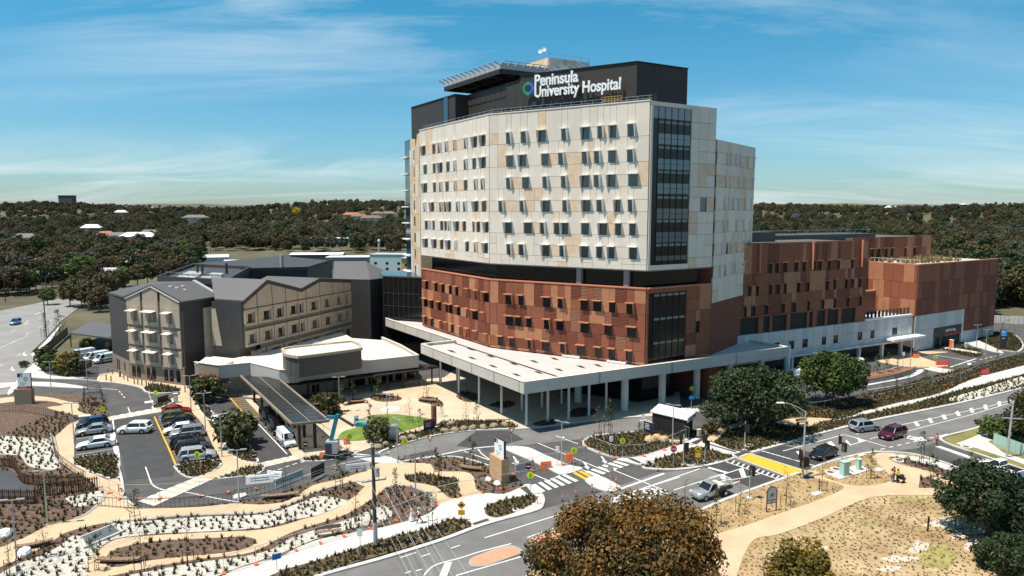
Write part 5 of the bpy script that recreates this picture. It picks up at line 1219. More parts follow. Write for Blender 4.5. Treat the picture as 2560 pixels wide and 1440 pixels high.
pf = Face(par[0], par[1]); mb = MB(); pf.box(mb, 1.2, pf.L, 4.0,6.0,-0.15,0.1); mb.build('porch_fascia', M['ed_band'], low)
MB().prism([par[0], par[1], par[1] + Vector((0.5,5)), par[0] + Vector((0.5,5))], 5.4,5.75).build('porch_roof', M['ed_roof_white'], low)
sg = MB(); pf.box(sg, 1.2, pf.L - 0.1,2.75,3.95,-0.1,0.18); es = thing('emergency_sign', 'red EMERGENCY sign under the porch roof', 'sign', pf.P(1.2,2.75)); sg.build('sign_board', M['red_sign'], es)
text_on(pf, es, 'EMERGENCY', 1.75,3.05,0.86, 'letter_white', 0.2,0.02, bold=0.0, width=pf.L - 1.95)
wall_f = [w_(560,985,0.0) + Vector((0,3)), w_(640,985,0), w_(735,990,0), w_(1040,945,0)]
MB().prism(wall_f + [w_(1000,900,0), w_(600,930,0)], 0,3.69).build('wall', M['ed_cream'], low)
VF = Face(wall_f[2], wall_f[3])
for s0, s1 in ((3.3,4.6), (10.2,13.5), (14.2,16.2), (16.9,19.2), (19.8,21.6), (22.2,24)):
    if s1 < VF.L: mb = MB(); VF.box(mb, s0, s1,0.15,2.9,0.005,0.06); mb.build('window', M['glass_dark'], low)
mb = MB()
for k in range(int(VF.L / 1.2)): VF.box(mb, k * 1.2, k * 1.2 + 0.04,0,3.6,0.0,0.03)
mb.build('wall_joint', M['ed_band'], low)
vo = [w_(715,962,3.3), w_(752,963,3.3), w_(775,960,3.3), w_(1102,917,3.3)]; vi = [w_(718,948,3.6), w_(748,948,3.6), w_(768,945,3.6), w_(1060,910,3.6)]
n_ = 26
for k in range(n_):
    f0, f1 = k / n_, (k + 1) / n_ - 0.003; a, b, c, d = vo[2].lerp(vo[3], f0), vo[2].lerp(vo[3], f1), vi[2].lerp(vi[3], f1), vi[2].lerp(vi[3], f0)
    mb = MB(); mb.hexa([p3(a, 3.28), p3(b, 3.28), p3(c, 3.58), p3(d, 3.58)], [p3(a, 3.33), p3(b, 3.33), p3(c, 3.63), p3(d, 3.63)]); mb.build('roof_pane', M['roof_glass'], low)
for k in range(2):
    mb = MB(); mb.hexa([p3(vo[k], 3.28), p3(vo[k + 1], 3.28), p3(vi[k + 1], 3.58), p3(vi[k], 3.58)], [p3(vo[k], 3.33), p3(vo[k + 1], 3.33), p3(vi[k + 1], 3.63), p3(vi[k], 3.63)]); mb.build('roof_pane', M['roof_glass'], low)
mb = MB()
for k in range(n_ + 1): a, d = vo[2].lerp(vo[3], k / n_), vi[2].lerp(vi[3], k / n_); mb.beam(p3(a, 3.3), p3(d, 3.55), 0.09,0.2)
mb.beam(p3(vo[2], 3.22), p3(vo[3], 3.22), 0.14,0.24); mb.build('roof_beam', M['ed_dark'], low)
for u, v in ((771,998), (791,1000), (839,995), (885,989), (929,982), (969,977), (1008,972), (1046,967), (1080,962), (1100,958)):
    p = w_(u, v, 0); mb = MB(); mb.box(p.x - 0.14, p.x + 0.14, p.y - 0.14, p.y + 0.14,0.1,3.2); mb.build('verandah_post', M['stake'], low)
pb_ = catmull([tuple(w_(u, v, 9)) for u, v in ((710,877), (716,885), (745,890), (760,889), (890,872), (901,867), (899,860), (882,853), (868,853), (722,868))], 4)
lined('plant_corrug', (0.075,0.070,0.064), (0.085,0.08,0.074), [((0.8,0.6,0), 0.5,0.3)], (0.055,0.05,0.046))
MB().prism(pb_, 5.3,8.7).build('roof_plant_screen', M['plant_corrug'], low)
mb = MB(); pc = Vector((sum(p[0] for p in pb_) / len(pb_), sum(p[1] for p in pb_) / len(pb_))); ribbon(mb, pb_ + [pb_[0]], 0.5,8.6,9.05); mb.build('screen_cap', M['ed_cream'], low)
MB().prism([pc + (Vector(p) - pc) * 0.95 for p in pb_], 8.4,8.76).build('screen_roof', M['ed_roof_white'], low)
mb = MB()
for k in range(4):
    for q in (0,1): mb.tube((pc.x - 2 + k, pc.y + q * 1.2,8.7), (pc.x - 2 + k, pc.y + q * 1.2,9.9), 0.05, n=5)
for q in (0,1): mb.beam((pc.x - 2, pc.y + q * 1.2,9.9), (pc.x + 1, pc.y + q * 1.2,9.9), 0.06)
mb.build('hatch_rail', M['white'], low)
tr_ = [w_(905,880,5.4), w_(1035,888,5.4), w_(958,850,5.4)]; tc_ = (tr_[0] + tr_[1] + tr_[2]) / 3
mb = MB(); c3 = p3(w_(957,857,6.6), 6.4)
for i in range(3): mb.poly([p3(tr_[i], 5.37), p3(tr_[(i + 1) % 3], 5.37), c3])
mb.build('roof_fold', M['ed_roof_white'], low)
# drop-off shelter
sh = [w_(602,940,4.3), w_(690,942,4.3), w_(822,1052,4.3), w_(730,1061,4.3)]
shel = thing('dropoff_shelter', 'long glazed shelter roof on timber-clad posts beside the drop-off lane', 'shelter', (sh[3].x, sh[3].y, 0))
n_ = 16
for k in range(n_):
    for h in range(2):
        f0, f1 = k / n_ + 0.002, (k + 1) / n_ - 0.002; g0, g1 = h / 2 + 0.006, (h + 1) / 2 - 0.006
        q = [sh[0].lerp(sh[1], g).lerp(sh[3].lerp(sh[2], g), f) for f, g in ((f0, g0), (f0, g1), (f1, g1), (f1, g0))]
        mb = MB(); mb.prism(q, 4.25,4.3); mb.build('roof_pane', M['roof_glass'], shel)
mb = MB()
for k in range(n_ * 2 + 1): a, b = sh[0].lerp(sh[3], k / n_ / 2), sh[1].lerp(sh[2], k / n_ / 2); mb.beam(p3(a, 4.17), p3(b, 4.17), 0.12 if k % 2 == 0 else 0.06,0.14)
mb.build('roof_rafter', M['ed_dark'], shel)
mb = MB()
for a, b in ((sh[0], sh[3]), (sh[1], sh[2])): mb.beam(p3(a, 4.3), p3(b, 4.3), 0.28,0.3)
mb.beam(p3(sh[3], 4.28), p3(sh[2], 4.28), 0.2,0.34); mb.beam(p3((sh[0] + sh[1]) / 2,4.36), p3((sh[2] + sh[3]) / 2,4.36), 0.12,0.08); mb.build('edge_beam', M['ed_band'], shel)
for k in range(6):
    for h in (0.28,0.70):
        f = 0.07 + k * 0.175; p = sh[0].lerp(sh[1], h).lerp(sh[3].lerp(sh[2], h), f); e = (sh[3] - sh[0]).normalized(); o_ = Vector((e.y, -e.x))
        mb = MB(); mb.prism([p + e * 0.35 + o_ * .13, p - e * 0.35 + o_ * .13, p - e * 0.35 - o_ * .13, p + e * 0.35 - o_ * .13], 0.1,4.1); mb.build('post', M['stake'], shel)
MB().prism([sh[0].lerp(sh[1], .1).lerp(sh[3].lerp(sh[2], .1), f) if i < 2 else sh[0].lerp(sh[1], 1.0).lerp(sh[3].lerp(sh[2], 1.0), f) for i, f in enumerate((0.0,1.06,1.06,0.0))], 0.0,0.143).build('floor_slab', M['pale_paving'], shel)

def gbuild(name, label, cat, u, v, w, d, h, az, wallm, roofm, kind='gable', rise=1.8, wins=(0,0), group=None, z=0.0, over=0.4):
    """u,v: nearest front-bottom corner; w along az, d along az-90"""
    p = Vector(W(u, v, z)); zb = float(hill(p.x, p.y)) - 0.2 if z == 0 else z; X, Y_ = Vector(adir(az)), Vector(adir(az - 90))
    HOUSES.append((p.x + w / 2, p.y, w)); r = thing(name, label, cat, (p.x, p.y, zb), 0, group); q = [p, p + X * w, p + X * w + Y_ * d, p + Y_ * d]
    MB().prism(q, zb - 1.5, zb + h).build('wall', M[wallm], r); c = (q[0] + q[2]) / 2; mb = MB(); t_ = zb + h
    e = [c + (k - c) * (1 + over / max(4, (k - c).length) * 1.4) for k in q]
    if kind == 'flat':
        mb.prism(e, t_ + .01, t_ + .25); mb.build('roof', M[roofm], r)
    else:
        E = [p3(k, t_) for k in e]; i0 = 0.5 if kind == 'gable' else min(w, d) / 2
        if w >= d: a, b = (e[0] + e[3]) / 2, (e[1] + e[2]) / 2; ix = [3,0,1,2]
        else: a, b = (e[0] + e[1]) / 2, (e[3] + e[2]) / 2; ix = [0,1,2,3]
        if kind == 'hip': k = min(w, d) / 2 / max(w, d); a, b = a.lerp(b, k), b.lerp(a, k)
        A, B = p3(a, t_ + rise), p3(b, t_ + rise); F = [E[i] for i in ix]
        if w >= d: fs_ = [[F[1], F[2], B, A], [F[3], F[0], A, B], [F[0], F[1], A], [F[2], F[3], B]]
        else: fs_ = [[F[1], F[2], B, A], [F[3], F[0], A, B], [F[0], F[1], A], [F[2], F[3], B]]
        for f in fs_: mb.poly(f)
        mb.poly([(x, y, z_ - 0.03) for x, y, z_ in E][::-1]); mb.build('roof', M[roofm], r)
    for fi, (a, b) in enumerate(((q[0], q[1]), (q[3], q[0]))):
        if wins[fi]:
            F = Face(a, b)
            if F.n.dot(-p) < 0: F = Face(b, a)
            for k in range(wins[fi]):
                s = F.L * (k + 0.5) / wins[fi]; ww = min(1.6, F.L / wins[fi] * 0.6)
                for lvl in range(max(1, int(h / 3.2))):
                    m2 = MB(); F.box(m2, s - ww / 2, s + ww / 2, zb + 1.0 + 3.1 * lvl, zb + 2.3 + 3.1 * lvl, 0.01,0.06); m2.build('window', M['glass_dark'], r)
    return r
HOUSES = []
D('pale_blue', (0.42,0.52,0.55), 0.6); D('pale_teal', (0.34,0.46,0.48), 0.5); D('brick', (0.30,0.17,0.11), 0.9, (0.38,0.23,0.15), 2.0); D('yellow_wall', (0.55,0.36,0.12), 0.8); D('tile_roof', (0.15,0.095,0.07), 0.9, (0.21,0.14,0.11), 0.8); D('grey_tile', (0.12,0.11,0.11), 0.8, (0.17,0.155,0.15), 0.8); D('orange_tile', (0.36,0.13,0.07), 0.9); D('white_metal', (0.66,0.66,0.66), 0.5, (0.72,0.72,0.71), 0.2); D('pale_metal', (0.42,0.44,0.46), 0.5); D('render_wall', (0.50,0.44,0.36), 0.9); D('dark_wall', (0.07,0.07,0.075), 0.8)
gbuild('long_brick_building', 'long brick building with white metal roof behind the emergency wings', 'building', 560,680,44,9,5.5,80, 'brick', 'white_metal', 'gable', 1.2, (14,0))
gbuild('blue_office', 'pale blue two storey building with a steel flue beside the tower', 'building', 925,678,20,14,9.5,98, 'pale_blue', 'pale_metal', 'flat', 0, (3,0))
gbuild('yellow_block', 'mustard rendered block between the blue building and the tower', 'building', 1004,702,10,12,11,95, 'yellow_wall', 'pale_metal', 'flat', 0, (2,0))
gbuild('glass_office', 'low pale glass office with band windows behind the white roofed sheds', 'building', 740,630,44,18,5.2,85, 'pale_teal', 'white_metal', 'flat', 0, (10,0))
gbuild('white_shed', 'wide low shed with white roof in front of the glass office', 'shed', 725,655,34,16,3.6,85, 'dark_wall', 'white_metal', 'gable', 1.0, (0,0))
gbuild('white_shed', 'grey-walled shed with white roof joining the pale blue building', 'shed', 815,662,26,16,4.2,86, 'plain_grey', 'white_metal', 'flat', 0, (0,0))
gbuild('white_building', 'small white gabled building at the left end of the long brick building', 'building', 508,668,14,9,5.5,70, 'pale_blue', 'white_metal', 'gable', 1.4, (3,0))
gbuild('brown_roofed_hall', 'hall with brown hipped roof beside the highway', 'building', 96,712,22,14,3.2,70, 'render_wall', 'tile_roof', 'hip', 2.4, (3,0))
gbuild('white_roofed_shop', 'flat white roofed shop left of the brown hipped hall', 'building', 40,704,16,14,3.4,70, 'render_wall', 'white_metal', 'flat', 0, (3,0))
gbuild('white_roofed_shop', 'flat white roofed shop right of the brown hipped hall', 'building', 138,700,14,12,3.8,70, 'render_wall', 'white_metal', 'flat', 0, (2,0))
gbuild('dark_carport', 'dark flat roofed carport strip behind the white roofed shops', 'carport', 0,692,30,6,2.6,78, 'dark_wall', 'white_metal', 'flat', 0, (0,0))
sol = gbuild('solar_house', 'house with solar panels on its roof below the street trees', 'house', 246,694,12,9,3.0,70, 'render_wall', 'grey_tile', 'gable', 2.2, (2,0))
sp_ = Vector(W(246,694)); X, Y_ = Vector(adir(70)), Vector(adir(-20)); zb = sol.location.z
for r_ in range(2):
    for k in range(7):
        f0, f1 = 0.12 + r_ * 0.4,0.48 + r_ * 0.4; a = sp_ + X * (1 + 1.4 * k); b = a + X * 1.28; ro = lambda p, f: (p.x + Y_.x * 4.5 * f, p.y + Y_.y * 4.5 * f, zb + 3.1 + 2.2 * f)
        mb = MB(); mb.hexa([ro(a, f0), ro(b, f0), ro(b, f1), ro(a, f1)], [tuple(np.add(q, (0,0, .12))) for q in (ro(a, f0), ro(b, f0), ro(b, f1), ro(a, f1))]); mb.build('solar_panel', M['pale_metal'], sol)
far = [(8,660,14,10, 'tile_roof', 'brown tiled house at the edge of the suburb'), (72,668,18,11, 'tile_roof', 'large brown hip roofed house among the roadside trees'), (150,660,9,8, 'grey_tile', 'narrow grey house with a pale gable end'), (176,643,10,8, 'tile_roof', 'brown tiled two storey house above the tree line'), (120,664,14,8, 'grey_tile', 'long grey roofed house behind dark conifers'), (242,621,9,8, 'orange_tile', 'house with a bright orange tiled roof'), (262,629,13,9, 'grey_tile', 'grey tiled house beside the orange roof'), (298,632,18,9, 'white_metal', 'white roofed long house among gum trees'), (316,652,15,10, 'grey_tile', 'dark grey house with white gable trim'), (285,655,14,9, 'tile_roof', 'brown tiled house with a pale porch'), (350,622,10,8, 'grey_tile', 'small grey gabled house among the far street trees'), (412,665,12,9, 'pale_metal', 'pale metal roofed house near the red parked car'), (205,607,12,8, 'white_metal', 'white roofed unit behind the round yellow bush'), (268,672,16,7, 'pale_metal', 'pale flat roofed garage row above the solar house'), (30,622,12,8, 'grey_tile', 'grey house glimpsed through trees on the far slope'),
       (880,552,16,10, 'tile_roof', 'brown tiled house on the wooded slope beside the tower'), (905,556,20,11, 'tile_roof', 'wide brown tiled house on the wooded slope beside the tower'), (860,548,18,11, 'orange_tile', 'orange tiled house on the wooded slope beside the tower'), (930,545,26,10, 'tile_roof', 'long pale brown roofed house high on the wooded slope'), (366,560,34,12, 'pale_metal', 'large pale blue roofed building in the forest'), (292,540,12,8, 'white_metal', 'white house high in the forest'), (460,556,20,10, 'grey_tile', 'grey roofed pavilion in the forest'),
       (2030,512,16,12, 'white_metal', 'white gabled house on the ridge right of the tower'), (2155,502,14,10, 'white_metal', 'white roofed house on the far ridge above the clinic'), (2215,502,34,10, 'white_metal', 'long white house on the far ridge'), (2340,498,10,10, 'white_metal', 'tall white gabled house on the ridge'), (2400,502,10,9, 'white_metal', 'small white gabled house near the right ridge'), (2330,520,20,10, 'pale_metal', 'pale flat house in the right forest'), (2215,528,7,6, 'white_metal', 'small white shed among the right forest trees'), (1950,505,14,9, 'orange_tile', 'orange tiled house just right of the tower wing'), (2010,512,24,10, 'tile_roof', 'brown roofed house beside the white gabled ridge house')]
for u, v, w_d, d_, rm, lb in far:
    Yg = 33 * 1707 / max(26, v - 530) if v > 556 else None
    if Yg is None:   # houses on the rising ground: find where the sight line meets the hill
        for Yg in range(500,2600,10):
            if 33 - (v - 530) * Yg / 1707 <= float(hill((u - 1280) / 1707 * Yg, Yg)) + 4: break
    x = (u - 1280) / 1707 * Yg; sc = 1.0 if Yg < 520 else 1.5; X = Vector(adir(75)); Yv = Vector(adir(-15)); p = Vector((x, Yg)); zb = float(hill(x, Yg))
    r = thing('suburban_house', lb, 'house', (x, Yg, zb), 0, 'houses among the trees'); w_d, d_, h = w_d * sc, d_ * sc, 3.4 * sc
    q = [p, p + X * w_d, p + X * w_d + Yv * d_, p + Yv * d_]; HOUSES.append((x + w_d / 2, Yg, w_d)); lift = 0 if Yg < 520 else 5
    MB().prism(q, zb - 2, zb + h + lift).build('wall', M['render_wall'], r); a, b = (q[0] + q[3]) / 2, (q[1] + q[2]) / 2; a, b = a.lerp(b, .18), b.lerp(a, .18); t_ = zb + h + lift; rs_ = t_ + 2.4 * sc; mb = MB()
    e = [(q[0] + q[2]) / 2 + (k - (q[0] + q[2]) / 2) * 1.08 for k in q]
    for f in ([p3(e[0], t_), p3(e[1], t_), p3(b, rs_), p3(a, rs_)], [p3(e[2], t_), p3(e[3], t_), p3(a, rs_), p3(b, rs_)], [p3(e[3], t_), p3(e[0], t_), p3(a, rs_)], [p3(e[1], t_), p3(e[2], t_), p3(b, rs_)]): mb.poly(f)
    mb.build('roof', M[rm], r); F = Face(q[0], q[1])
    for k in range(3): m2 = MB(); s = F.L * (k + .5) / 3; F.box(m2, s - 1, s + 1, t_ - 2.4, t_ - 1, .02, .08); m2.build('window', M['glass_dark'], r)
# far landmark blocks
x, Yg = (172 - 1280) / 1707 * 2000,2000; zb = float(hill(x, Yg)); r = thing('ridge_building', 'flat dark building on the far left skyline', 'building', (x, Yg, zb)); MB().box(x - 20, x + 20, Yg, Yg + 20, zb - 5,33 + 40 * 2000 / 1707).build('wall', M['dark_wall'], r); mb = MB(); mb.box(x - 21, x + 21, Yg - 1, Yg + 21,33 + 40 * 2000 / 1707,34.5 + 40 * 2000 / 1707); mb.build('roof', M['grey_tile'], r)
x, Yg = (303 - 1280) / 1707 * 560,560; zb = float(hill(x, Yg)); r = thing('blue_pylon_sign', 'tall blue roadside pylon sign among the far trees', 'sign', (x, Yg, zb)); MB().box(x - 1.3, x + 1.3, Yg, Yg + 1, zb, Zat(592, (x, Yg))).build('sign_face', M['sign_blue'], r); MB().box(x - 1.4, x + 1.4, Yg - .1, Yg + 1.1, Zat(592, (x, Yg)), Zat(591, (x, Yg))).build('cap', M['white'], r)
p = Vector(W(948,640,0)); r = thing('flue_stack', 'tall steel flue with a domed cowl standing before the pale blue building', 'flue', (p.x, p.y, 0)); MB().tube((p.x, p.y, 0), (p.x, p.y, Zat(605, p)), 0.9, n=10).build('stack', M['galv'], r); MB().lathe([(1.3, Zat(605, p)), (1.3, Zat(602, p)), (0.8, Zat(599, p)), (0, Zat(597, p))], 10, p).build('cowl', M['steel'], r)
p = Vector(W(985,600,0)); r = thing('screen_fence', 'green shade cloth screen beside the tower', 'fence', (p.x, p.y, 0))
for k in range(5): m2 = MB(); m2.box(p.x + k * 4.6, p.x + k * 4.6 + 4.4, p.y - k * 1.5, p.y - k * 1.5 + .3,0,8 + k); m2.build('screen_panel', M['shade_green'], r)
def paint(name, col, metal=0.0, rough=0.22):
    m = mat('paint_' + name, col, rough, metal=metal); m.node_tree.nodes['Principled BSDF'].inputs['Coat Weight'].default_value = 0.6; M['p_' + name] = m
for nm, c, mt in (('white', (0.80,0.80,0.80), 0), ('silver', (0.46,0.47,0.48), .55), ('pale_silver', (0.56,0.57,0.58), .4), ('black', (0.008,0.008,0.010), 0), ('navy', (0.012,0.02,0.05), .2), ('charcoal', (0.035,0.038,0.045), .3), ('red', (0.30,0.008,0.012), .1), ('gold', (0.20,0.155,0.055), .4), ('maroon', (0.075,0.006,0.018), .2), ('sky', (0.36,0.43,0.48), .4), ('blue', (0.02,0.12,0.45), .1)): paint(nm, c, mt)
D('car_glass', (0.010,0.014,0.018), 0.05, ior=1.6); D('headlamp', (0.70,0.72,0.74), 0.15); D('taillamp', (0.35,0.01,0.012), 0.2); D('rim', (0.40,0.41,0.42), 0.3, metal=0.8); D('plate', (0.72,0.72,0.70), 0.5)
def loft(mb, secs, mi=0):
    n = len(secs[0]); k = len(mb.v)
    for s in secs: mb.v += s
    for i in range(len(secs) - 1):
        for j in range(n):
            a, b = k + i * n + j, k + i * n + (j + 1) % n; mb.f.append((a, b, b + n, a + n)); mb.m.append(mi)
    mb.f.append(tuple(range(k + n - 1, k - 1,-1))); mb.m.append(mi); e = k + (len(secs) - 1) * n; mb.f.append(tuple(range(e, e + n))); mb.m.append(mi)
KINDS = {  # length, width, roof z, belt z, hood z, nose z; xs: bonnet base, roof front, roof rear, tail top; wheelbase half, wheel radius
 'sedan': dict(L=4.86, W=1.84, H=1.45, belt=0.94, hood=0.86, nose=0.70, tail=0.98, xa=0.95, xc=0.15, xd=-1.05, xb=-1.85, wb=1.40, r=0.33),
 'suv': dict(L=4.70, W=1.88, H=1.70, belt=1.08, hood=1.02, nose=0.86, tail=1.06, xa=1.05, xc=0.45, xd=-1.85, xb=-2.25, wb=1.38, r=0.37),
 'hatch': dict(L=4.30, W=1.80, H=1.48, belt=0.96, hood=0.90, nose=0.74, tail=0.98, xa=0.95, xc=0.25, xd=-1.35, xb=-2.02, wb=1.30, r=0.33),
 'van': dict(L=5.20, W=1.95, H=1.98, belt=1.18, hood=1.15, nose=0.95, tail=1.2, xa=1.95, xc=1.25, xd=-2.45, xb=-2.55, wb=1.55, r=0.35)}
def make_car(kind, label, cat, pm, van_panel=False):
    k = KINDS[kind]; L2, w = k['L'] / 2, k['W'] / 2; root = thing(kind if kind != 'suv' else 'suv_car', label, cat); KL = KIDS.setdefault(root.name, [])
    def part(mb, name, mats, smooth=False, par=None):
        o = mb.build(name, mats, par or root, smooth, False); (KL if par is None else KIDS.setdefault(par.name, [])).append(o); return o
    def sec(x, zt, f, zb=0.22): ww = w * f; return [(x, -ww * .9, zb), (x, -ww, zb + .18), (x, -ww, zt - .16), (x, -ww * .95, zt - .03), (x, -ww * .8, zt), (x, ww * .8, zt), (x, ww * .95, zt - .03), (x, ww, zt - .16), (x, ww, zb + .18), (x, ww * .9, zb)]
    body = MB(); loft(body, [sec(-L2, k['tail'] - .12, .86, .4), sec(-L2 + .12, k['tail'], .95, .3), sec(-L2 + .5, k['tail'], 1.0), sec(-.6, k['belt'], 1.0), sec(k['xa'], k['hood'] + .05,1.0), sec(L2 - .75, k['hood'] - .04, .99), sec(L2 - .2, k['nose'], .93, .26), sec(L2, k['nose'] - .22, .78, .36)])
    part(body, 'body', M[pm], True)
    gl = MB(); lo = k['belt'] - .06; hw = w * .90; tw = w * .74; H = k['H'] - .04
    gl.hexa([(k['xb'], -hw, lo), (k['xa'], -hw, lo), (k['xa'], hw, lo), (k['xb'], hw, lo)], [(k['xd'], -tw, H), (k['xc'], -tw, H), (k['xc'], tw, H), (k['xd'], tw, H)]); part(gl, 'windows', M['car_glass'])
    rf = MB(); rw_ = tw + .03; rf.hexa([(k['xd'] - .12, -rw_, H), (k['xc'] + .1, -rw_, H), (k['xc'] + .1, rw_, H), (k['xd'] - .12, rw_, H)], [(k['xd'] + .1, -rw_ * .86, H + .06), (k['xc'] - .15, -rw_ * .86, H + .06), (k['xc'] - .15, rw_ * .86, H + .06), (k['xd'] + .1, rw_ * .86, H + .06)])
    for s in (-1,1):
        rf.beam((k['xa'], s * (hw + .01), lo), (k['xc'], s * (tw + .02), H), .10); rf.beam((k['xb'], s * (hw + .01), lo), (k['xd'], s * (tw + .02), H), .22 if not van_panel else .1)
        if kind in ('suv', 'van', 'hatch'): xm = k['xd'] * .55; rf.beam((xm - .1, s * (hw + .012), lo), (xm, s * (tw + .022), H), .12)
        if van_panel: rf.hexa([(k['xb'], s * hw, lo), (.75, s * hw, lo), (.75, s * (hw + .03), lo), (k['xb'], s * (hw + .03), lo)], [(k['xd'], s * tw, H), (.7, s * tw, H), (.7, s * (tw + .03), H), (k['xd'], s * (tw + .03), H)])
        if kind == 'suv': rf.beam((k['xd'] + .2, s * tw * .85, H + .1), (k['xc'] - .2, s * tw * .85, H + .1), .05)
    part(rf, 'roof', M[pm])
    tr = MB()
    for x in (-1,1):
        for s in (-1,1):
            for a in range(10):
                t0, t1 = math.pi * (a - .8) / 8.4, math.pi * (a + .2) / 8.4; R_ = k['r'] + .07
                tr.poly([(x * k['wb'], s * (w + .004), k['r']), (x * k['wb'] + R_ * math.cos(t0), s * (w + .004), k['r'] + R_ * math.sin(t0)), (x * k['wb'] + R_ * math.cos(t1), s * (w + .004), k['r'] + R_ * math.sin(t1))])
    tr.box(-L2 - .01, -L2 + .2, -w * .8, w * .8, .28, .48); tr.box(L2 - .28, L2 + .01, -w * .72, w * .72, .24, .42); tr.box(L2 - .12, L2 + .008, -w * .35, w * .35, .48, k['nose'] - .26); part(tr, 'trim', M['black'])
    for x in (1,-1):
        for s in (1,-1):
            wh = MB().tube((x * k['wb'], s * (w - .2), k['r']), (x * k['wb'], s * (w + .02), k['r']), k['r'], n=16); wo = part(wh, 'wheel', M['rubber'])
            part(MB().tube((x * k['wb'], s * (w - .1), k['r']), (x * k['wb'], s * (w + .035), k['r']), k['r'] * .62, n=10), 'rim', M['rim'], False, wo)
    for s in (1,-1):
        part(MB().hexa([(L2 - .34, s * w * .62, k['nose'] - .16), (L2 - .05, s * w * .62, k['nose'] - .2), (L2 - .3, s * w * .95, k['nose'] - .18)], [(L2 - .4, s * w * .62, k['nose'] + .02), (L2 - .13, s * w * .62, k['nose'] - .04), (L2 - .4, s * w * .955, k['nose'] - .01)]), 'headlight', M['headlamp'])
        part(MB().box(-L2 - .012, -L2 + .2, s * w * .62 if s > 0 else -w * .92, w * .92 if s > 0 else -w * .62, k['tail'] - .32, k['tail'] - .12), 'taillight', M['taillamp'])
        part(MB().box(k['xa'] - .35, k['xa'] - .15, s * w if s > 0 else -w - .2, w + .2 if s > 0 else -w, k['belt'] - .02, k['belt'] + .14), 'mirror', M[pm])
    part(MB().box(-L2 - .02, -L2 + .1, -.2, .2, .55, .68).box(L2 - .1, L2 + .02, -.2, .2, .34, .45), 'number_plate', M['plate'])
    return root
CARS = {}
def recolor(o, pm, roofm=None):
    for ch in [c for c in COL.objects if c.parent == o]:
        b = ch.name.split('.')[0]
        if b in ('body', 'mirror') or (b == 'roof'):
            sl = ch.material_slots[0]; sl.link = 'OBJECT'; sl.material = M[(roofm or pm) if b == 'roof' else pm]
def car(kind, pm, label, cat, group, p, heading, roofm=None, van_panel=False):
    pm = 'p_' + pm; key = (kind, van_panel)
    if key not in CARS: o = CARS[key] = make_car(kind, label, cat, pm, van_panel)
    else: o = dup(CARS[key], (0,0,0)); o['label'] = label; o['category'] = cat
    o['group'] = group; o.location = (p[0], p[1], 0.02); o.rotation_euler = (0,0, heading); recolor(o, pm, roofm); return o
def wheels(kind, pm, label, cat, group, f, r, side, **kw):
    """f, r: where the near front and rear wheels touch the ground; side: which flank is seen"""
    a, b = Vector(W(*f)), Vector(W(*r)); e = (a - b).normalized(); lf_ = Vector((-e.y, e.x)); c = (a + b) / 2 + lf_ * (-KINDS[kind]['W'] / 2 if side == 'L' else KINDS[kind]['W'] / 2)
    return car(kind, pm, label, cat, group, c, math.atan2(e.y, e.x), **kw)
G1, G2 = 'cars parked in the west bays', 'cars parked along the yellow-edged bays'
wheels('sedan', 'white', 'white sedan parked beside the planted bed, nose to the path', 'car', G1, (211,1127), (268,1119), 'L')
wheels('sedan', 'silver', 'silver sedan parked between the white sedan and the dark blue hatchback', 'car', G1, (208,1092), (261,1085), 'L')
wheels('hatch', 'navy', 'dark blue hatchback parked beside the silver sedan', 'car', G1, (204,1074), (262,1065), 'L')
wheels('suv', 'white', 'white SUV driving through the middle of the car park', 'car', 'cars moving through the site', (309,1087), (352,1086), 'L')
wheels('suv', 'pale_silver', 'silver SUV parked at the end of its row beside the planted bed', 'car', G2, (524,1151), (463,1158), 'R')
wheels('suv', 'charcoal', 'dark grey SUV parked beside the end silver SUV', 'car', G2, (514,1130), (455,1138), 'R')
wheels('suv', 'black', 'black SUV parked between the dark grey and the nose-in silver SUV', 'car', G2, (502,1117), (440,1125), 'R')
wheels('suv', 'silver', 'silver SUV with its nose to the yellow line, beside a white hatchback', 'car', G2, (440,1101), (496,1094), 'L')
wheels('hatch', 'white', 'white hatchback with its nose to the yellow line', 'car', G2, (421,1090), (474,1083), 'L')
wheels('hatch', 'black', 'black hatchback parked beside the olive gold SUV', 'car', G2, (420,1071), (475,1064), 'L')
wheels('suv', 'gold', 'olive gold SUV parked beside the red car', 'car', G2, (474,1052), (415,1059), 'R')
wheels('hatch', 'red', 'dark red car parked at the top of its row by the crossing', 'car', G2, (468,1036), (414,1042), 'R')
e_ = Vector(W(590,1125)) - Vector(W(541,1050)); hd = math.atan2(e_.y, e_.x); G3 = 'vehicles in the drop-off bays'
car('hatch', 'white', 'white car parked first in the drop-off lane, nearest the raised path', 'car', G3, W(549,1064), hd)
car('suv', 'pale_silver', 'pale silver SUV with black roof parked in the drop-off lane', 'car', G3, W(567,1092), hd, roofm='p_black')
car('van', 'black', 'black people mover furthest along the shelter', 'van', G3, W(672,1056), hd); car('van', 'black', 'black people mover between the other black van and the white van', 'van', G3, W(693,1080), hd)
car('van', 'white', 'white panel van parked by the shelter end', 'van', G3, W(718,1109), hd, van_panel=True)
G4 = 'vehicles on the main road'
wheels('suv', 'sky', 'pale blue-silver SUV driving away along the far lane of the main road', 'car', G4, (2190,1079), (2157,1083), 'R')
rd = math.atan2(*(Vector(W(2032,1090)) - Vector(W(2195,1050))).yx); rd2 = math.atan2(*(Vector(W(1640,1182)) - Vector(W(1880,1133))).yx)
car('suv', 'maroon', 'maroon SUV driving towards the crossing', 'car', G4, W(2230,1094), rd); car('hatch', 'black', 'black hatchback waiting just behind the yellow crossing', 'car', G4, W(2058,1143), rd + 0.05)
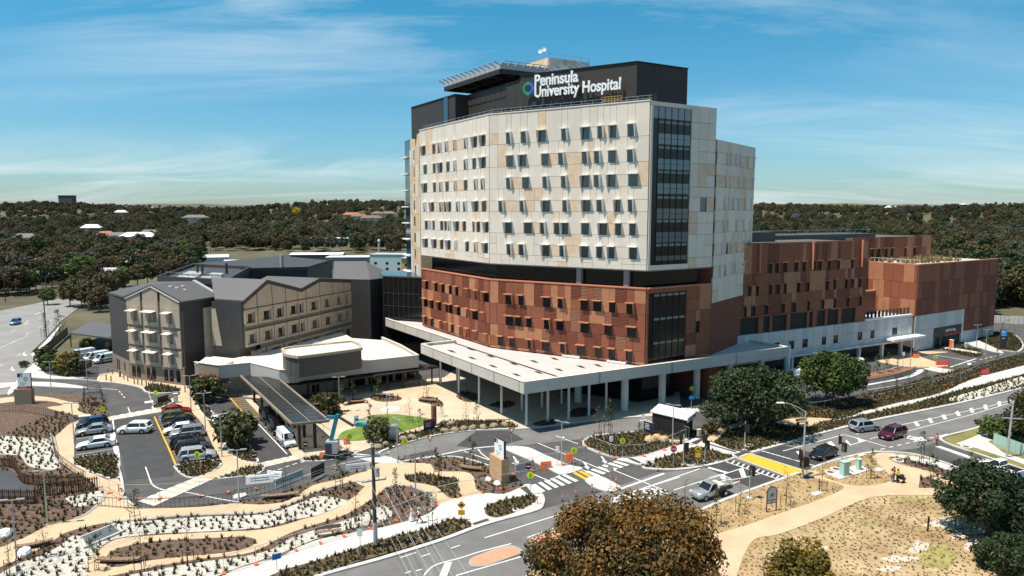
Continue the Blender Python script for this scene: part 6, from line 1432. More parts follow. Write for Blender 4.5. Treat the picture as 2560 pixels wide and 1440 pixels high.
car('suv', 'blue', 'bright blue car on the far highway', 'car', 'cars on the far highway', W(39,811), math.atan2(*(Vector(W(0,830)) - Vector(W(110,780))).yx))
car('hatch', 'red', 'red car behind the big dark tree by the undercroft', 'car', G4, W(1966,951), 0.4)
wv = car('van', 'white', 'white van in the undercroft lane behind the rounded green tree', 'van', G4, W(1995,946), 0.5, van_panel=True)
# ambulances
for i, (u, v, lb) in enumerate(((205,894, 'ambulance with yellow-green chequers, parked beside the dark yard fence'), (240,901, 'ambulance with yellow-green chequers between two others'), (266,905, 'ambulance with yellow-green chequers half hidden by the gabled wing'))):
    o = car('van', 'white', lb, 'ambulance', 'ambulances in the fenced yard', W(u, v), rad(238), van_panel=True)
    for s in (-1,1):
        mb = MB()
        for k in range(9):
            for h in range(2): x = -2.3 + k * .46; mb.box(x, x + .44, s * .99 - .012, s * .99 + .012, .62 + .22 * h, .82 + .22 * h, (k + h) % 2)
        mb.build('chequer_band', [M['lime'], M['shade_green']], o, False, False)
    MB().box(.6, .95, -.6, .6,2.0,2.12).build('light_bar', M['sign_blue'], o, False, False)
# utes
def make_ute(label, pm, tray):
    r = thing('ute', label, 'ute', group=G4); w = .93; pt = lambda mb, n, m, sm=False, par=None: mb.build(n, M[m], par or r, sm, False)
    sec = lambda x, zt, f, zb=.35: [(x, -w * f * .92, zb), (x, -w * f, zb + .15), (x, -w * f, zt - .14), (x, -w * f * .86, zt), (x, w * f * .86, zt), (x, w * f, zt - .14), (x, w * f, zb + .15), (x, w * f * .92, zb)]
    b = MB(); loft(b, [sec(-.35,1.16,1), sec(1.0,1.14,1), sec(1.9,1.08, .98), sec(2.45, .95, .9), sec(2.58, .72, .8, .42)]); pt(b, 'body', pm, True)
    g = MB(); g.hexa([(-.33, -.86,1.1), (1.15, -.86,1.1), (1.15, .86,1.1), (-.33, .86,1.1)], [(-.25, -.70,1.74), (.45, -.70,1.74), (.45, .70,1.74), (-.25, .70,1.74)]); pt(g, 'windows', 'car_glass')
    f = MB(); f.hexa([(-.36, -.74,1.74), (.52, -.74,1.74), (.52, .74,1.74), (-.36, .74,1.74)], [(-.3, -.66,1.80), (.38, -.66,1.80), (.38, .66,1.80), (-.3, .66,1.80)])
    for s in (-1,1): f.beam((1.15, s * .87,1.1), (.45, s * .71,1.74), .09); f.beam((-.33, s * .87,1.1), (-.25, s * .71,1.74), .14)
    pt(f, 'roof', pm); t_ = MB()
    if tray:
        t_.box(-2.55, -.45, -.95, .95, .82, .92)
        for a in ((-2.55,-2.5, -.95, .95), (-2.55, -.45, -.95, -.9), (-2.55, -.45, .9, .95)): t_.box(*a, .92,1.2)
        pt(t_, 'tray', 'black'); hb = MB()
        for s in (-1,1): hb.tube((-2.4, s * .9,1.2), (-2.4, s * .8,1.95), .035, n=6); hb.tube((-.5, s * .9, .92), (-.5, s * .8,1.9), .035, n=6); hb.tube((-2.4, s * .8,1.95), (-.5, s * .8,1.9), .03, n=6)
        hb.tube((-2.4, -.8,1.95), (-2.4, .8,1.95), .035, n=6); pt(hb, 'ladder_rack', 'white'); q = MB(); q.box(-1.5, -.6, -.85, .8, .93,1.45); pt(q, 'tool_box', 'ed_roof_white'); q = MB(); q.box(-2.4,-1.7, -.6, .85, .93,1.3); pt(q, 'tool_box', 'plain_grey')
        q = MB(); q.tube((2.66, -.7, .75), (2.66, .7, .75), .06); q.tube((2.66, -.45, .5), (2.66, -.45,1.0), .05); q.tube((2.66, .45, .5), (2.66, .45,1.0), .05); q.tube((2.66, -.45,1.0), (2.66, .45,1.0), .05); pt(q, 'bull_bar', 'steel')
    else:
        loft(t_, [sec(-2.5,1.14, .97), sec(-.36,1.16,1)]); pt(t_, 'tub', pm); q = MB(); q.box(-2.35, -.5, -.75, .75,1.1,1.18); pt(q, 'tub_cover', 'black')
    for x in (1.6,-1.5):
        for s in (1,-1): wo = pt(MB().tube((x, s * .72, .38), (x, s * .95, .38), .38, n=16), 'wheel', 'rubber'); pt(MB().tube((x, s * .8, .38), (x, s * .965, .38), .22, n=10), 'rim', 'rim', False, wo)
    for s in (1,-1): pt(MB().box(2.3,2.53, s * .5 if s > 0 else -.82, .82 if s > 0 else -.5, .78, .98), 'headlight', 'headlamp'); pt(MB().box(.75, .9, s * .93 if s > 0 else -1.15,1.15 if s > 0 else -.93,1.1,1.3), 'mirror', 'black')
    return r
u1 = make_ute('silver tray-back ute with ladder rack and bull bar leaving the crossing', 'p_silver', True); u1.location = (*W(1776,1241), .02); u1.rotation_euler = (0,0, rd2 + 0.05)
u2 = make_ute('white ute turning in from the side street', 'p_white', False); u2.location = (*W(2500,1183), .02); u2.rotation_euler = (0,0, math.atan2(*(Vector(W(2380,1140)) - Vector(W(2500,1180))).yx))
# boom lift
bl = thing('boom_lift', 'blue-green boom lift with folded arm and basket by the lawn', 'boom lift', (*W(838,1146), 0)); pt = lambda mb, n, m, sm=False: mb.build(n, M[m], bl, sm, False)
pt(MB().box(-1.3,1.3, -.7, .7, .45, .85), 'chassis', 'black')
for x in (-1,1):
    for s in (-1,1): pt(MB().tube((x, s * .6, .42), (x, s * .9, .42), .42, n=14), 'wheel', 'rubber')
pt(MB().box(-1.1, .5, -.65, .65, .86,2.5), 'turret', 'galv'); pt(MB().box(-1.15, -.3, -.7, .7, .9,2.3), 'counterweight', 'zinc')
pt(MB().beam((-.5,0,2.4), (.4,0,5.9), .42, .5), 'lower_boom', 'lift_teal'); pt(MB().beam((.4,0,5.9), (2.6,0,4.5), .26, .3), 'upper_boom', 'zinc'); pt(MB().beam((.2,0,5.7), (-1.0,0,5.8), .35, .35).tube((.4, -.3,5.9), (.4, .3,5.9), .25), 'elbow', 'lift_teal'); pt(MB().beam((2.6,0,4.5), (3.0,0,5.6), .2), 'jib', 'zinc')
bk_ = MB(); bk_.box(2.9,4.3, -.6, .6,4.6,4.85,1)
for x in (2.9,4.3):
    for y in (-.6, .6): bk_.tube((x, y, 4.85), (x, y, 5.8), .035, n=5)
for z in (5.3,5.8): bk_.beam((2.9, -.6, z), (4.3, -.6, z), .05); bk_.beam((2.9, .6, z), (4.3, .6, z), .05); bk_.beam((4.3, -.6, z), (4.3, .6, z), .05)
bk_.box(2.8,3.3, -.55, .0,5.2,5.9,1); bk_.build('basket', [M['white'], M['lift_teal']], bl, False, False)
def post_thing(name, label, cat, u, v, group=None, rz=0.0, z=0.12): return thing(name, label, cat, (*W(u, v), z), rz, group)
def lp(mb, n, m, r, sm=False): return mb.build(n, M[m], r, sm, False)
# twin-headed lamps
def lamp(label, h=5.9, heads=2):
    r = thing('street_lamp', label, 'street lamp', group='slim twin-headed lamps'); lp(MB().tube((0,0,0), (0,0, h), .085, .06,8), 'pole', 'galv', r); lp(MB().tube((0,0,0), (0,0, .08), .2), 'base_plate', 'galv', r)
    lp(MB().beam((-.75,0, h), (.75,0, h), .07, .06), 'cross_arm', 'galv', r)
    for s in (-1,1): lp(MB().box(min(s * .35, s * 1.05), max(s * .35, s * 1.05), -.17, .17, h + .01, h + .09), 'lamp_head', 'steel', r)
    return r
L0 = None
for i, (u, v, rz, lb) in enumerate(((129,986, .2, 'lamp behind the west pylon sign'), (220,981, .2, 'lamp at the yard gate'), (186,1111, .1, 'lamp at the end of the west parking bays'), (478,1028, .3, 'lamp on the raised path beside the red car'), (514,1081, .3, 'lamp at the head of the drop-off lane'), (555,1144, .3, 'lamp beside the drop-off island'), (598,1252, .2, 'lamp at the edge of the long upper path'), (119,1315, .2, 'lamp in front of the slatted screen'), (42,1402, .2, 'lamp on the west garden path'), (849,1032, .2, 'lamp beside the bushy plaza tree'), (969,1085, -.8, 'lamp with camera behind the lawn'), (994,1159, -.9, 'lamp on the drive corner by the grey kiosk'), (1039,1241, .2, 'lamp between the curved garden paths'), (1404,1167, -.6, 'lamp with camera on the concrete median'), (1681,1116, -.4, 'lamp beside the black hut'), (2275,920, .2, 'lamp on the cream path near the red barrier'), (2440,874, .2, 'lamp by the staff parking entry'), (2075,960, .2, 'lamp behind the rounded green tree'), (2463,888, .2, 'lamp on the entry kerb beside the parking mound'))):
    if L0 is None: L0 = lamp('')
    o = L0 if i == 0 else dup(L0, (0,0,0)); o.location = (*W(u, v), .12); o.rotation_euler = (0,0, rz); o['label'] = 'slim twin-headed ' + lb
    if 'camera' in lb: lp(MB().lathe([(0,3.6), (.13,3.65), (.15,3.85), (.13,3.95), (0,3.95)], 10, (.32, -.1)).beam((0,0,3.95), (.32, -.1,3.95), .06), 'camera', 'white', o)
# tall curved lamp at the crossing, and signals
def lantern(r, x, y, z, a, m='black'):
    mb = MB(); mb.box(-.22, .22, -.16, .16,0,1.0); mb.box(-.34, .34, .1, .13, -.12,1.12)
    o = lp(mb, 'lantern', m, r); o.location = (x, y, z); o.rotation_euler = (0,0, a)
    for k, c in enumerate(('logo_green', 'gold_lens', 'red_sign')): q = lp(MB().tube((0, -.165, .18 + .31 * k), (0, -.2, .18 + .31 * k), .11, n=8), 'lens', c, o)
D('gold_lens', (.35, .22, .02), .4)
r = post_thing('street_lamp', 'tall galvanised lamp with a curved outreach arm at the yellow crossing', 'street lamp', 2006,1197, rz=0)
hz = 8.5; p_ = Vector(W(2006,1197)); lp(MB().tube((0,0,0), (0,0, hz), .14, .09,10), 'pole', 'galv', r)
lp(MB().path([(0,0, hz - .1), (-1.0, -.1, hz + .55), (-2.0, -.2, hz + 1.0), (-2.9, -.3, hz + 1.15)], [.07, .06, .05, .045], 6).path([(0,0, hz - 1.0), (-1.0, -.1, hz + .1), (-1.9, -.2, hz + .95)], [.05, .04, .04], 6), 'arm', 'steel', r); lp(MB().box(-3.7,-2.8, -.45, -.12, hz + 1.08, hz + 1.22), 'lamp_head', 'white', r)
lantern(r, -.4, -.1,2.6, .9); lantern(r, .45, -.05,1.6,2.4); lantern(r, -.2, -.35,1.5, -.4)
for u, v, vt, aa, lb in ((1762,1156,1081, (2.2, -.6), 'signal post on the path corner before the yellow crossing'), (1708,1164,1088, (1.2,3.4), 'signal post on the planted triangle beside the stop sign'), (1861,1127,1056, (2.6,), 'signal post in front of the dark fig tree'), (1873,1247,1160, (-.7,), 'signal post on the dry verge beside the arched sign'), (2105,1161,1087, (1.3, -.8), 'signal post beside the mint green cabinets')):
    r = post_thing('traffic_signal', 'grey ' + lb, 'traffic signal', u, v, 'traffic signal posts at the crossing'); h = Zat(vt, W(u, v)); lp(MB().tube((0,0,0), (0,0, h), .07, n=8), 'pole', 'galv', r); lp(MB().box(-.3, .3, -.3, .3,0, .07), 'base_plate', 'concrete', r)
    for k, a in enumerate(aa): lantern(r, .4 * math.cos(a * 2) , .3 * math.sin(a * 2), h - 1.35 - .9 * k * (len(aa) > 1), a)
    lp(MB().tube((0,0, h), (0,0, h + .25), .09), 'finial', 'pale_teal_cap', r) if 'pale_teal_cap' in M else None
# signs
def disc(r, z, rad_, m, a=0.0, n=20, t=.03, y=0.0): return lp(MB().tube((0, y, z), (0, y - t, z), rad_, n=n), 'sign_face', m, r)
def sign_post(label, u, v, vt, kind, rz=0.0, z=.12):
    r = post_thing('road_sign', label, 'road sign', u, v, None, rz, z); h = Zat(vt, W(u, v)) - z; lp(MB().tube((0, .03,0), (0, .03, h), .035, n=6), 'post', 'galv', r)
    if kind == 'ped':
        disc(r, h - .35, .42, 'lime'); mb = MB(); mb.beam((-.02, -.04, h - .2), (-.14, -.04, h - .55), .08, .02); mb.beam((.02, -.04, h - .2), (.14, -.04, h - .55), .08, .02); mb.box(-.06, .06, -.05, -.031, h - .22, h - .12); lp(mb, 'walking_legs_symbol', 'black', r)
    elif kind == 'diamond':
        mb = MB(); s = .48; c = h - .5; mb.hexa([(0,0, c - s), (s, 0, c), (0,0, c + s), (-s, 0, c)], [(0, -.03, c - s), (s, -.03, c), (0, -.03, c + s), (-s, -.03, c)]); lp(mb, 'sign_face', 'amber', r); mb = MB(); mb.hexa([(-.28, -.031, c - .08), (.28, -.031, c - .08), (.1, -.031, c + .12), (-.1, -.031, c + .12)], [(-.28, -.045, c - .08), (.28, -.045, c - .08), (.1, -.045, c + .12), (-.1, -.045, c + .12)]); lp(mb, 'hump_symbol', 'black', r); lp(MB().box(-.36, .36, -.03,0, h - 1.62, h - 1.05), 'speed_plate', 'amber', r)
    elif kind == 'stop':
        lp(MB().tube((0,0, h - .4), (0, -.03, h - .4), .45, n=8), 'sign_face', 'red_sign', r); F = Face((-.45,0), (.45,0)); t_ = text_on(F, None, 'STOP', .14, h - .52, .28, 'letter_white', .035, .005, width=.62); t_.parent = r
    elif kind == 'give':
        mb = MB(); lp(mb.hexa([(-.45,0, h), (0,0, h - .8), (.45,0, h)], [(-.45, -.03, h), (0, -.03, h - .8), (.45, -.03, h)]), 'sign_border', 'red_sign', r); mb = MB(); lp(mb.hexa([(-.26, -.031, h - .1), (0, -.031, h - .56), (.26, -.031, h - .1)], [(-.26, -.04, h - .1), (0, -.04, h - .56), (.26, -.04, h - .1)]), 'sign_face', 'white', r)
    elif kind == 'nostop': disc(r, h - .4, .4, 'maroon_sign'); lp(MB().beam((-.28, -.04, h - .4), (.28, -.04, h - .4), .12, .02), 'bar', 'white', r)
    elif kind == 'plate': lp(MB().box(-.25, .25, -.03,0, h - .75, h), 'sign_face', 'white', r)
    elif kind == 'blue': lp(MB().box(-.4, .4, -.03,0, h - .55, h), 'sign_face', 'sign_blue', r)
    elif kind == 'back': disc(r, h - .4, .4, 'galv')
    return r
D('amber', (.80, .42, .01), .5); D('maroon_sign', (.09, .02, .03), .5)
for u, v, vt, k, rz, lb in ((391,1012,977, 'ped', -.2, 'round yellow pedestrian sign at the top car park crossing'), (494,1163,1130, 'ped', 0, 'round yellow pedestrian sign in front of the end silver SUV'), (875,1130,1084, 'ped', .3, 'round yellow pedestrian sign beside the boom lift'), (1013,1153,1099, 'ped', .3, 'round yellow pedestrian sign on the inner drive kerb'), (1434,1180,1120, 'ped', .2, 'round yellow pedestrian sign on the concrete median'), (1326,1240,1181, 'ped', 0, 'round yellow pedestrian sign at the near end of the striped crossing'), (1556,1147,1096, 'ped', .3, 'round yellow pedestrian sign on the planted island'), (1655,1012,974, 'ped', 0, 'round yellow pedestrian sign before the canopy pillars'), (1729,1000,966, 'ped', 0, 'round yellow pedestrian sign beside the canopy lane'), (2337,925,889, 'ped', 0, 'round yellow pedestrian sign by the red water barrier'), (2468,918,893, 'ped', .4, 'round yellow pedestrian sign at the far lane'), (2518,825,797, 'ped', 0, 'round yellow pedestrian sign beyond the staff car park'), (257,1040,1018, 'ped', .8, 'green-yellow pedestrian sign by the dark garden cage'),
                          (1154,1304,1251, 'diamond', 0, 'yellow diamond hump sign with speed plate on the near footpath'), (1744,1169,1113, 'diamond', 0, 'yellow diamond hump sign with speed plate on the planted triangle'), (1683,1169,1115, 'stop', 0, 'red octagonal stop sign on the planted triangle'), (1076,1140,1090, 'give', 0, 'give way triangle on the inner drive'), (1279,1122,1070, 'give', 0, 'give way triangle at the median nose'), (1675,1060,1026, 'give', 0, 'give way triangle behind the black hut'),
                          (1321,1178,1158, 'nostop', 0, 'no entry disc above the fence gate at the pylon sign'), (637,1165,1130, 'nostop', .4, 'no entry disc on the raised crossing'), (765,1145,1103, 'nostop', .2, 'no entry disc at the shelter end'), (728,1130,1082, 'back', .2, 'grey back of a round sign beside the white van'), (901,1390,1322, 'plate', 0, 'small white sign beside the power pole'), (1525,1225,1162, 'back', 0, 'back of a round sign on the median island'), (2115,1150,1108, 'back', 0, 'back of a sign beside the signal post'), (1393,1165,1115, 'plate', 0, 'small white plate sign on the median'), (1527,1140,1090, 'plate', .2, 'small white plate sign on the planted island'), (1607,1095,1036, 'plate', 0, 'narrow plate sign beside the black hut'), (1728,1022,990, 'blue', 0, 'small blue sign on the canopy lane'), (693,1430,1384, 'blue', .6, 'blue street name blade at the near footpath'), (2256,935,880, 'plate', 0, 'plate sign by the cream path bed')): sign_post(lb, u, v, vt, k, rz)
# flexible bollards and timber bollards
fb0 = None
for u, v in ((1406,1253), (1440,1241), (1480,1231), (1344,1263), (1540,1209), (1645,1178), (1455,1111), (297,1232)):
    if fb0 is None: fb0 = thing('flexible_bollard', 'orange-red flexible bollard with white bands', 'bollard', group='orange flexible bollards along the kerb lines'); lp(MB().tube((0,0,0), (0,0, .95), .055, .045).box(-.12, .12, -.05, .05, .92,1.02), 'post', 'hot_red', fb0); lp(MB().tube((0,0, .5), (0,0, .62), .06).tube((0,0, .74), (0,0, .86), .06), 'reflective_band', 'white', fb0); lp(MB().tube((0,0,0), (0,0, .08), .2, .16), 'base', 'rubber', fb0); o = fb0
    else: o = dup(fb0, (0,0,0))
    o.location = (*W(u, v), .02); o['label'] = 'orange-red flexible bollard ' + {1344: 'at the oval bed tip', 1540: 'at the median island end', 1645: 'at the planted triangle kerb', 1455: 'at the island bed nose', 297: 'beside the west path gate'}.get(u, 'on the kerb line across the site entry')
tb0 = None
for u, v in ((266,952), (278,956), (299,944), (310,950), (320,955), (336,962), (345,963), (355,965), (366,968), (372,972), (378,974), (385,975), (393,977), (414,980), (431,982), (463,982), (520,972), (536,980), (555,982), (573,987), (592,992), (270,935), (281,937), (302,943), (633,990)):
    if tb0 is None: tb0 = thing('bollard', 'timber-brown bollard lining the emergency forecourt', 'bollard', group='bollards along the emergency forecourt'); lp(MB().tube((0,0,0), (0,0,1.15), .11, n=10), 'post', 'wood', tb0); lp(MB().tube((0,0,1.15), (0,0,1.2), .12, n=10), 'cap', 'galv', tb0); o = tb0
    else: o = dup(tb0, (0,0,0))
    o.location = (*W(u, v), .12)
for u, v in ((1021,1158), (1036,1158), (1051,1158), (1067,1158)):
    r = post_thing('bike_hoop', 'small steel bike hoop in a row on the garden path edge', 'bike hoop', u, v, 'bike hoops on the garden path'); lp(MB().path([(-.2,0,0), (-.2,0, .75), (0,0, .9), (.2,0, .75), (.2,0,0)], [.03] * 5,6), 'hoop', 'galv', r)
# pylon signs
def pylon(label, a, b, v_pl, v_top, depth, m, lines, red=False):
    A, B = Vector(W(*a)), Vector(W(*b)); F = Face(A, B); r = thing('pylon_sign', label, 'sign', (A.x, A.y, 0)); z1 = Zat(v_pl, A); zt = Zat(v_top, A)
    mb = MB(); F.box(mb, 0, F.L, 0, z1, -depth, 0); mb.build('plinth', M[m], r); mb = MB(); F.box(mb, F.L * .2, F.L * .98, z1 - .3, zt, -depth * .62, -depth * .35); mb.build('panel', M['sign_navy'], r)
    mb = MB(); o = -depth * .35; F.box(mb, F.L * .21, F.L * .97, z1 + (.45 if red else .03), zt - .04, o, o + .03); mb.build('sign_face', M['white'], r); w_ = F.L * .76; s0 = F.L * .21
    if red: mb = MB(); F.box(mb, s0, s0 + w_, z1 + .02, z1 + .44, o, o + .03); mb.build('red_band', M['red_sign'], r); text_on(F, r, '+ EMERGENCY', s0 + .1, z1 + .13, .2, 'letter_white', o + .034, .004)
    mb = MB(); F.box(mb, s0, s0 + w_ * .36, zt - .62, zt - .05, o + .031, o + .04); mb.build('number_panel', M['sign_navy'], r); text_on(F, r, '2', s0 + w_ * .2, zt - .56, .5, 'letter_white', o + .045, .004, bold=.01)
    ring(F, r, s0 + w_ * .62, zt - .95, .2, .34, [M['teal']] * 3, o + .032, ext=.01); text_on(F, r, lines[0], s0 + w_ * .18, zt - 1.75, .27, 'teal', o + .034, .004); text_on(F, r, lines[1], s0 + w_ * .18, zt - 2.05, .27, 'teal', o + .034, .004)
    return r
pylon('white entry pylon sign on a sandstone plinth beside the striped crossing', (1224,1194), (1254,1213), 1133,1090,1.1, 'sandstone', ('Peninsula', 'Health'))
pylon('white entry pylon sign with red emergency band on a stone plinth beside the highway turn', (37,1013), (80,1012), 974,935, .9, 'ed_band', ('Peninsula', 'Health'), True)
r = thing('parking_totem', 'tall parking totem with blue P1 panel over a dark column', 'sign', (*W(2507,874), 0)); F = Face((-.75,0), (.75,0))
lp(MB().box(-.75, .75,0, .35,0,4.9), 'column', 'dark_clad', r); lp(MB().box(-.74, .74, -.04,0,3.3,4.85), 'blue_panel', 'sign_blue', r); t_ = text_on(F, None, 'P1', .25,3.95, .85, 'letter_white', .05, .01, bold=.01); t_.parent = r; lp(MB().box(-.5, .3, -.05, -.041,3.5,3.6).box(-.3, .2, -.05, -.001,2.7,2.85), 'arrow', 'letter_white', r)
r = thing('totem_column', 'round ribbed brown totem column on a pale base beside the lawn', 'totem', (*W(1085,1070), .12)); lp(MB().tube((0,0,0), (0,0, .28), .85, n=18), 'base', 'concrete', r)
for k in range(17): lp(MB().tube((0,0, .28 + k * .19), (0,0, .45 + k * .19), .42, n=16), 'ring', 'rust', r)
# arched board sign
A, B = Vector(W(1916,1282)), Vector(W(1940,1278)); F = Face(A, B); r = thing('arched_sign', 'arched grey notice board on two posts in the dry verge', 'sign', (A.x, A.y, .09)); fr_ = MB(); wv_ = F.L; h0 = 2.3
pts = [(0, .09), (0, h0)] + [(wv_ / 2 - wv_ / 2 * math.cos(a), h0 + .62 * math.sin(a)) for a in [k * math.pi / 10 for k in range(1,10)]] + [(wv_, h0), (wv_, .09)]
for a, b in zip(pts, pts[1:]): fr_.beam(F.P(a[0], a[1]), F.P(b[0], b[1]), .1)
for z in (1.05,1.4): fr_.beam(F.P(0, z), F.P(wv_, z), .07)
fr_.beam(F.P(wv_ / 2,1.05), F.P(wv_ / 2,1.4), .06); fr_.build('frame', M['zinc'], r); mb = MB(); q = [p for p in pts[1:-1]]; lo_ = [(0,1.42), (wv_, 1.42)]; pl = [lo_[0]] + q + [lo_[1]]
mb.hexa([F.P(a, b, -.02) for a, b in pl], [F.P(a, b, .02) for a, b in pl]); mb.build('board', M['pale_metal'], r); mb = MB(); F.box(mb, .05, wv_ - .05,1.07,1.38, -.02, .02); mb.build('lower_board', M['pale_metal'], r)
mb = MB()
for k in range(7): a = k * .9; mb.beam(F.P(wv_ / 2 + .05 * math.cos(a), 1.95 + .05 * math.sin(a), .03), F.P(wv_ / 2 + .27 * math.cos(a), 1.95 + .25 * math.sin(a), .03), .09, .02)
mb.build('emblem', M['sign_navy'], r)
# direction boards
def board(label, u0, v0, u1, v1, h, m, z0=.35, frame='pale_metal'):
    A, B = Vector(W(u0, v0)), Vector(W(u1, v1)); F = Face(A, B); r = thing('direction_board', label, 'sign', (A.x, A.y, .1)); mb = MB(); F.box(mb, 0, F.L, z0, h, -.08,0); mb.build('board', M[m], r); mb = MB()
    for s in (0, F.L - .1): F.box(mb, s, s + .1, .05, h + .05, -.14, -.081)
    mb.build('posts', M[frame], r); return F, r, h
for a in (('dark red and navy directory board among the boulders', 1060,1082,1088,1076,1.9, 'sign_navy'), ('navy information board with pale frame beside the black hut', 1609,1080,1632,1088,1.75, 'sign_navy'), ('dark board in the bed at the top of the car park', 395,1012,422,1004,1.3, 'dark_clad'), ('brown timber board beside the leafy tree', 779,1206,812,1188,1.75, 'stake'), ('dark red board below the garden cage', 226,1020,250,1018,1.0, 'rust'), ('long pale blue fence board in front of the car park exit', 690,1222,758,1195,1.15, 'pale_teal'), ('grey mesh sign panel at the pylon sign gate', 1290,1185,1335,1172,1.2, 'galv')):
    F, r, h = board(*a); mb = MB()
    if 'navy' in a[0]:
        for k in range(4): F.box(mb, .25, F.L * (.55 + .1 * (k % 2)), h - .35 - .24 * k, h - .28 - .24 * k, .001, .008)
        mb.build('text_lines', M['letter_white'], r)
    if 'dark red and navy' in a[0]: mb = MB(); F.box(mb, 0, F.L, h - .45, h, .002, .02); mb.build('header', M['red_sign'], r)
# black hut
h_ = [Vector(W(*p)) for p in ((1630,1078), (1713,1097), (1731,1082))]; h_.append(h_[0] + h_[2] - h_[1]); r = thing('black_hut', 'black ribbed security hut with white skillion roof beside the planted island', 'hut', (h_[1].x, h_[1].y, .1)); M['black_rib'] = ribbed('black_rib', (.012, .011, .011), (.018, .016, .016), .3, (.8, .5,0))
MB().prism(h_, 0,2.9).build('wall', M['black_rib'], r); c = sum(h_, Vector((0,0))) / 4; e = [c + (p - c) * 1.12 for p in h_]; mb = MB(); slab(mb, [p3(e[0], 3.1), p3(e[1], 2.95), p3(e[2], 3.25), p3(e[3], 3.4)], .14); mb.build('roof', M['white_metal'], r)
F = Face(e[1], e[2]); mb = MB(); F.box(mb, -.1, F.L, 2.55,3.25, .02, .1); mb.build('sign_panel', M['pale_metal'], r); text_on(F, r, 'SECURITY', F.L * .14,2.72, .34, 'sign_navy', .11, .005, width=F.L * .72)
# kiosk, cabinets, bins
for nm, lb, u, v, w_, d_, h, m, m2 in (('grey_kiosk', 'grey metal kiosk with flat lid at the drive corner', 982,1100,1.5,1.2,2.0, 'galv', 'steel'), ('service_cabinet', 'tall mint green electrical cabinet on the larger concrete pad', 2110,1191, .9, .7,1.75, 'mint', 'mint'), ('service_cabinet', 'small mint green electrical pillar on the further concrete pad', 2146,1177, .5, .5,1.35, 'mint', 'mint'), ('service_box', 'pale stone box beside the west path', 213,1062,1.5,1.0,1.25, 'ed_cream', 'concrete'), ('ticket_machine', 'ticket machine with white awning at the car park exit', 440,1008, .6, .5,1.5, 'wood', 'white'), ('round_bin', 'grey cylindrical tank beside the shelter', 806,1022,1.0,1.0,1.5, 'galv', 'steel'), ('entry_machine', 'orange and white entry machine on the parking entry island', 2378,872, .5, .8,2.0, 'orange', 'white'), ('entry_machine', 'small cream ticket pillar on the near parking entry island', 2415,873, .6, .5,1.3, 'ed_cream', 'white'), ('service_box', 'cream pedestal beside the fig tree path', 1747,1095, .45, .45,1.1, 'ed_cream', 'concrete')):
    if 'mint' not in M: D('mint', (.36, .55, .50), .5)
    r = post_thing(nm, lb, 'cabinet', u, v, None, .35, .15); lp(MB().box(-w_ / 2, w_ / 2, -d_ / 2, d_ / 2,0, h), 'housing', m, r); lp(MB().box(-w_ / 2 - .05, w_ / 2 + .05, -d_ / 2 - .05, d_ / 2 + .05, h + .003, h + .09), 'lid', m2, r); lp(MB().box(-w_ / 2 + .06, w_ / 2 - .06, -d_ / 2 - .02, -d_ / 2, .12, h - .12), 'door', m2, r)
# benches
def bench(label, u, v, rz, back=True, L_=1.9):
    r = post_thing('bench', label, 'bench', u, v, None, rz, .14)
    for k in range(4): lp(MB().box(-L_ / 2, L_ / 2, -.25 + k * .13, -.14 + k * .13, .43, .48), 'slat', 'wood', r)
    if back:
        for k in range(3): lp(MB().box(-L_ / 2, L_ / 2, .28, .33, .55 + k * .14, .66 + k * .14), 'back_slat', 'wood', r)
    for s in (-1,1): lp(MB().box(s * L_ * .38 - .04, s * L_ * .38 + .04, -.22, .3,0, .42).box(s * L_ * .38 - .03, s * L_ * .38 + .03, .27, .32, .0, .95 if back else .3), 'leg', 'zinc', r)
bench('timber slatted bench with backrest on the white roadside footpath', 821,1341, .28, True, 2.6); bench('dark bench with backrest on the pale rest area by the fig tree', 2006,1064, .3, True, 2.1); bench('dark long bench at the edge of the plaza shade', 1247,1058, .05, False, 4.2)
for u, v, rz, L_, lb in ((295,1411,0,4.0, 'curved log seat at the tip of the oval bed'), (700,1248, .25,4.2, 'curved timber seat in the upper garden bed'), (85,1372, .5,3.2, 'log seat beside the west garden path'), (1176,1178, -.35,3.0, 'curved timber seat by the planted corner'), (893,1010, .3,3.2, 'curved timber seat near the verandah'), (1068,1006, -.4,3.4, 'curved timber seat in the round plaza bed'), (960,993,0,3.4, 'straight bench behind the plaza oval bed')):
    r = post_thing('curved_seat', lb, 'seat', u, v, None, rz, .14); n = 9
    for k in range(n): x = (k - (n - 1) / 2) * L_ / n; lp(MB().box(x - L_ / n * .46, x + L_ / n * .46, -.3 + .12 * (x / L_ * 2) ** 2 * 2, .3 + .12 * (x / L_ * 2) ** 2 * 2, .3, .45), 'plank', 'wood', r)
    lp(MB().box(-L_ * .4, L_ * .4, -.12, .22,0, .29), 'base', 'painted_shade', r)
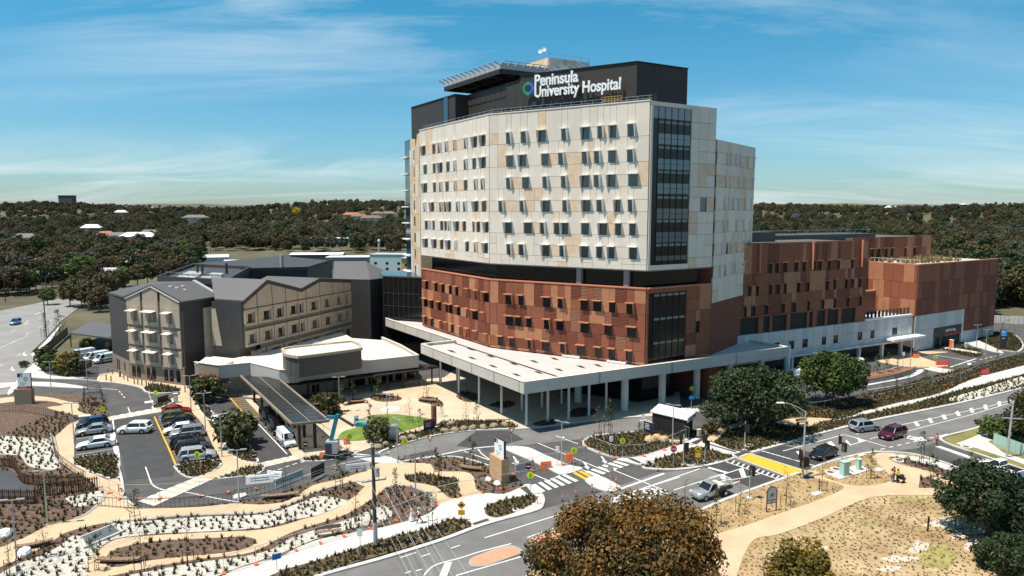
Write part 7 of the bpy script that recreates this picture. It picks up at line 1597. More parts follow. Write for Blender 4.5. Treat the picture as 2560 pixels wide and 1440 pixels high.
# slatted timber screens and deck in the west corner
r = thing('slatted_screen', 'curved rust-brown slatted screens round a dark deck in the west garden', 'screen', (*W(60,1215), .1)); slat_n = 0
for line, z0, h in (([(-60,1172), (0,1170), (30,1172), (44,1186), (50,1202), (62,1212), (100,1216), (150,1217), (210,1216)], .1,1.35), ([(-60,1262), (0,1262), (88,1262), (92,1246), (150,1240), (247,1228)], .1,1.75)):
    P_ = catmull([W(*p) for p in line], 12, False); acc_ = 0.0
    for a, b in zip(P_, P_[1:]):
        a, b = Vector(a), Vector(b); Ls = (b - a).length; k = 0
        while acc_ + k * .24 < Ls and slat_n < 260: p = a.lerp(b, (acc_ + k * .24) / Ls); e = (b - a).normalized(); mb = MB(); mb.beam((p.x, p.y, z0), (p.x, p.y, z0 + h * (1 + .03 * math.sin(slat_n * 1.7))), .13, .05); mb.build('slat', M['rust' if slat_n % 3 else 'stake'], r); slat_n += 1; k += 1
        acc_ = acc_ + k * .24 - Ls
    mb = MB(); ribbon(mb, P_, .08, z0 + .2, z0 + .28); ribbon(mb, P_, .08, z0 + h - .3, z0 + h - .22); mb.build('rail', M['stake'], r)
MB().prism([W(*p) for p in ((-60,1185), (30,1187), (45,1205), (60,1222), (110,1226), (90,1240), (86,1252), (-60,1252))], .05, .55).build('deck', M['zinc'], r)
# stormwater grate
g_ = [Vector(W(*p)) for p in ((203,1349), (283,1317), (302,1335), (215,1372))]; r = thing('storm_grate', 'concrete stormwater pit with a sloping steel bar grate in the gravel bed', 'grate', (g_[0].x, g_[0].y, .1)); c = sum(g_, Vector((0,0))) / 4
MB().prism([c + (p - c) * 1.14 for p in g_], 0, .32).build('pit_frame', M['concrete'], r); MB().prism([c + (p - c) * .92 for p in g_], .1, .335).build('pit_shade', M['painted_shade'], r)  # solid near-black block paints the shade down in the pit
for k in range(24): a, b = g_[0].lerp(g_[1], (k + .5) / 24), g_[3].lerp(g_[2], (k + .5) / 24); mb = MB(); mb.beam((a.x, a.y, .36), (b.x, b.y, .36), .045, .05); mb.build('bar', M['steel'], r)
# temporary fencing
D('mesh_wire', (.30, .30, .30), .5, metal=.4)
fp = None
def fence(pts, label, group, hgt=1.75, foot=True, step=2.9):
    global fp
    for a, b in zip(pts, pts[1:]):
        A, B = Vector(W(*a)), Vector(W(*b)); n = max(1, round((B - A).length / step));
        for k in range(n):
            p, q_ = A.lerp(B, k / n), A.lerp(B, (k + 1) / n); Ln = (q_ - p).length
            if fp is None:
                fp = thing('fence_panel', label, 'fence panel'); m1 = MB().tube((0,0, .05), (0,0,1.8), .022, n=5); m1.tube((2.9,0, .05), (2.9,0,1.8), .022, n=5); m1.beam((0,0,1.8), (2.9,0,1.8), .045); m1.beam((0,0, .15), (2.9,0, .15), .035); lp(m1, 'frame', 'galv', fp)
                m1 = MB()
                for i in range(1,15): m1.poly([(i * .193,0, .15), (i * .193 + .007,0, .15), (i * .193 + .007,0,1.78), (i * .193,0,1.78)])
                lp(m1, 'mesh', 'mesh_wire', fp); lp(MB().box(-.12, .12, -.3, .3,0, .14), 'foot', 'orange', fp); o = fp
            else: o = dup(fp, (0,0,0))
            o.location = (p.x, p.y, .14); o.rotation_euler = (0,0, math.atan2(*(q_ - p).yx)); o.scale = (Ln / 2.9,1, hgt / 1.8); o['label'] = label; o['group'] = group
for pts, lb in (([(250,1222), (300,1252), (400,1250), (500,1243), (640,1225), (690,1213)], 'wire fence panel closing the car park exit'), ([(560,1438), (640,1415), (740,1380), (860,1345), (990,1306), (1075,1272), (1085,1262)], 'wire fence panel along the white roadside footpath'), ([(1090,1258), (1145,1244), (1205,1235), (1298,1216)], 'wire fence panel in front of the pylon sign'), ([(1285,1190), (1330,1180), (1365,1170), (1410,1165), (1460,1150)], 'wire fence panel across the entry median'), ([(1465,1120), (1540,1148), (1610,1144), (1660,1128), (1715,1104)], 'wire fence panel round the planted island'), ([(800,1170), (840,1175), (900,1160)], 'wire fence panel behind the boom lift'), ([(790,1080), (830,1110), (868,1140)], 'wire fence panel between the shelter and lawn'), ([(1790,1082), (1850,1060), (1960,1045), (2060,1030), (2160,1010), (2280,985), (2400,955), (2470,925), (2560,898)], 'wire fence panel along the planted strip'), ([(1690,1090), (1722,1100)], 'wire fence panel at the black hut corner')): fence(pts, lb, lb.replace('panel', 'panels', 1))
# black garden railings
def railing(pts, label, h=1.1, m='zinc', sp=.5, z=.15):
    P_ = [Vector(W(*p)) for p in pts]; r = thing('railing', label, 'railing', (P_[0].x, P_[0].y, z)); mb, mr = MB(), MB()
    for a, b in zip(P_, P_[1:]):
        n = max(1, round((b - a).length / sp))
        for k in range(n + 1): p = a.lerp(b, k / n); mb.beam((p.x, p.y, z), (p.x, p.y, z + h), .03)
        for zz_ in (z + .12, z + h): mr.beam(p3(a, zz_), p3(b, zz_), .05)
    mb.build('bars', M[m], r); mr.build('rails', M[m], r)
for pts, lb in (([(585,1252), (630,1245), (735,1220)], 'black railing along the car park exit bed'), ([(245,1268), (330,1275), (450,1272), (580,1260)], 'low black railing between the exit road and the upper path'), ([(128,1085), (132,1110), (138,1140), (148,1158), (190,1190), (215,1204)], 'steel railing along the west gravel bed'), ([(0,1032), (48,1030), (110,1040), (190,1058)], 'steel railing above the west garden slope'), ([(480,985), (540,985), (600,992)], 'railing beside the emergency doors'), ([(105,928), (150,940), (200,947)], 'low railing below the ambulance yard shrubs'), ([(2140,966), (2190,956), (2250,947), (2285,937)], 'dark rail along the rust edged island bed')): railing(pts, lb)
r = thing('garden_cage', 'dark mesh cage over plants beside the car park exit', 'cage', (*W(212,1008), .1)); c_ = [Vector(W(*p)) for p in ((209,1012), (258,1008), (262,1022), (250,985), (212,988))]; mb = MB()
for p in c_[:2] + c_[3:]: mb.beam(p3(p, .1), p3(p, 2.0), .06)
for a, b in ((0,1), (1,3), (3,4), (4,0)):
    for z in (.3,1.1,2.0): mb.beam(p3(c_[a], z), p3(c_[b], z), .05)
    for k in range(1,10): p = c_[a].lerp(c_[b], k / 10); mb.beam(p3(p, .3), p3(p, 2.0), .02)
mb.build('frame', M['zinc'], r)
# water barriers
def barrier(label, u, v, rz, m, L_=1.9):
    r = post_thing('water_barrier', label, 'barrier', u, v, None, rz, .03); lp(MB().hexa([(-L_ / 2, -.3,0), (L_ / 2, -.3,0), (L_ / 2, .3,0), (-L_ / 2, .3,0)], [(-L_ / 2, -.1, .95), (L_ / 2, -.1, .95), (L_ / 2, .1, .95), (-L_ / 2, .1, .95)]), 'body', m, r); lp(MB().box(-L_ * .35, L_ * .35, -.235, -.2, .3, .42).box(-L_ * .35, L_ * .35, -.18, -.14, .6, .7), 'recess', 'plain_grey', r)
for a in (('white plastic barrier across the car park exit', 650,1207, .25, 'white', 3.2), ('white and red plastic barrier beside the first white barrier', 688,1197, -.2, 'white', 2.0), ('red water barrier on the far drive crossing', 2357,914, .1, 'hot_red', 2.9), ('red water barrier at the end of the far drive crossing', 2462,936, .4, 'hot_red', 2.0), ('grey barricade beside the leafy tree at the site path', 895,1177, .3, 'pale_metal', 3.0), ('orange barrier feet stack beside the median lamp', 1365,1172, .3, 'orange', 1.4), ('orange barrier block on the striped median', 1423,1151, .2, 'orange', 1.0), ('orange barrier block beside the boom lift wheels', 809,1148,0, 'orange', 1.0), ('orange barrier block near the grassy corner', 867,1112, .5, 'orange', .8), ('orange blocks on the cream path past the canopy', 2290,896,0, 'orange', 1.3)): barrier(*a)
# island wall, retaining wall, fence palings
P_ = catmull([W(*p) for p in ((2140,965), (2190,957), (2250,945), (2288,930))], 5, False); r = thing('retaining_wall', 'grey retaining wall with rusted capping round the island bed', 'wall', (*P_[0], 0)); mb = MB(); ribbon(mb, P_, .25,0, .95); mb.build('wall', M['plain_grey'], r); mb = MB(); ribbon(mb, P_, .34, .951,1.06); mb.build('capping', M['rust'], r)
MB().prism(P_ + [W(*p) for p in ((2286,924), (2220,930), (2160,940), (2135,950))], 0, .5).build('bed_soil', M['rust'], r)
A, B = Vector(W(2478,806)), Vector(W(2640,815)); F = Face(A, B); r = thing('retaining_wall', 'pale concrete panel wall below the right woods', 'wall', (A.x, A.y, 0))
for k in range(14): mb = MB(); F.box(mb, k * F.L / 14 + .05, (k + 1) * F.L / 14 - .05,0,2.2, -.3,0); mb.build('panel', M['concrete'], r)
A, B = Vector(W(2482,1112)), Vector(W(2620,1165)); F = Face(A, B); r = thing('paling_fence', 'pale green paling fence beside the side street verge', 'fence', (A.x, A.y, .1)); n = 60
for k in range(n): mb = MB(); F.box(mb, k * F.L / n + .012, (k + 1) * F.L / n - .012, .1,1.75 + .03 * math.sin(k * 2.3), -.03,0); mb.build('paling', M['mint' if k % 5 else 'pale_teal'], r)
# ambulance yard fence, gate, sign and shed
yp = [Vector(W(*p)) for p in ((94,905), (165,915), (196,920))]; r = thing('yard_fence', 'dark mesh fence round the ambulance yard', 'fence', (yp[0].x, yp[0].y, 0))
for a, b in ((Vector(W(170,838)), yp[0]), (yp[0], yp[1]), (yp[1], yp[2])):
    F = Face(a, b); n = max(2, round(F.L / 2.6))
    for k in range(n): mb = MB(); F.box(mb, k * F.L / n + .04, (k + 1) * F.L / n - .04, .1,2.3, -.05,0); mb.build('screen_panel', M['black'], r)
A, B = Vector(W(131,921)), Vector(W(166,925)); F = Face(A, B); r = thing('yard_sign', 'red EMERGENCY sign board on the yard fence', 'sign', (A.x, A.y, .1)); mb = MB(); F.box(mb, 0, F.L, .6,2.3, .05, .2); mb.build('board', M['red_sign'], r); text_on(F, r, 'EMERGENCY', .15,1.2, .5, 'letter_white', .21, .01, width=F.L - .4)
A, B = Vector(W(204,942)), Vector(W(248,942)); F = Face(A, B); r = thing('yard_gate', 'black barred sliding gate at the yard entrance', 'gate', (A.x, A.y, 0))
for k in range(18): mb = MB(); mb.tube(F.P(k * F.L / 17, .1), F.P(k * F.L / 17,2.1), .03, n=5); mb.build('bar', M['black'], r)
mb = MB()
for z in (.2,2.0): mb.beam(F.P(0, z), F.P(F.L, z), .08)
mb.build('rails', M['black'], r)
q4 = [Vector(W(*p)) for p in ((178,868), (278,882), (290,852), (230,842))]; r = thing('ambulance_shed', 'dark skillion-roofed ambulance shelter behind the yard', 'shed', (q4[0].x, q4[0].y, 0))
for p in q4: mb = MB(); mb.tube((p.x, p.y, 0), (p.x, p.y, 3.4), .12); mb.build('post', M['black'], r)
mb = MB(); slab(mb, [p3(q4[0], 3.6), p3(q4[1], 3.6), p3(q4[2], 4.3), p3(q4[3], 4.3)], .35); mb.build('roof', M['dark_roof'], r)
r = post_thing('solar_sign', 'solar powered sign on a red post in the island bed', 'sign', 2147,948, None, 0, .5); lp(MB().tube((0,0,0), (0,0,3.3), .12), 'post', 'hot_red', r); lp(MB().hexa([(-.8, -.4,3.3), (.8, -.4,3.3), (.8, .5,3.7), (-.8, .5,3.7)], [(-.8, -.4,3.38), (.8, -.4,3.38), (.8, .5,3.78), (-.8, .5,3.78)]), 'solar_panel', 'pale_metal', r)
r = post_thing('marker_post', 'lone dark timber marker post in the dry grass', 'post', 2319,1331, None, 0, .08); lp(MB().box(-.07, .07, -.05, .05,0,1.6), 'post', 'stake', r); lp(MB().box(-.1, .1, -.07, -.05, .95,1.5), 'plate', 'black', r)
# manhole rings
for u, v in ((1626,1160), (1726,1163), (2090,1176), (2076,1184), (2247,1154), (1872,1117), (1620,1160), (2415,1120)):
    r = post_thing('manhole_ring', 'round concrete manhole collar set in the verge', 'manhole', u, v, 'manhole collars in the verges', 0, .12); mb = MB()
    for k in range(16): a, b = k * .3927, (k + 1) * .3927; mb.hexa([(x * math.cos(t_), x * math.sin(t_), 0) for x, t_ in ((.42, a), (.75, a), (.75, b), (.42, b))], [(x * math.cos(t_), x * math.sin(t_), .1) for x, t_ in ((.42, a), (.75, a), (.75, b), (.42, b))])
    lp(mb, 'collar', 'concrete', r); lp(MB().tube((0,0,0), (0,0, .08), .4, n=14), 'cover', 'mulch', r)
# power poles and wires
pp = Vector(W(939,1371)); r = thing('power_pole', 'dark timber power pole with cross arms standing in the roadside verge', 'power pole', (pp.x, pp.y, .1)); zt = Zat(1120, pp)
lp(MB().tube((0,0,0), (-.05,0, zt), .21, .15,12), 'pole', 'timber_post', r); lp(MB().tube((0,0, .3), (0,0,2.6), .222, .215,12), 'sleeve', 'galv', r)
ar = Vector((.93, .36)).normalized()
for z, L_ in ((zt - .9,1.6), (zt - 3.4,1.2)): lp(MB().beam((-ar.x * L_, -ar.y * L_, z), (ar.x * L_, ar.y * L_, z), .11, .12), 'cross_arm', 'galv', r); [lp(MB().lathe([(.05, z + .06), (.07, z + .2), (.03, z + .25)], 8, (ar.x * L_ * f, ar.y * L_ * f)), 'insulator', 'white', r) for f in (-.95, -.4, .4, .95)]
lp(MB().tube((.35, -.15, zt - 2.9), (.35, -.15, zt - 2.0), .24, n=12), 'fuse_switch', 'galv', r); lp(MB().beam((0,0, zt - .3), (.9, -.4, zt - .75), .07), 'brace', 'steel', r); lp(MB().tube((-.25, .1, zt), (-.25, .1, zt + .35), .09), 'pole_top', 'white', r)
def wire(a, b, sag, label, group, rad_=.012):
    a, b = Vector(a), Vector(b); pts = [tuple(a.lerp(b, k / 14) - Vector((0,0, sag * 4 * (k / 14) * (1 - k / 14)))) for k in range(15)]; tag(MB().path(pts, [rad_] * 15,4).build('overhead_wire', M['pale_metal']), label, 'wire', group)
for k in range(4): f = (-.95, -.4, .4, .95)[k]; o_ = ar * 1.6 * f; a = (pp.x + o_.x, pp.y + o_.y, zt - .65); wire(a, (2.5 + 1.2 * k, 22,9.6), .7, 'thin power line running from the pole towards the near road', 'power lines from the timber pole'); wire(a, (-46 + o_.x, 32 + o_.y, 9.4), .8, 'thin power line running from the pole over the gravel beds', 'power lines from the timber pole over the gardens')
for k in range(3): f = (-.95, .4, .95)[k]; o_ = ar * 1.2 * f; wire((pp.x + o_.x, pp.y + o_.y, zt - 3.15), (4 + 1.1 * k, 20,7.8), .6, 'lower service wire from the pole towards the near road', 'lower service wires from the timber pole')
for u, v, vt, lb in ((116,842,735, 'timber power pole beside the highway'), (14,756,655, 'power pole at the far edge of the highway'), (118,745,690, 'power pole near the brown roofed hall'), (236,740,676, 'power pole above the street trees'), (262,742,658, 'tall power pole beside the solar house'), (528,660,608, 'power pole behind the rear roof flues'), (462,668,610, 'power pole near the far parked cars'), (30,640,560, 'power pole among the far trees'), (852,636,595, 'power pole behind the glass office'), (706,640,610, 'power pole by the white sheds')):
    p = W(u, v); r = thing('power_pole', lb, 'power pole', (*p, 0), 0, None); h = Zat(vt, p); lp(MB().tube((0,0,0), (0,0, h), .16, .12,8), 'pole', 'timber_post', r); lp(MB().beam((-1.1,0, h - .5), (1.1,0, h - .5), .12), 'cross_arm', 'timber_post', r)
r = thing('power_pole', 'pale grey power pole with cross arm at the side street fence', 'power pole', (*W(2517,1145), .1)); h = 7.6; lp(MB().tube((0,0,0), (.25,0, h), .17, .12,10), 'pole', 'galv', r); lp(MB().beam((-.8, .3, h - 2.2), (1.3, -.3, h - 2.2), .12), 'cross_arm', 'galv', r); lp(MB().tube((.15,0,3.0), (.15,0,3.5), .2), 'collar', 'steel', r)
sp0 = Vector(W(2517,1145))
for k in range(3): wire((sp0.x - .5 + .7 * k, sp0.y, 5.6), (sp0.x + 34, sp0.y - 12 + 3 * k, 6.4), .5, 'thin wire leaving the grey side street pole', 'wires at the side street')

def skin(name, verts, edges, radii, m, root, sub=1):
    me = bpy.data.meshes.new(name); me.from_pydata(verts, edges, []); me.materials.append(M[m]); o = ob(name, me, root); md = o.modifiers.new('skin', 'SKIN'); md.use_smooth_shade = True
    for v, rr in zip(me.skin_vertices[0].data if me.skin_vertices else [], radii): v.radius = (rr, rr)
    if not me.skin_vertices: raise RuntimeError('skin layer')
    me.skin_vertices[0].data[0].use_root = True; s = o.modifiers.new('sub', 'SUBSURF'); s.levels = s.render_levels = sub; return o
def person(label, u, v, heading, top, bottom, skinm='skin', hair='black', skirt=False, hat=None, walk=0.0, arms=0.25, h=1.72, group=None, vest=None):
    """local +X is the way the figure faces"""
    r = thing('person', label, 'person', (*W(u, v), .13), heading, group); s = h / 1.72; wk = walk
    V = [(0,0, .95), (0,0,1.12), (.01,0,1.32), (0,0,1.46), (.01,0,1.53), (.03,0,1.63), (.02,0,1.70), (.13,0,1.61)]; E = [(0,1), (1,2), (2,3), (3,4), (4,5), (5,6), (5,7)]; Rr = [.135, .115, .14, .075, .055, .095, .07, .02]
    for sd in (-1,1):
        k = len(V); st = wk * sd; V += [(0, sd * .09, .90), (.02 + st * .22, sd * .1, .50), (-.02 + st * .45 - (.10 if st < 0 else 0), sd * .1, .09), (.16 + st * .45 - (.08 if st < 0 else 0), sd * .12, .05)]; E += [(0, k), (k, k + 1), (k + 1, k + 2), (k + 2, k + 3)]; Rr += [.09, .062, .042, .035]
        k = len(V); a = -st * .5; V += [(0, sd * .19,1.42), (.0 + a * .3, sd * .23,1.15), (arms + a * .6, sd * .2, .98 + arms * .5), (arms + .08 + a * .6, sd * .2, .95 + arms * .55)]; E += [(3, k), (k, k + 1), (k + 1, k + 2), (k + 2, k + 3)]; Rr += [.065, .045, .033, .036]
        b = V[k + 3]
        for j in range(5): V.append((b[0] + .07 - .02 * (j == 4) - .01 * abs(j - 1.5), b[1] + (-.03 + .02 * j if j < 4 else -sd * .05), b[2] - .03 - .01 * (j % 2))); E.append((k + 3, len(V) - 1)); Rr.append(.009)
    V = [(x * s, y * s, z * s) for x, y, z in V]; body = skin('body', V, E, [q_ * s for q_ in Rr], skinm, r)
    # shirt: torso and upper arms; trousers or skirt; hair
    sv = [V[i] for i in (0,1,2,3)]; ids = [i for i in range(len(V)) if abs(V[i][2] / s - 1.42) < .001 and abs(V[i][1]) > .1]; se = [(0,1), (1,2), (2,3)]; sr = [.15, .135, .16, .09]
    for i in ids: sv.append(V[i]); se.append((3, len(sv) - 1)); sr.append(.082); sv.append(V[i + 1]); se.append((len(sv) - 2, len(sv) - 1)); sr.append(.06)
    skin('shirt', sv, se, [q_ * s for q_ in sr], top, r)
    if skirt: mb = MB().lathe([(.15 * s, 1.06 * s), (.19 * s, .9 * s), (.26 * s, .5 * s), (.36 * s, .12 * s), (.0, .13 * s)], 14); lp(mb, 'skirt', bottom, r, True)
    else:
        hv = [V[0]]; he = []; hr = [.145]
        for i in [j for j in range(len(V)) if abs(V[j][2] / s - .90) < .001]: k = len(hv); hv += [V[i], V[i + 1], V[i + 2]]; he += [(0, k), (k, k + 1), (k + 1, k + 2)]; hr += [.1, .075, .058]
        skin('trousers', hv, he, [q_ * s for q_ in hr], bottom, r)
    lp(MB().lathe([(.0,1.80 * s), (.07 * s, 1.785 * s), (.105 * s, 1.72 * s), (.108 * s, 1.62 * s), (.09 * s, 1.50 * s if hair == 'stake' or skirt else 1.57 * s)], 12, (-.012,0)), 'hair', hair, r, True)
    lp(MB().box(.115, .124, -.045, -.025,1.635 * s, 1.65 * s).box(.115, .124, .025, .045,1.635 * s, 1.65 * s), 'eyes', 'black', r)
    if hat: lp(MB().lathe([(0,1.86 * s), (.1 * s, 1.84 * s), (.115 * s, 1.74 * s), (.24 * s, 1.70 * s), (.0,1.715 * s)], 14), 'hat', hat, r, True)
    if vest: lp(MB().box(-.17, .17, -.2, .2,1.12,1.15).box(-.17, .17, -.2, .2,1.28,1.31), 'reflective_band', vest, r)
    return r
D('dress', (.66, .60, .60), .8); D('hivis_orange', (.85, .19, .02), .6); D('hivis_yellow', (.80, .66, .02), .6); D('hivis_pink', (.80, .22, .20), .6); D('dark_navy', (.012, .014, .03), .7); D('maroon_cloth', (.12, .03, .03), .8); D('hat_blue', (.22, .30, .36), .8); D('dark_brown_hair', (.03, .016, .01), .6)
person('woman in a long pale dress with dark hair, walking on the white footpath', 1030,1305, rad(205), 'tan_panel', 'dress', hair='dark_brown_hair', skirt=True, walk=.4, h=1.68, group='walkers on the white footpath'); person('woman in white top, patterned trousers and grey-blue hat, walking on the white footpath', 1048,1311, rad(205), 'white', 'maroon_cloth', hair='dark_brown_hair', hat='hat_blue', walk=.7, h=1.72, group='walkers on the white footpath')
GWk = 'people standing on the park path'
person('worker in bright orange hi-vis jacket, back half turned', 2229,1208, rad(20), 'hivis_orange', 'plain_grey', hair='stake', h=1.7, group=GWk, vest='letter_white'); person('woman in dark clothes standing between two hi-vis workers', 2234,1205, rad(-40), 'maroon_cloth', 'skin_dark', hair='dark_brown_hair', h=1.76, group=GWk); person('worker in yellow hi-vis shirt and navy trousers beside a black pram', 2243,1210, rad(110), 'hivis_yellow', 'dark_navy', hair='black', h=1.74, group=GWk)
person('worker in pink-orange hi-vis crossing the side street', 2341,1116, rad(190), 'hivis_pink', 'maroon_cloth', walk=.5, h=1.72, arms=.1); person('person in green standing under the front canopy', 1526,1040, rad(250), 'shade_green', 'dark_navy', h=1.72, arms=.05); person('person in red top walking past the gabled wing', 379,957, rad(180), 'hot_red', 'dark_navy', walk=.4, h=1.7, arms=.1)
r = post_thing('pram', 'black hooded pram beside the yellow-shirted worker', 'pram', 2255,1209, None, .4, .13); lp(MB().hexa([(-.3, -.25, .45), (.3, -.25, .4), (.3, .25, .4), (-.3, .25, .45)], [(-.38, -.28, .75), (.35, -.28, .6), (.35, .28, .6), (-.38, .28, .75)]), 'seat', 'black', r); lp(MB().lathe([(0,1.1), (.2,1.04), (.31, .85), (.3, .72)], 12, (-.1,0)), 'hood', 'rubber', r, True); lp(MB().beam((-.3, -.22, .2), (.1, -.22, .6), .04).beam((-.3, .22, .2), (.1, .22, .6), .04).beam((.3,0, .2), (-.1,0, .6), .04).beam((.1, -.22, .6), (-.6, -.2,1.0), .04).beam((.1, .22, .6), (-.6, .2,1.0), .04).beam((-.6, -.2,1.0), (-.6, .2,1.0), .04), 'frame', 'zinc', r)
for x, y in ((-.32, -.25), (-.32, .25), (.32,0)): lp(MB().tube((x, y - .03, .16), (x, y + .03, .16), .16, n=12), 'wheel', 'rubber', r)
FOL = {}
for nm, a, b in (('olive', (0.0297,0.0324,0.0108), (0.101,0.0918,0.0351)), ('brown', (0.0378,0.0297,0.0135), (0.121,0.0891,0.0432)), ('deep', (0.0135,0.0255,0.0105), (0.045,0.066,0.0225)), ('mid', (0.03,0.0504,0.0108), (0.102,0.144,0.0288)), ('bright', (0.03,0.058,0.008), (0.105,0.165,0.022)),
                 ('grey', (0.046,0.0529,0.0345), (0.138,0.144,0.0978)), ('gum', (0.0286,0.0312,0.0091), (0.299,0.137,0.0286)), ('gold', (0.06,0.05,0.01), (0.26,0.18,0.025)), ('wattle', (0.3,0.22,0.01), (0.6,0.46,0.02)), ('bare', (0.06,0.05,0.047), (0.13,0.11,0.1)), ('jacaranda', (0.11,0.085,0.16), (0.22,0.18,0.3)),
                 ('young', (0.03,0.04,0.012), (0.115,0.115,0.045)), ('tan', (0.14,0.085,0.035), (0.32,0.21,0.1)), ('tuft_green', (0.022,0.032,0.01), (0.085,0.092,0.034)), ('tuft_brown', (0.05,0.036,0.018), (0.165,0.125,0.055)), ('tuft_gold', (0.2,0.15,0.06), (0.42,0.33,0.15))):
    FOL[nm] = foliage('leaf_' + nm, a, b)
def leaf_mesh(name, clumps, n, size, m, seed, up=0.35, aspect=0.62, shell=0.55):
    """clumps: (x, y, z, rx, rz, tint)"""
    rn = np.random.default_rng(seed); P, T = [], []
    for (x, y, z, rx, rz, t) in clumps:
        k = max(4, int(n * (0.7 + 0.6 * rn.random()))); d = rn.normal(size=(k, 3)); d /= np.linalg.norm(d, axis=1)[:, None]
        r = shell + (1 - shell) * rn.random((k, 1)) ** 0.6; P.append(np.array([x, y, z]) + d * r * np.array([rx, rx, rz])); T.append(np.stack([np.full(k, t) + rn.normal(0, .16, k), *d.T], 1))
    P = np.concatenate(P); T = np.concatenate(T); k = len(P)
    nr = T[:, 1:] + rn.normal(0, .55, (k, 3)); nr[:, 2] += up; nr /= np.linalg.norm(nr, axis=1)[:, None]
    a = np.cross(nr, rn.normal(size=(k, 3))); a /= np.linalg.norm(a, axis=1)[:, None]; b = np.cross(nr, a)
    s = size * (0.6 + 0.8 * rn.random((k, 1))); V = np.stack([P + a * s, P + b * s * aspect + nr * s * .15, P - a * s, P - b * s * aspect + nr * s * .1], 1).reshape(-1,3)
    me = bpy.data.meshes.new(name); me.vertices.add(4 * k); me.loops.add(4 * k); me.polygons.add(k)
    me.vertices.foreach_set('co', V.ravel()); me.loops.foreach_set('vertex_index', np.arange(4 * k)); me.polygons.foreach_set('loop_start', np.arange(0,4 * k, 4))
    me.update(calc_edges=True); at = me.attributes.new('tint', 'FLOAT', 'FACE'); at.data.foreach_set('value', np.clip(T[:, 0], 0,1)); me.materials.append(FOL[m]); return me
def clumped(R_, H0, H1, n, seed, r0=0.34, flat=0.75, tint=(0.2,0.9), low=0.0, top=1.0):
    """clump centres filling an uneven crown of radius R_ between heights H0 and H1"""
    q = random.Random(seed); out = []; hz = (H1 - H0) / 2; cz = (H0 + H1) / 2
    ph = [q.uniform(0,6.28) for _ in range(3)]
    for i in range(n):
        z = 1 - 2 * (i + .5) / n; z = max(z, -0.75 + low); a = i * 2.39996 + q.uniform(-.3, .3); rr = math.sqrt(max(0,1 - z * z)); wob = 1 + .16 * math.sin(2 * a + ph[0]) + .10 * math.sin(3 * a + ph[1]); f = q.uniform(.62, .86)
        out.append((R_ * rr * f * wob * math.cos(a), R_ * rr * f * wob * math.sin(a), cz + hz * z * f * q.uniform(.85,1.12), R_ * r0 * q.uniform(.7,1.25), R_ * r0 * flat * q.uniform(.7,1.2), q.uniform(*tint)))
    return out
def limbs(mb, base_r, h, spread, n, seed, z0=0.3, stems=1, top=0.85):
    q = random.Random(seed)
    for st in range(stems):
        a0 = st * 6.28 / max(1, stems) + q.uniform(-.4, .4); lean = spread * (.28 if stems > 1 else .05); p0 = Vector((.15 * base_r * math.cos(a0), .15 * base_r * math.sin(a0), -0.1)) if stems == 1 else Vector((base_r * .6 * math.cos(a0), base_r * .6 * math.sin(a0), -.1))
        p1 = p0 + Vector((lean * math.cos(a0), lean * math.sin(a0), h * z0)); r = base_r / math.sqrt(stems) * 1.1; mb.tube(p0, p1, r, r * .72,8)
        for k in range(n):
            a = a0 + k * 6.28 / n * (1 if stems == 1 else .25) + q.uniform(-.5, .5); e = Vector((spread * q.uniform(.35, .75) * math.cos(a), spread * q.uniform(.35, .75) * math.sin(a), h * q.uniform(top - .2, top))); m_ = p1.lerp(e, .5) + Vector((0,0, h * .06)); mb.tube(p1, m_, r * .6, r * .35,6); mb.tube(m_, e, r * .35, r * .12,5)
            f = e + Vector((q.uniform(-1,1), q.uniform(-1,1), .4)) * spread * .18; mb.tube(m_, f, r * .25, r * .08,5)
    return mb
def tree(name, label, cat, p, z, crown_me, trunk_me, rz=0.0, sc=1.0, group=None):
    r = thing(name, label, cat, (p[0], p[1], z), rz, group); r.scale = (sc,) * 3; ob('trunk', trunk_me, r); ob('crown', crown_me, r); return r
tb = lambda *a, **k: limbs(MB(), *a, **k).mesh('trunk', M['bark'], True)
# the two big trees by the road
c_ = clumped(7.0,2.6,9.6,54,11, .27, .8, (.15, .8)) + [(-6.4,-2.4,2.9,1.9,1.6, .5), (-5.6,-3.2,4.0,1.8,1.4, .6), (-7.2,-1.2,3.8,1.7,1.4, .4), (6.6, .5,4.2,1.7,1.2, .5)]
tree('fig_tree', 'broad dark evergreen tree with several bare trunks beside the crossing', 'tree', W(1886,1078), .1, leaf_mesh('crown', c_, 190, .26, 'deep', 1), tb(.55,7.5,6.5,4,5, z0=.28, stems=5))
tree('round_tree', 'rounded bright green tree beside the undercroft lane', 'tree', W(2078,1012), .1, leaf_mesh('crown', clumped(5.6,1.6,9.2,50,12, .27, .85, (.15, .9)), 190, .24, 'mid', 2), tb(.35,6,4,5,6, z0=.3, stems=2), .6)
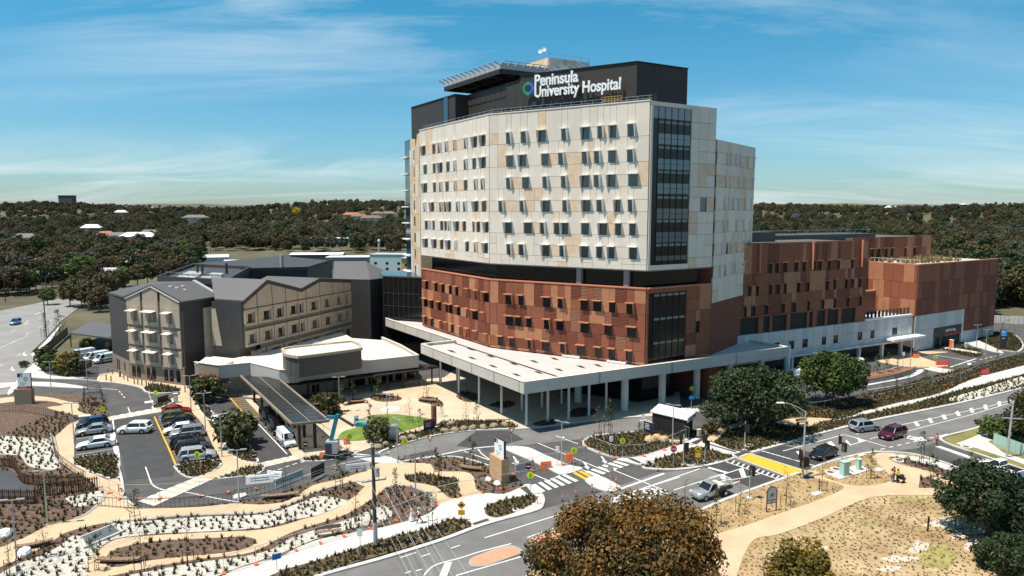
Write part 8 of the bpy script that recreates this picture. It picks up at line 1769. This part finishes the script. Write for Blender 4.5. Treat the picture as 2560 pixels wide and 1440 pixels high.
# foreground gum and its neighbours
g = clumped(7.6,1.4,9.6,95,21, .22, .75, (0, .45)); g = [(x, y, z, rx, rz_, min(1, t + (.18 if z > 5.2 else 0) * (0.4 + .9 * random.Random(i).random()))) for i, (x, y, z, rx, rz_, t) in enumerate(g)]
tree('gum_tree', 'large rusty-tipped gum tree at the near roadside', 'tree', (9.8,53.5), .1, leaf_mesh('crown', g, 330, .155, 'gum', 3), tb(.32,7.5,6.5,6,7, z0=.25, stems=3))
tree('gum_tree', 'smaller golden-tipped gum tree standing in the dry park', 'tree', ((2040 - 1280) / 1707 * 49,49), .1, leaf_mesh('crown', clumped(2.9,1.5,8.2,40,22, .30, .9, (.1, .8)), 300, .13, 'gold', 4), tb(.2,6,2.4,5,8))
tree('gum_tree', 'low golden scrub leaning out at the lower edge of the park', 'tree', (4.6,46.5), .1, leaf_mesh('crown', clumped(2.2, .6,5.9,26,23, .32, .9, (.1, .7)), 240, .13, 'gold', 5), tb(.12,4,1.8,4,9))
tree('evergreen_tree', 'dark evergreen tree at the park edge beside the side street', 'tree', (48.5,66.5), .1, leaf_mesh('crown', clumped(4.6, .8,7.6,52,24, .28, .85, (.1, .8)), 260, .17, 'deep', 6), tb(.3,6,3.5,5,10))
tree('evergreen_shrub', 'low dark green shrub in front of the park edge tree', 'shrub', (46.0,59.5), .05, leaf_mesh('crown', clumped(3.0, .1,3.4,34,25, .30, .8, (.1, .7)), 240, .13, 'deep', 7), tb(.1,2.2,1.8,5,11))
tree('evergreen_tree', 'bushy dark tree behind the timber fence by the side street', 'tree', (73.5,92.0), .1, leaf_mesh('crown', clumped(4.0, .5,8.8,40,26, .30, .9, (.1, .7)), 170, .22, 'olive', 8), tb(.3,6,3,5,12))
# shrubs near the ambulance yard and hedge
sh_me = [leaf_mesh('crown', clumped(1.5, .1,2.4,16,30 + i, .36, .85, (.1, .9)), 70, .17, m, 30 + i) for i, m in enumerate(('mid', 'olive', 'gold', 'young', 'grey'))]; stem_me = tb(.06,1.5, .8,4,13)
for u, v, k, s, lb in ((112,905,1,1.5, 'dark olive shrub at the corner of the ambulance yard fence'), (122,925,0,1.4, 'green shrub below the yard fence'), (172,935,2,1.9, 'golden green shrub in front of the red yard sign'), (186,938,1,1.6, 'olive shrub beside the yard gate'), (150,930,0,1.2, 'small green shrub between the yard shrubs'), (60,918,1, .6, 'small round shrub on the kerb triangle'), (216,872,0,1.1, 'clipped green shrub behind the ambulances'),
                       (2478,1094,0,1.3, 'bright hedge plant at the driveway end of the timber fence'), (2500,1100,0,1.2, 'bright hedge plant along the timber fence'), (2530,1098,3,1.6, 'dense hedge plant behind the timber fence'), (517,1005,3,1.9, 'tall yellow-green bush at the head of the drop-off lane'), (592,1118,3,2.2, 'broad olive bush on the drop-off island'), (817,1037,1,1.6, 'dark bush beside the shelter'), (942,1106,3,1.5, 'feathery bush by the grey kiosk')):
    tree('shrub', lb, 'shrub', W(u, v), .08, sh_me[k], stem_me, u * .1, s)
# young staked trees
yt = [leaf_mesh('crown', [(random.Random(i * 50 + j).uniform(-.4, .4), random.Random(i * 51 + j).uniform(-.4, .4), 1.5 + 2.4 * j / 9, .38 * (1.15 - abs(j - 4) / 9), .34, random.Random(j).random()) for j in range(10)], d_, sz, m, 60 + i, shell=.2) for i, (m, d_, sz) in enumerate((('young', 20, .09), ('tan', 11, .07), ('mid', 30, .10), ('grey', 16, .08)))]
def ytrunk(seed):
    q = random.Random(seed); mb = MB(); mb.path([(0,0,0), (.05,0,1.5), (0, .05,2.8), (.04, .02,3.8)], [.035, .03, .022, .01], 5)
    for k in range(8): z = 1.2 + .3 * k; a = k * 2.4; mb.tube((.03, .02, z), (.45 * math.cos(a) * q.uniform(.6,1), .45 * math.sin(a), z + .6), .014, .006,4)
    return mb.mesh('trunk', M['bark'])
yk = ytrunk(1); stk = MB().tube((0,0, -.05), (0,0,1.35), .032, n=5).mesh('stake', M['stake']); tie = MB();
for a in range(3): tie.beam((.55 * math.cos(a * 2.09 + .5), .55 * math.sin(a * 2.09 + .5), 1.0), (0,0,1.05), .05)
tie = tie.mesh('tie', M['stake'])
def young(u, v, k, s, label, group, z=.12, stakes=3):
    r = thing('young_tree', label, 'young tree', (*W(u, v), z), (u * 7 + v) % 6.28, group); r.scale = (s, s, s); ob('trunk', yk, r); ob('crown', yt[k], r)
    for a in range(stakes): o = ob('stake', stk, r); o.location = (.55 * math.cos(a * 2.09 + .5), .55 * math.sin(a * 2.09 + .5), 0)
    if stakes: ob('tie', tie, r)
SEp = [(1790,1315,0,1.0, 'young tree beside the near gum and the kerb'), (1849,1287,1,1.05, 'thin pair-stemmed young tree between the ute and the arched sign'), (1964,1266,1,1.1, 'young tree just beyond the arched sign'), (2054,1229,1,1.0, 'sparse young tree where the crossing path meets the park path'), (2176,1199,0, .95, 'young tree beside the mint green cabinets'), (2307,1170,0,1.2, 'tall young tree in the side street bed'), (2332,1211,2, .95, 'leafy young tree on the small triangle bed'), (2424,1206,0, .95, 'young tree at the end of the side street bed'), (1712,1275,1, .9, 'thin sapling at the kerb beside the near gum')]
for u, v, k, s, lb in SEp: young(u, v, k, s, lb, 'staked young trees in the dry park')
GW = 'staked young trees in the gravel gardens'
for u, v, k, s, lb in ((339,1316,0,1.0, 'dark young tree on its mulch ring in the upper gravel bed'), (112,1397,1,1.0, 'tan feathery young tree beside the log seat'), (24,1440,1,1.0, 'thin tan young tree at the gravel corner'), (354,1427,1,1.05, 'tan bare young tree at the near edge of the oval bed'), (470,1412,1,1.0, 'grey spindly young tree beside the oval bed'), (237,1430,2, .85, 'leafy young tree at the tip of the oval path'), (127,1268,0, .95, 'young tree in the shade of the slatted screen'), (211,1256,0, .9, 'young tree beside the small gravel patch'), (716,1226,1,1.0, 'drooping young tree behind the blue fence panel'), (762,1270,1, .8, 'small young tree in the middle of the long gravel bed'), (851,1226,2,1.0, 'leafy young tree beside the brown sign board'), (890,1318,1,1.15, 'tan young tree near the power pole footpath'), (990,1266,0,1.1, 'young tree in the round mulch bed by the walkers'), (1096,1202,2,1.0, 'leafy young tree on the kidney bed'), (1182,1166,2, .95, 'conical young tree on the planted corner before the pylon sign'), (1082,1327,3, .95, 'grey leaved young tree on the roadside verge')): young(u, v, k, s, lb, GW)
for u, v, k, s, lb in ((856,1013,2, .9, 'bushy young tree by the curved seat near the verandah'), (882,1003,0, .9, 'young tree behind the curved seat'), (944,998,2,1.05, 'tall young tree on the plaza oval bed'), (924,1050,2, .75, 'small conifer on the lawn mound'), (1024,1060,1,1.0, 'thin leaning tree on the lawn mound'), (1066,996,0, .9, 'young tree by the round plaza seat'), (1105,1043,0, .6, 'tiny tree beside the brown totem'), (1052,1082,0, .9, 'young tree behind the directory sign'), (1165,1056,1, .9, 'sparse tree on the boulder bank'), (1192,1062,0, .95, 'leafy tree on the boulder bank'), (1497,1106,1,1.25, 'brown bare tree on the planted island'), (1522,1086,0,1.3, 'taller leafy tree on the planted island'), (1597,1112,0, .8, 'small tree on its white pad beside the black hut')): young(u, v, k, s, lb, 'young trees around the plaza')
for u, v, k, s in ((2160,946,0,1.0), (2191,939,2,1.05), (2219,935,2,1.1), (2243,932,0, .7)): young(u, v, k, s, 'young tree on the rust-edged island bed', 'young trees on the island bed', .2)
for i, (u, v) in enumerate(((2158,986), (2209,988), (2239,994), (2269,979), (2311,975), (2355,963), (2385,960), (2455,935), (2492,918), (2540,905))): young(u, v, i % 2 if i % 3 else 3, .95, 'young tree in the fenced strip beside the white path', 'young trees in the fenced strip')
for u, v, k in ((2440,846,1), (2455,850,0), (2470,862,0), (2505,843,3), (2535,855,1)): young(u, v, k, 1.0, 'young tree on the mound near the blue parking totem', 'young trees near the parking totem')
for u, v, k, s, lb in ((112,843,3,1.7, 'pale street tree beside the highway pole'), (150,846,0,1.9, 'street tree at the end of the service road')): young(u, v, k, s, lb, 'street trees by the highway')

kinds = [('olive', 'olive'), ('brown', 'brown'), ('deep', 'dark'), ('mid', 'green'), ('grey', 'grey-green'), ('olive', 'olive'), ('brown', 'brown')]
crowns = []
for i, (m, nm) in enumerate(kinds * 2): crowns.append((leaf_mesh('crown', clumped(4.2,2.0 if i % 3 else 1.2,9.5 + (i % 4), 26,100 + i, .33, .75, (.05, .95)), 34, .52, m, 100 + i), nm))
near_c = [(leaf_mesh('crown', clumped(4.2,1.6,9.5 + (i % 3), 36,140 + i, .29, .75, (.05, .95)), 80, .30, m, 140 + i), nm) for i, (m, nm) in enumerate(kinds)]
tk = tb(.22,7,3,4,40)
q = random.Random(77); placed = []
def ok(x, y, gap):
    if any((x - a) ** 2 + (y - b) ** 2 < gap * gap for a, b in placed[-220:]): return False
    for hx, hy, hw in HOUSES:
        if abs(x - hx) < hw / 2 + 5 and -6 < y - hy + 4 < 14: return False
        if 0 < hy - y < 34 and abs(x / y - hx / hy) * hy < hw * .5 + 2 and q.random() < .85: return False
    return True
def inside(x, y):
    u = 1280 + FPX * x / y; v = 530 + 33 * FPX / y
    if y < 205 and x > -40: return True
    if u < 235 and v > 738 - max(0, u - 20) * .02 and u > -200: return True
    if -75 < u < 262 and 735 > v > 700 and q.random() < .7: return True
    if 240 < u < 1110 and v > 690: return True
    if 500 < u < 1120 and 640 < v <= 690: return True
    if u > 2470 and v > 770: return True
    return False
hand = [(176,765,1, .95), (205,768,0,1.1), (228,772,1,1.0), (252,770,0, .9), (266,752,1,1.1), (198,745,0,1.0), (235,735,1,1.2), (290,735,0,1.1), (310,715,3,1.0), (345,712,1,1.0), (370,708,0,1.1), (120,762,3, .7), (20,735,0,1.1), (50,728,2,1.0), (90,722,2,1.1), (130,716,2,1.0), (-20,740,0,1.2), (165,712,3,1.1), (185,700,3,1.2), (212,712,3,1.5), (450,660,3,1.5), (470,664,3,1.4), (430,690,1, .9), (400,700,1, .9), (765,645,2,1.0), (690,640,1, .9), (280,880,0, .3)]
for u, v, k, s in hand:
    x, y = W(u, v); placed.append((x, y)); me, nm = near_c[k]
    tree('street_tree', f'{nm} tree along the highway edge ' + ('above the ambulance yard' if u > 150 and v > 730 else 'beside the brown roofed hall' if u < 240 else 'behind the gabled wings'), 'tree', (x, y), float(hill(x, y)) - .1, me, tk, u * .3, s, 'trees along the highway edge')
# right edge: tall woods behind the staff car park, then both slopes, nearest first
cand = []
for _ in range(17000):
    y = 205 * math.exp(q.random() * math.log(2650 / 205)); u = q.uniform(-140,2700); x = (u - 1280) / FPX * y
    if 1010 < u < 1880 and y < 2000: continue
    cand.append((y, x))
cand.sort(); far_pts = [[] for _ in range(6)]; nth = 0
for y, x in cand:
    gap = 5.2 if y < 330 else (5.6 if y < 700 else 5.6 + y / 330)
    if inside(x, y) or not ok(x, y, gap): continue
    placed.append((x, y)); z = float(hill(x, y)) - .3; s = q.uniform(.8,1.35) * (1.25 if x > 60 and y < 420 else 1.0)
    if nth < 262:
        me, nm = (near_c if y < 420 else crowns)[q.randrange(7)]; u_ = 1280 + FPX * x / y; sz_ = 'low' if s < .95 else ('tall' if s > 1.2 else 'mid-sized'); dp_ = 'of the front rank' if y < 270 else ('of the second rank' if y < 360 else 'deeper in the woods')
        side = next(t_ for a_, t_ in ((60, 'beyond the dark carport strip'), (150, 'beyond the white roofed shops'), (330, 'around the solar house'), (560, 'behind the gabled wings'), (760, 'behind the long brick building'), (1500, 'behind the pale blue building'), (2060, 'behind the clinic plant room'), (2250, 'behind the rear clinic block'), (2420, 'behind the staff car park roof'), (2520, 'beside the far corner of the staff car park'), (9999, 'past the blue parking totem')) if u_ < a_)
        tree('woodland_tree', f'{sz_} {nm} tree {dp_} {side}', 'tree', (x, y), z, me, tk, q.uniform(0,6.28), s, 'woodland trees'); nth += 1
    else: far_pts[q.randrange(6)].append((x, y, z, s * q.uniform(.9,1.2)))
for (u, v, m, s, lb) in ((2520,640, 'wattle', 1.0, 'bright yellow flowering wattle at the right wood edge'), (1985,572, 'jacaranda', 1.0, 'purple flowering jacaranda above the clinic roof'), (575,590, 'bare', 1.5, 'bare grey-purple tree among the far green trees'), (1068,500, 'wattle', .01, ''), (745,508, 'wattle', 1.1, 'yellow flowering tree on the far slope'), (168,617, 'bright', 1.2, 'round yellow-green tree above the far houses')):
    if s < .1: continue
    y = 33 * 1707 / max(42, v - 530 + 14) if v > 545 else 1150; x = (u - 1280) / FPX * y; z = float(hill(x, y)); big = 1.4 if y > 1000 else 1
    tree('flowering_tree', lb, 'tree', (x, y), z, leaf_mesh('crown', clumped(4.2,2.5,11,30, int(u), .3, .8, (.1, .9)), 60, .34, m, int(u)), tk, 0, s * big)
def woods(pts, src, mname):
    me = bpy.data.meshes.new('far_woods'); me.from_pydata([p[:3] for p in pts], [], []); a = me.attributes.new('size', 'FLOAT', 'POINT'); a.data.foreach_set('value', [p[3] for p in pts])
    o = tag(ob('far_woods', me), 'wooded suburb slopes fading to the skyline behind the hospital', 'woods', kind='stuff')
    g = bpy.data.node_groups.new('woods', 'GeometryNodeTree'); g.interface.new_socket('Geometry', in_out='INPUT', socket_type='NodeSocketGeometry'); g.interface.new_socket('Geometry', in_out='OUTPUT', socket_type='NodeSocketGeometry')
    N = g.nodes; gi, go = N.new('NodeGroupInput'), N.new('NodeGroupOutput'); ip = N.new('GeometryNodeInstanceOnPoints'); oi = N.new('GeometryNodeObjectInfo'); oi.inputs['Object'].default_value = src; oi.inputs['As Instance'].default_value = True
    rv = N.new('FunctionNodeRandomValue'); rv.data_type = 'FLOAT'; rv.inputs[3].default_value = 6.28; cx = N.new('ShaderNodeCombineXYZ'); na = N.new('GeometryNodeInputNamedAttribute'); na.data_type = 'FLOAT'; na.inputs['Name'].default_value = 'size'
    mp_ = N.new('GeometryNodeMeshToPoints'); Lk = g.links.new; Lk(gi.outputs[0], mp_.inputs['Mesh']); Lk(mp_.outputs[0], ip.inputs['Points']); Lk(oi.outputs['Geometry'], ip.inputs['Instance']); Lk(rv.outputs[1], cx.inputs[2]); Lk(cx.outputs[0], ip.inputs['Rotation']); Lk(na.outputs[0], ip.inputs['Scale']); Lk(ip.outputs[0], go.inputs[0])
    md = o.modifiers.new('woods', 'NODES'); md.node_group = g
srcs = {}
for o in list(COL.objects):
    if o.name.startswith('crown') and o.parent and o.parent.name.startswith('woodland_tree'): srcs.setdefault(o.data.name, o)
sl_ = list(srcs.values());
for i, pts in enumerate(far_pts):
    if pts: woods(pts, sl_[(i * 2 + 1) % len(sl_)], i)
n_far = sum(map(len, far_pts)); print('woods', nth, n_far)

def pip(px, py, poly):
    x, y = np.array(poly).T; c = np.zeros(len(px), bool); j = len(x) - 1
    for i in range(len(x)):
        if y[i] != y[j]: c ^= ((y[i] > py) != (y[j] > py)) & (px < (x[j] - x[i]) * (py - y[i]) / (y[j] - y[i]) + x[i])
        j = i
    return c
def scatter(poly, spacing, rn, z):
    p = np.array(poly); lo, hi = p.min(0), p.max(0); lo = np.maximum(lo, (-75,38)); hi = np.minimum(hi, (150,215))
    if (hi <= lo).any(): return np.zeros((0,2))
    gx, gy = np.meshgrid(np.arange(lo[0], hi[0], spacing), np.arange(lo[1], hi[1], spacing)); pts = np.stack([gx.ravel(), gy.ravel()], 1) + rn.normal(0, spacing * .28, (gx.size, 2)); m = pip(pts[:, 0], pts[:, 1], poly)
    for nm, q_, z2, _ in BEDS:
        if z2 > z + .004 and nm in ('footpath', 'gravel_bed', 'plaza', 'garden_bed') and m.any(): m[m] &= ~pip(pts[m, 0], pts[m, 1], q_)
    return pts[m]
def tufts(name, label, pts, m, h, spread, nb, seed, zs):
    rn = np.random.default_rng(seed); k = len(pts); a = rn.random((k, nb)) * 6.28; hh = h * (.5 + rn.random((k, 1))) * (.7 + .6 * rn.random((k, nb))); lean = spread * (.35 + rn.random((k, nb)))
    bx = pts[:, :1] + .05 * np.cos(a); by = pts[:, 1:2] + .05 * np.sin(a); tx = pts[:, :1] + lean * np.cos(a); ty = pts[:, 1:2] + lean * np.sin(a); w_ = .055 + .05 * rn.random((k, nb)); px_, py_ = -np.sin(a) * w_, np.cos(a) * w_; z0 = zs[:, None] + 0 * a
    V = np.stack([np.stack([bx - px_, by - py_, z0], -1), np.stack([bx + px_, by + py_, z0], -1), np.stack([tx, ty, z0 + hh], -1)], 2).reshape(-1,3); n = k * nb
    me = bpy.data.meshes.new(name); me.vertices.add(3 * n); me.loops.add(3 * n); me.polygons.add(n); me.vertices.foreach_set('co', V.ravel()); me.loops.foreach_set('vertex_index', np.arange(3 * n)); me.polygons.foreach_set('loop_start', np.arange(0,3 * n, 3)); me.update(calc_edges=True)
    t = np.repeat(np.clip(.5 + .35 * rn.normal(size=k), 0,1), nb); at = me.attributes.new('tint', 'FLOAT', 'FACE'); at.data.foreach_set('value', t); me.materials.append(FOL[m]); tag(ob(name, me), label, 'plants', kind='stuff'); return n
rn = np.random.default_rng(9); acc = {'g': [], 'w': [], 'm': [], 'r': []}
for nm, poly, z, m in BEDS:
    if nm == 'gravel_bed': key, sp = 'g', .85
    elif nm == 'garden_bed' and m == 'mulch_warm': key, sp = 'w', .42
    elif nm == 'garden_bed': key, sp = 'm', .8
    else: continue
    p = scatter(poly, sp, rn, z)
    if len(p): acc[key].append(np.concatenate([p, np.full((len(p), 1), z - .01)], 1))
for key in 'gwm': acc[key] = np.concatenate(acc[key])
tufts('gravel_planting', 'rows of small green tufts planted through white gravel', acc['g'], 'tuft_green', .36, .24,10,1, acc['g'][:, 2])
w2 = acc['w']; sel = rn.random(len(w2)) < (.55 + .25 * np.sin(w2[:, 0] * .31) * np.sin(w2[:, 1] * .27))
tufts('ground_cover', 'olive green ground cover filling the roadside beds', w2[sel], 'tuft_green', .34, .26,9,2, w2[sel][:, 2]); tufts('ground_cover', 'brown grassy ground cover filling the roadside beds', w2[~sel], 'tuft_brown', .32, .26,9,3, w2[~sel][:, 2])
m2 = acc['m']; sel = rn.random(len(m2)) < .45
tufts('mulch_planting', 'small green plants in the bark mulch gardens', m2[sel], 'tuft_green', .38, .26,9,4, m2[sel][:, 2]); tufts('mulch_planting', 'dry brown plants in the bark mulch gardens', m2[~sel], 'tuft_brown', .34, .28,9,5, m2[~sel][:, 2])
dg = []
for nm, poly, z, m in BEDS:
    if nm == 'ground' and m in ('dry_grass', 'park_grass'): p = scatter(poly, .62, rn, .097); dg.append(p)
dg = np.concatenate(dg); dg = dg[rn.random(len(dg)) < .8]; tufts('dry_grass', 'short dry grass covering the park', dg, 'tan', .12, .14,5,6, np.full(len(dg), .085))
rg_ = []
for k in range(260):
    t_ = rn.random(); o_ = rn.random(); p = SR.P(1 + 24 * t_, 0,-1.5 - 14 * o_ ** 1.2); rg_.append((p[0], p[1]))
rg_ = np.array(rg_); tufts('roof_grasses', 'golden grasses on the staff car park roof', rg_, 'tuft_gold', .95, .5,16,7, np.full(len(rg_), 20.7))
rg_ = np.array([tuple((cl0 + CR.d * q.uniform(.4,5) + cback * q.uniform(.8,12))) for _ in range(120)]); tufts('roof_grasses', 'golden grasses on the clinic roof corner', rg_, 'tuft_gold', .9, .45,14,8, np.full(len(rg_), 26.6))
D('boulder', (0.20,0.15,0.10), 0.9, (0.34,0.27,0.19), 2.5,8, bump=.6)
def rock(u, v, s, label, m='boulder', group='boulders on the planted bank'):
    q_ = random.Random(int(u * v)); mb = MB(); n = 9; prof = [(.95,0), (1.0, .3), (.8, .62), (.4, .8), (0, .84)]; ring_ = [[(r * math.cos(6.28 * k / n) * (1 + q_.uniform(-.15, .15)), r * .75 * math.sin(6.28 * k / n) * (1 + q_.uniform(-.15, .15)), z * (1 + q_.uniform(-.1, .1))) for k in range(n)] for r, z in prof]
    for a, b in zip(ring_, ring_[1:]):
        for k in range(n): mb.poly([a[k], a[(k + 1) % n], b[(k + 1) % n], b[k]])
    o = mb.build('boulder', M[m], None, True); o.location = (*W(u, v), .1); o.scale = (s,) * 3; o.rotation_euler.z = u; tag(o, label, 'boulder', group)
for u, v in ((1112,1082), (1137,1079), (1160,1076), (1182,1074), (1208,1072), (1235,1069), (1262,1066), (1128,1064), (945,1122), (962,1116), (1030,1098), (1008,1102)): rock(u, v, .75, 'rounded brown boulder on the planted bank beside the drive')
for u, v, s in ((1625,1105,1.0), (1642,1098, .8), (1660,1104, .9)): rock(u, v, s, 'pale boulder on the planted island beside the black hut', 'sandstone', 'boulders beside the black hut')
for u, v, s, lb in ((1221,1203, .55, 'flat white rock at the foot of the pylon sign'), (1243,1214, .6, 'white rock in front of the pylon sign'), (62,1388, .8, 'white rounded rock beside the log seat'), (8,1345,1.0, 'pale boulder at the path edge on the west garden')): rock(u, v, s, lb, 'white', None)
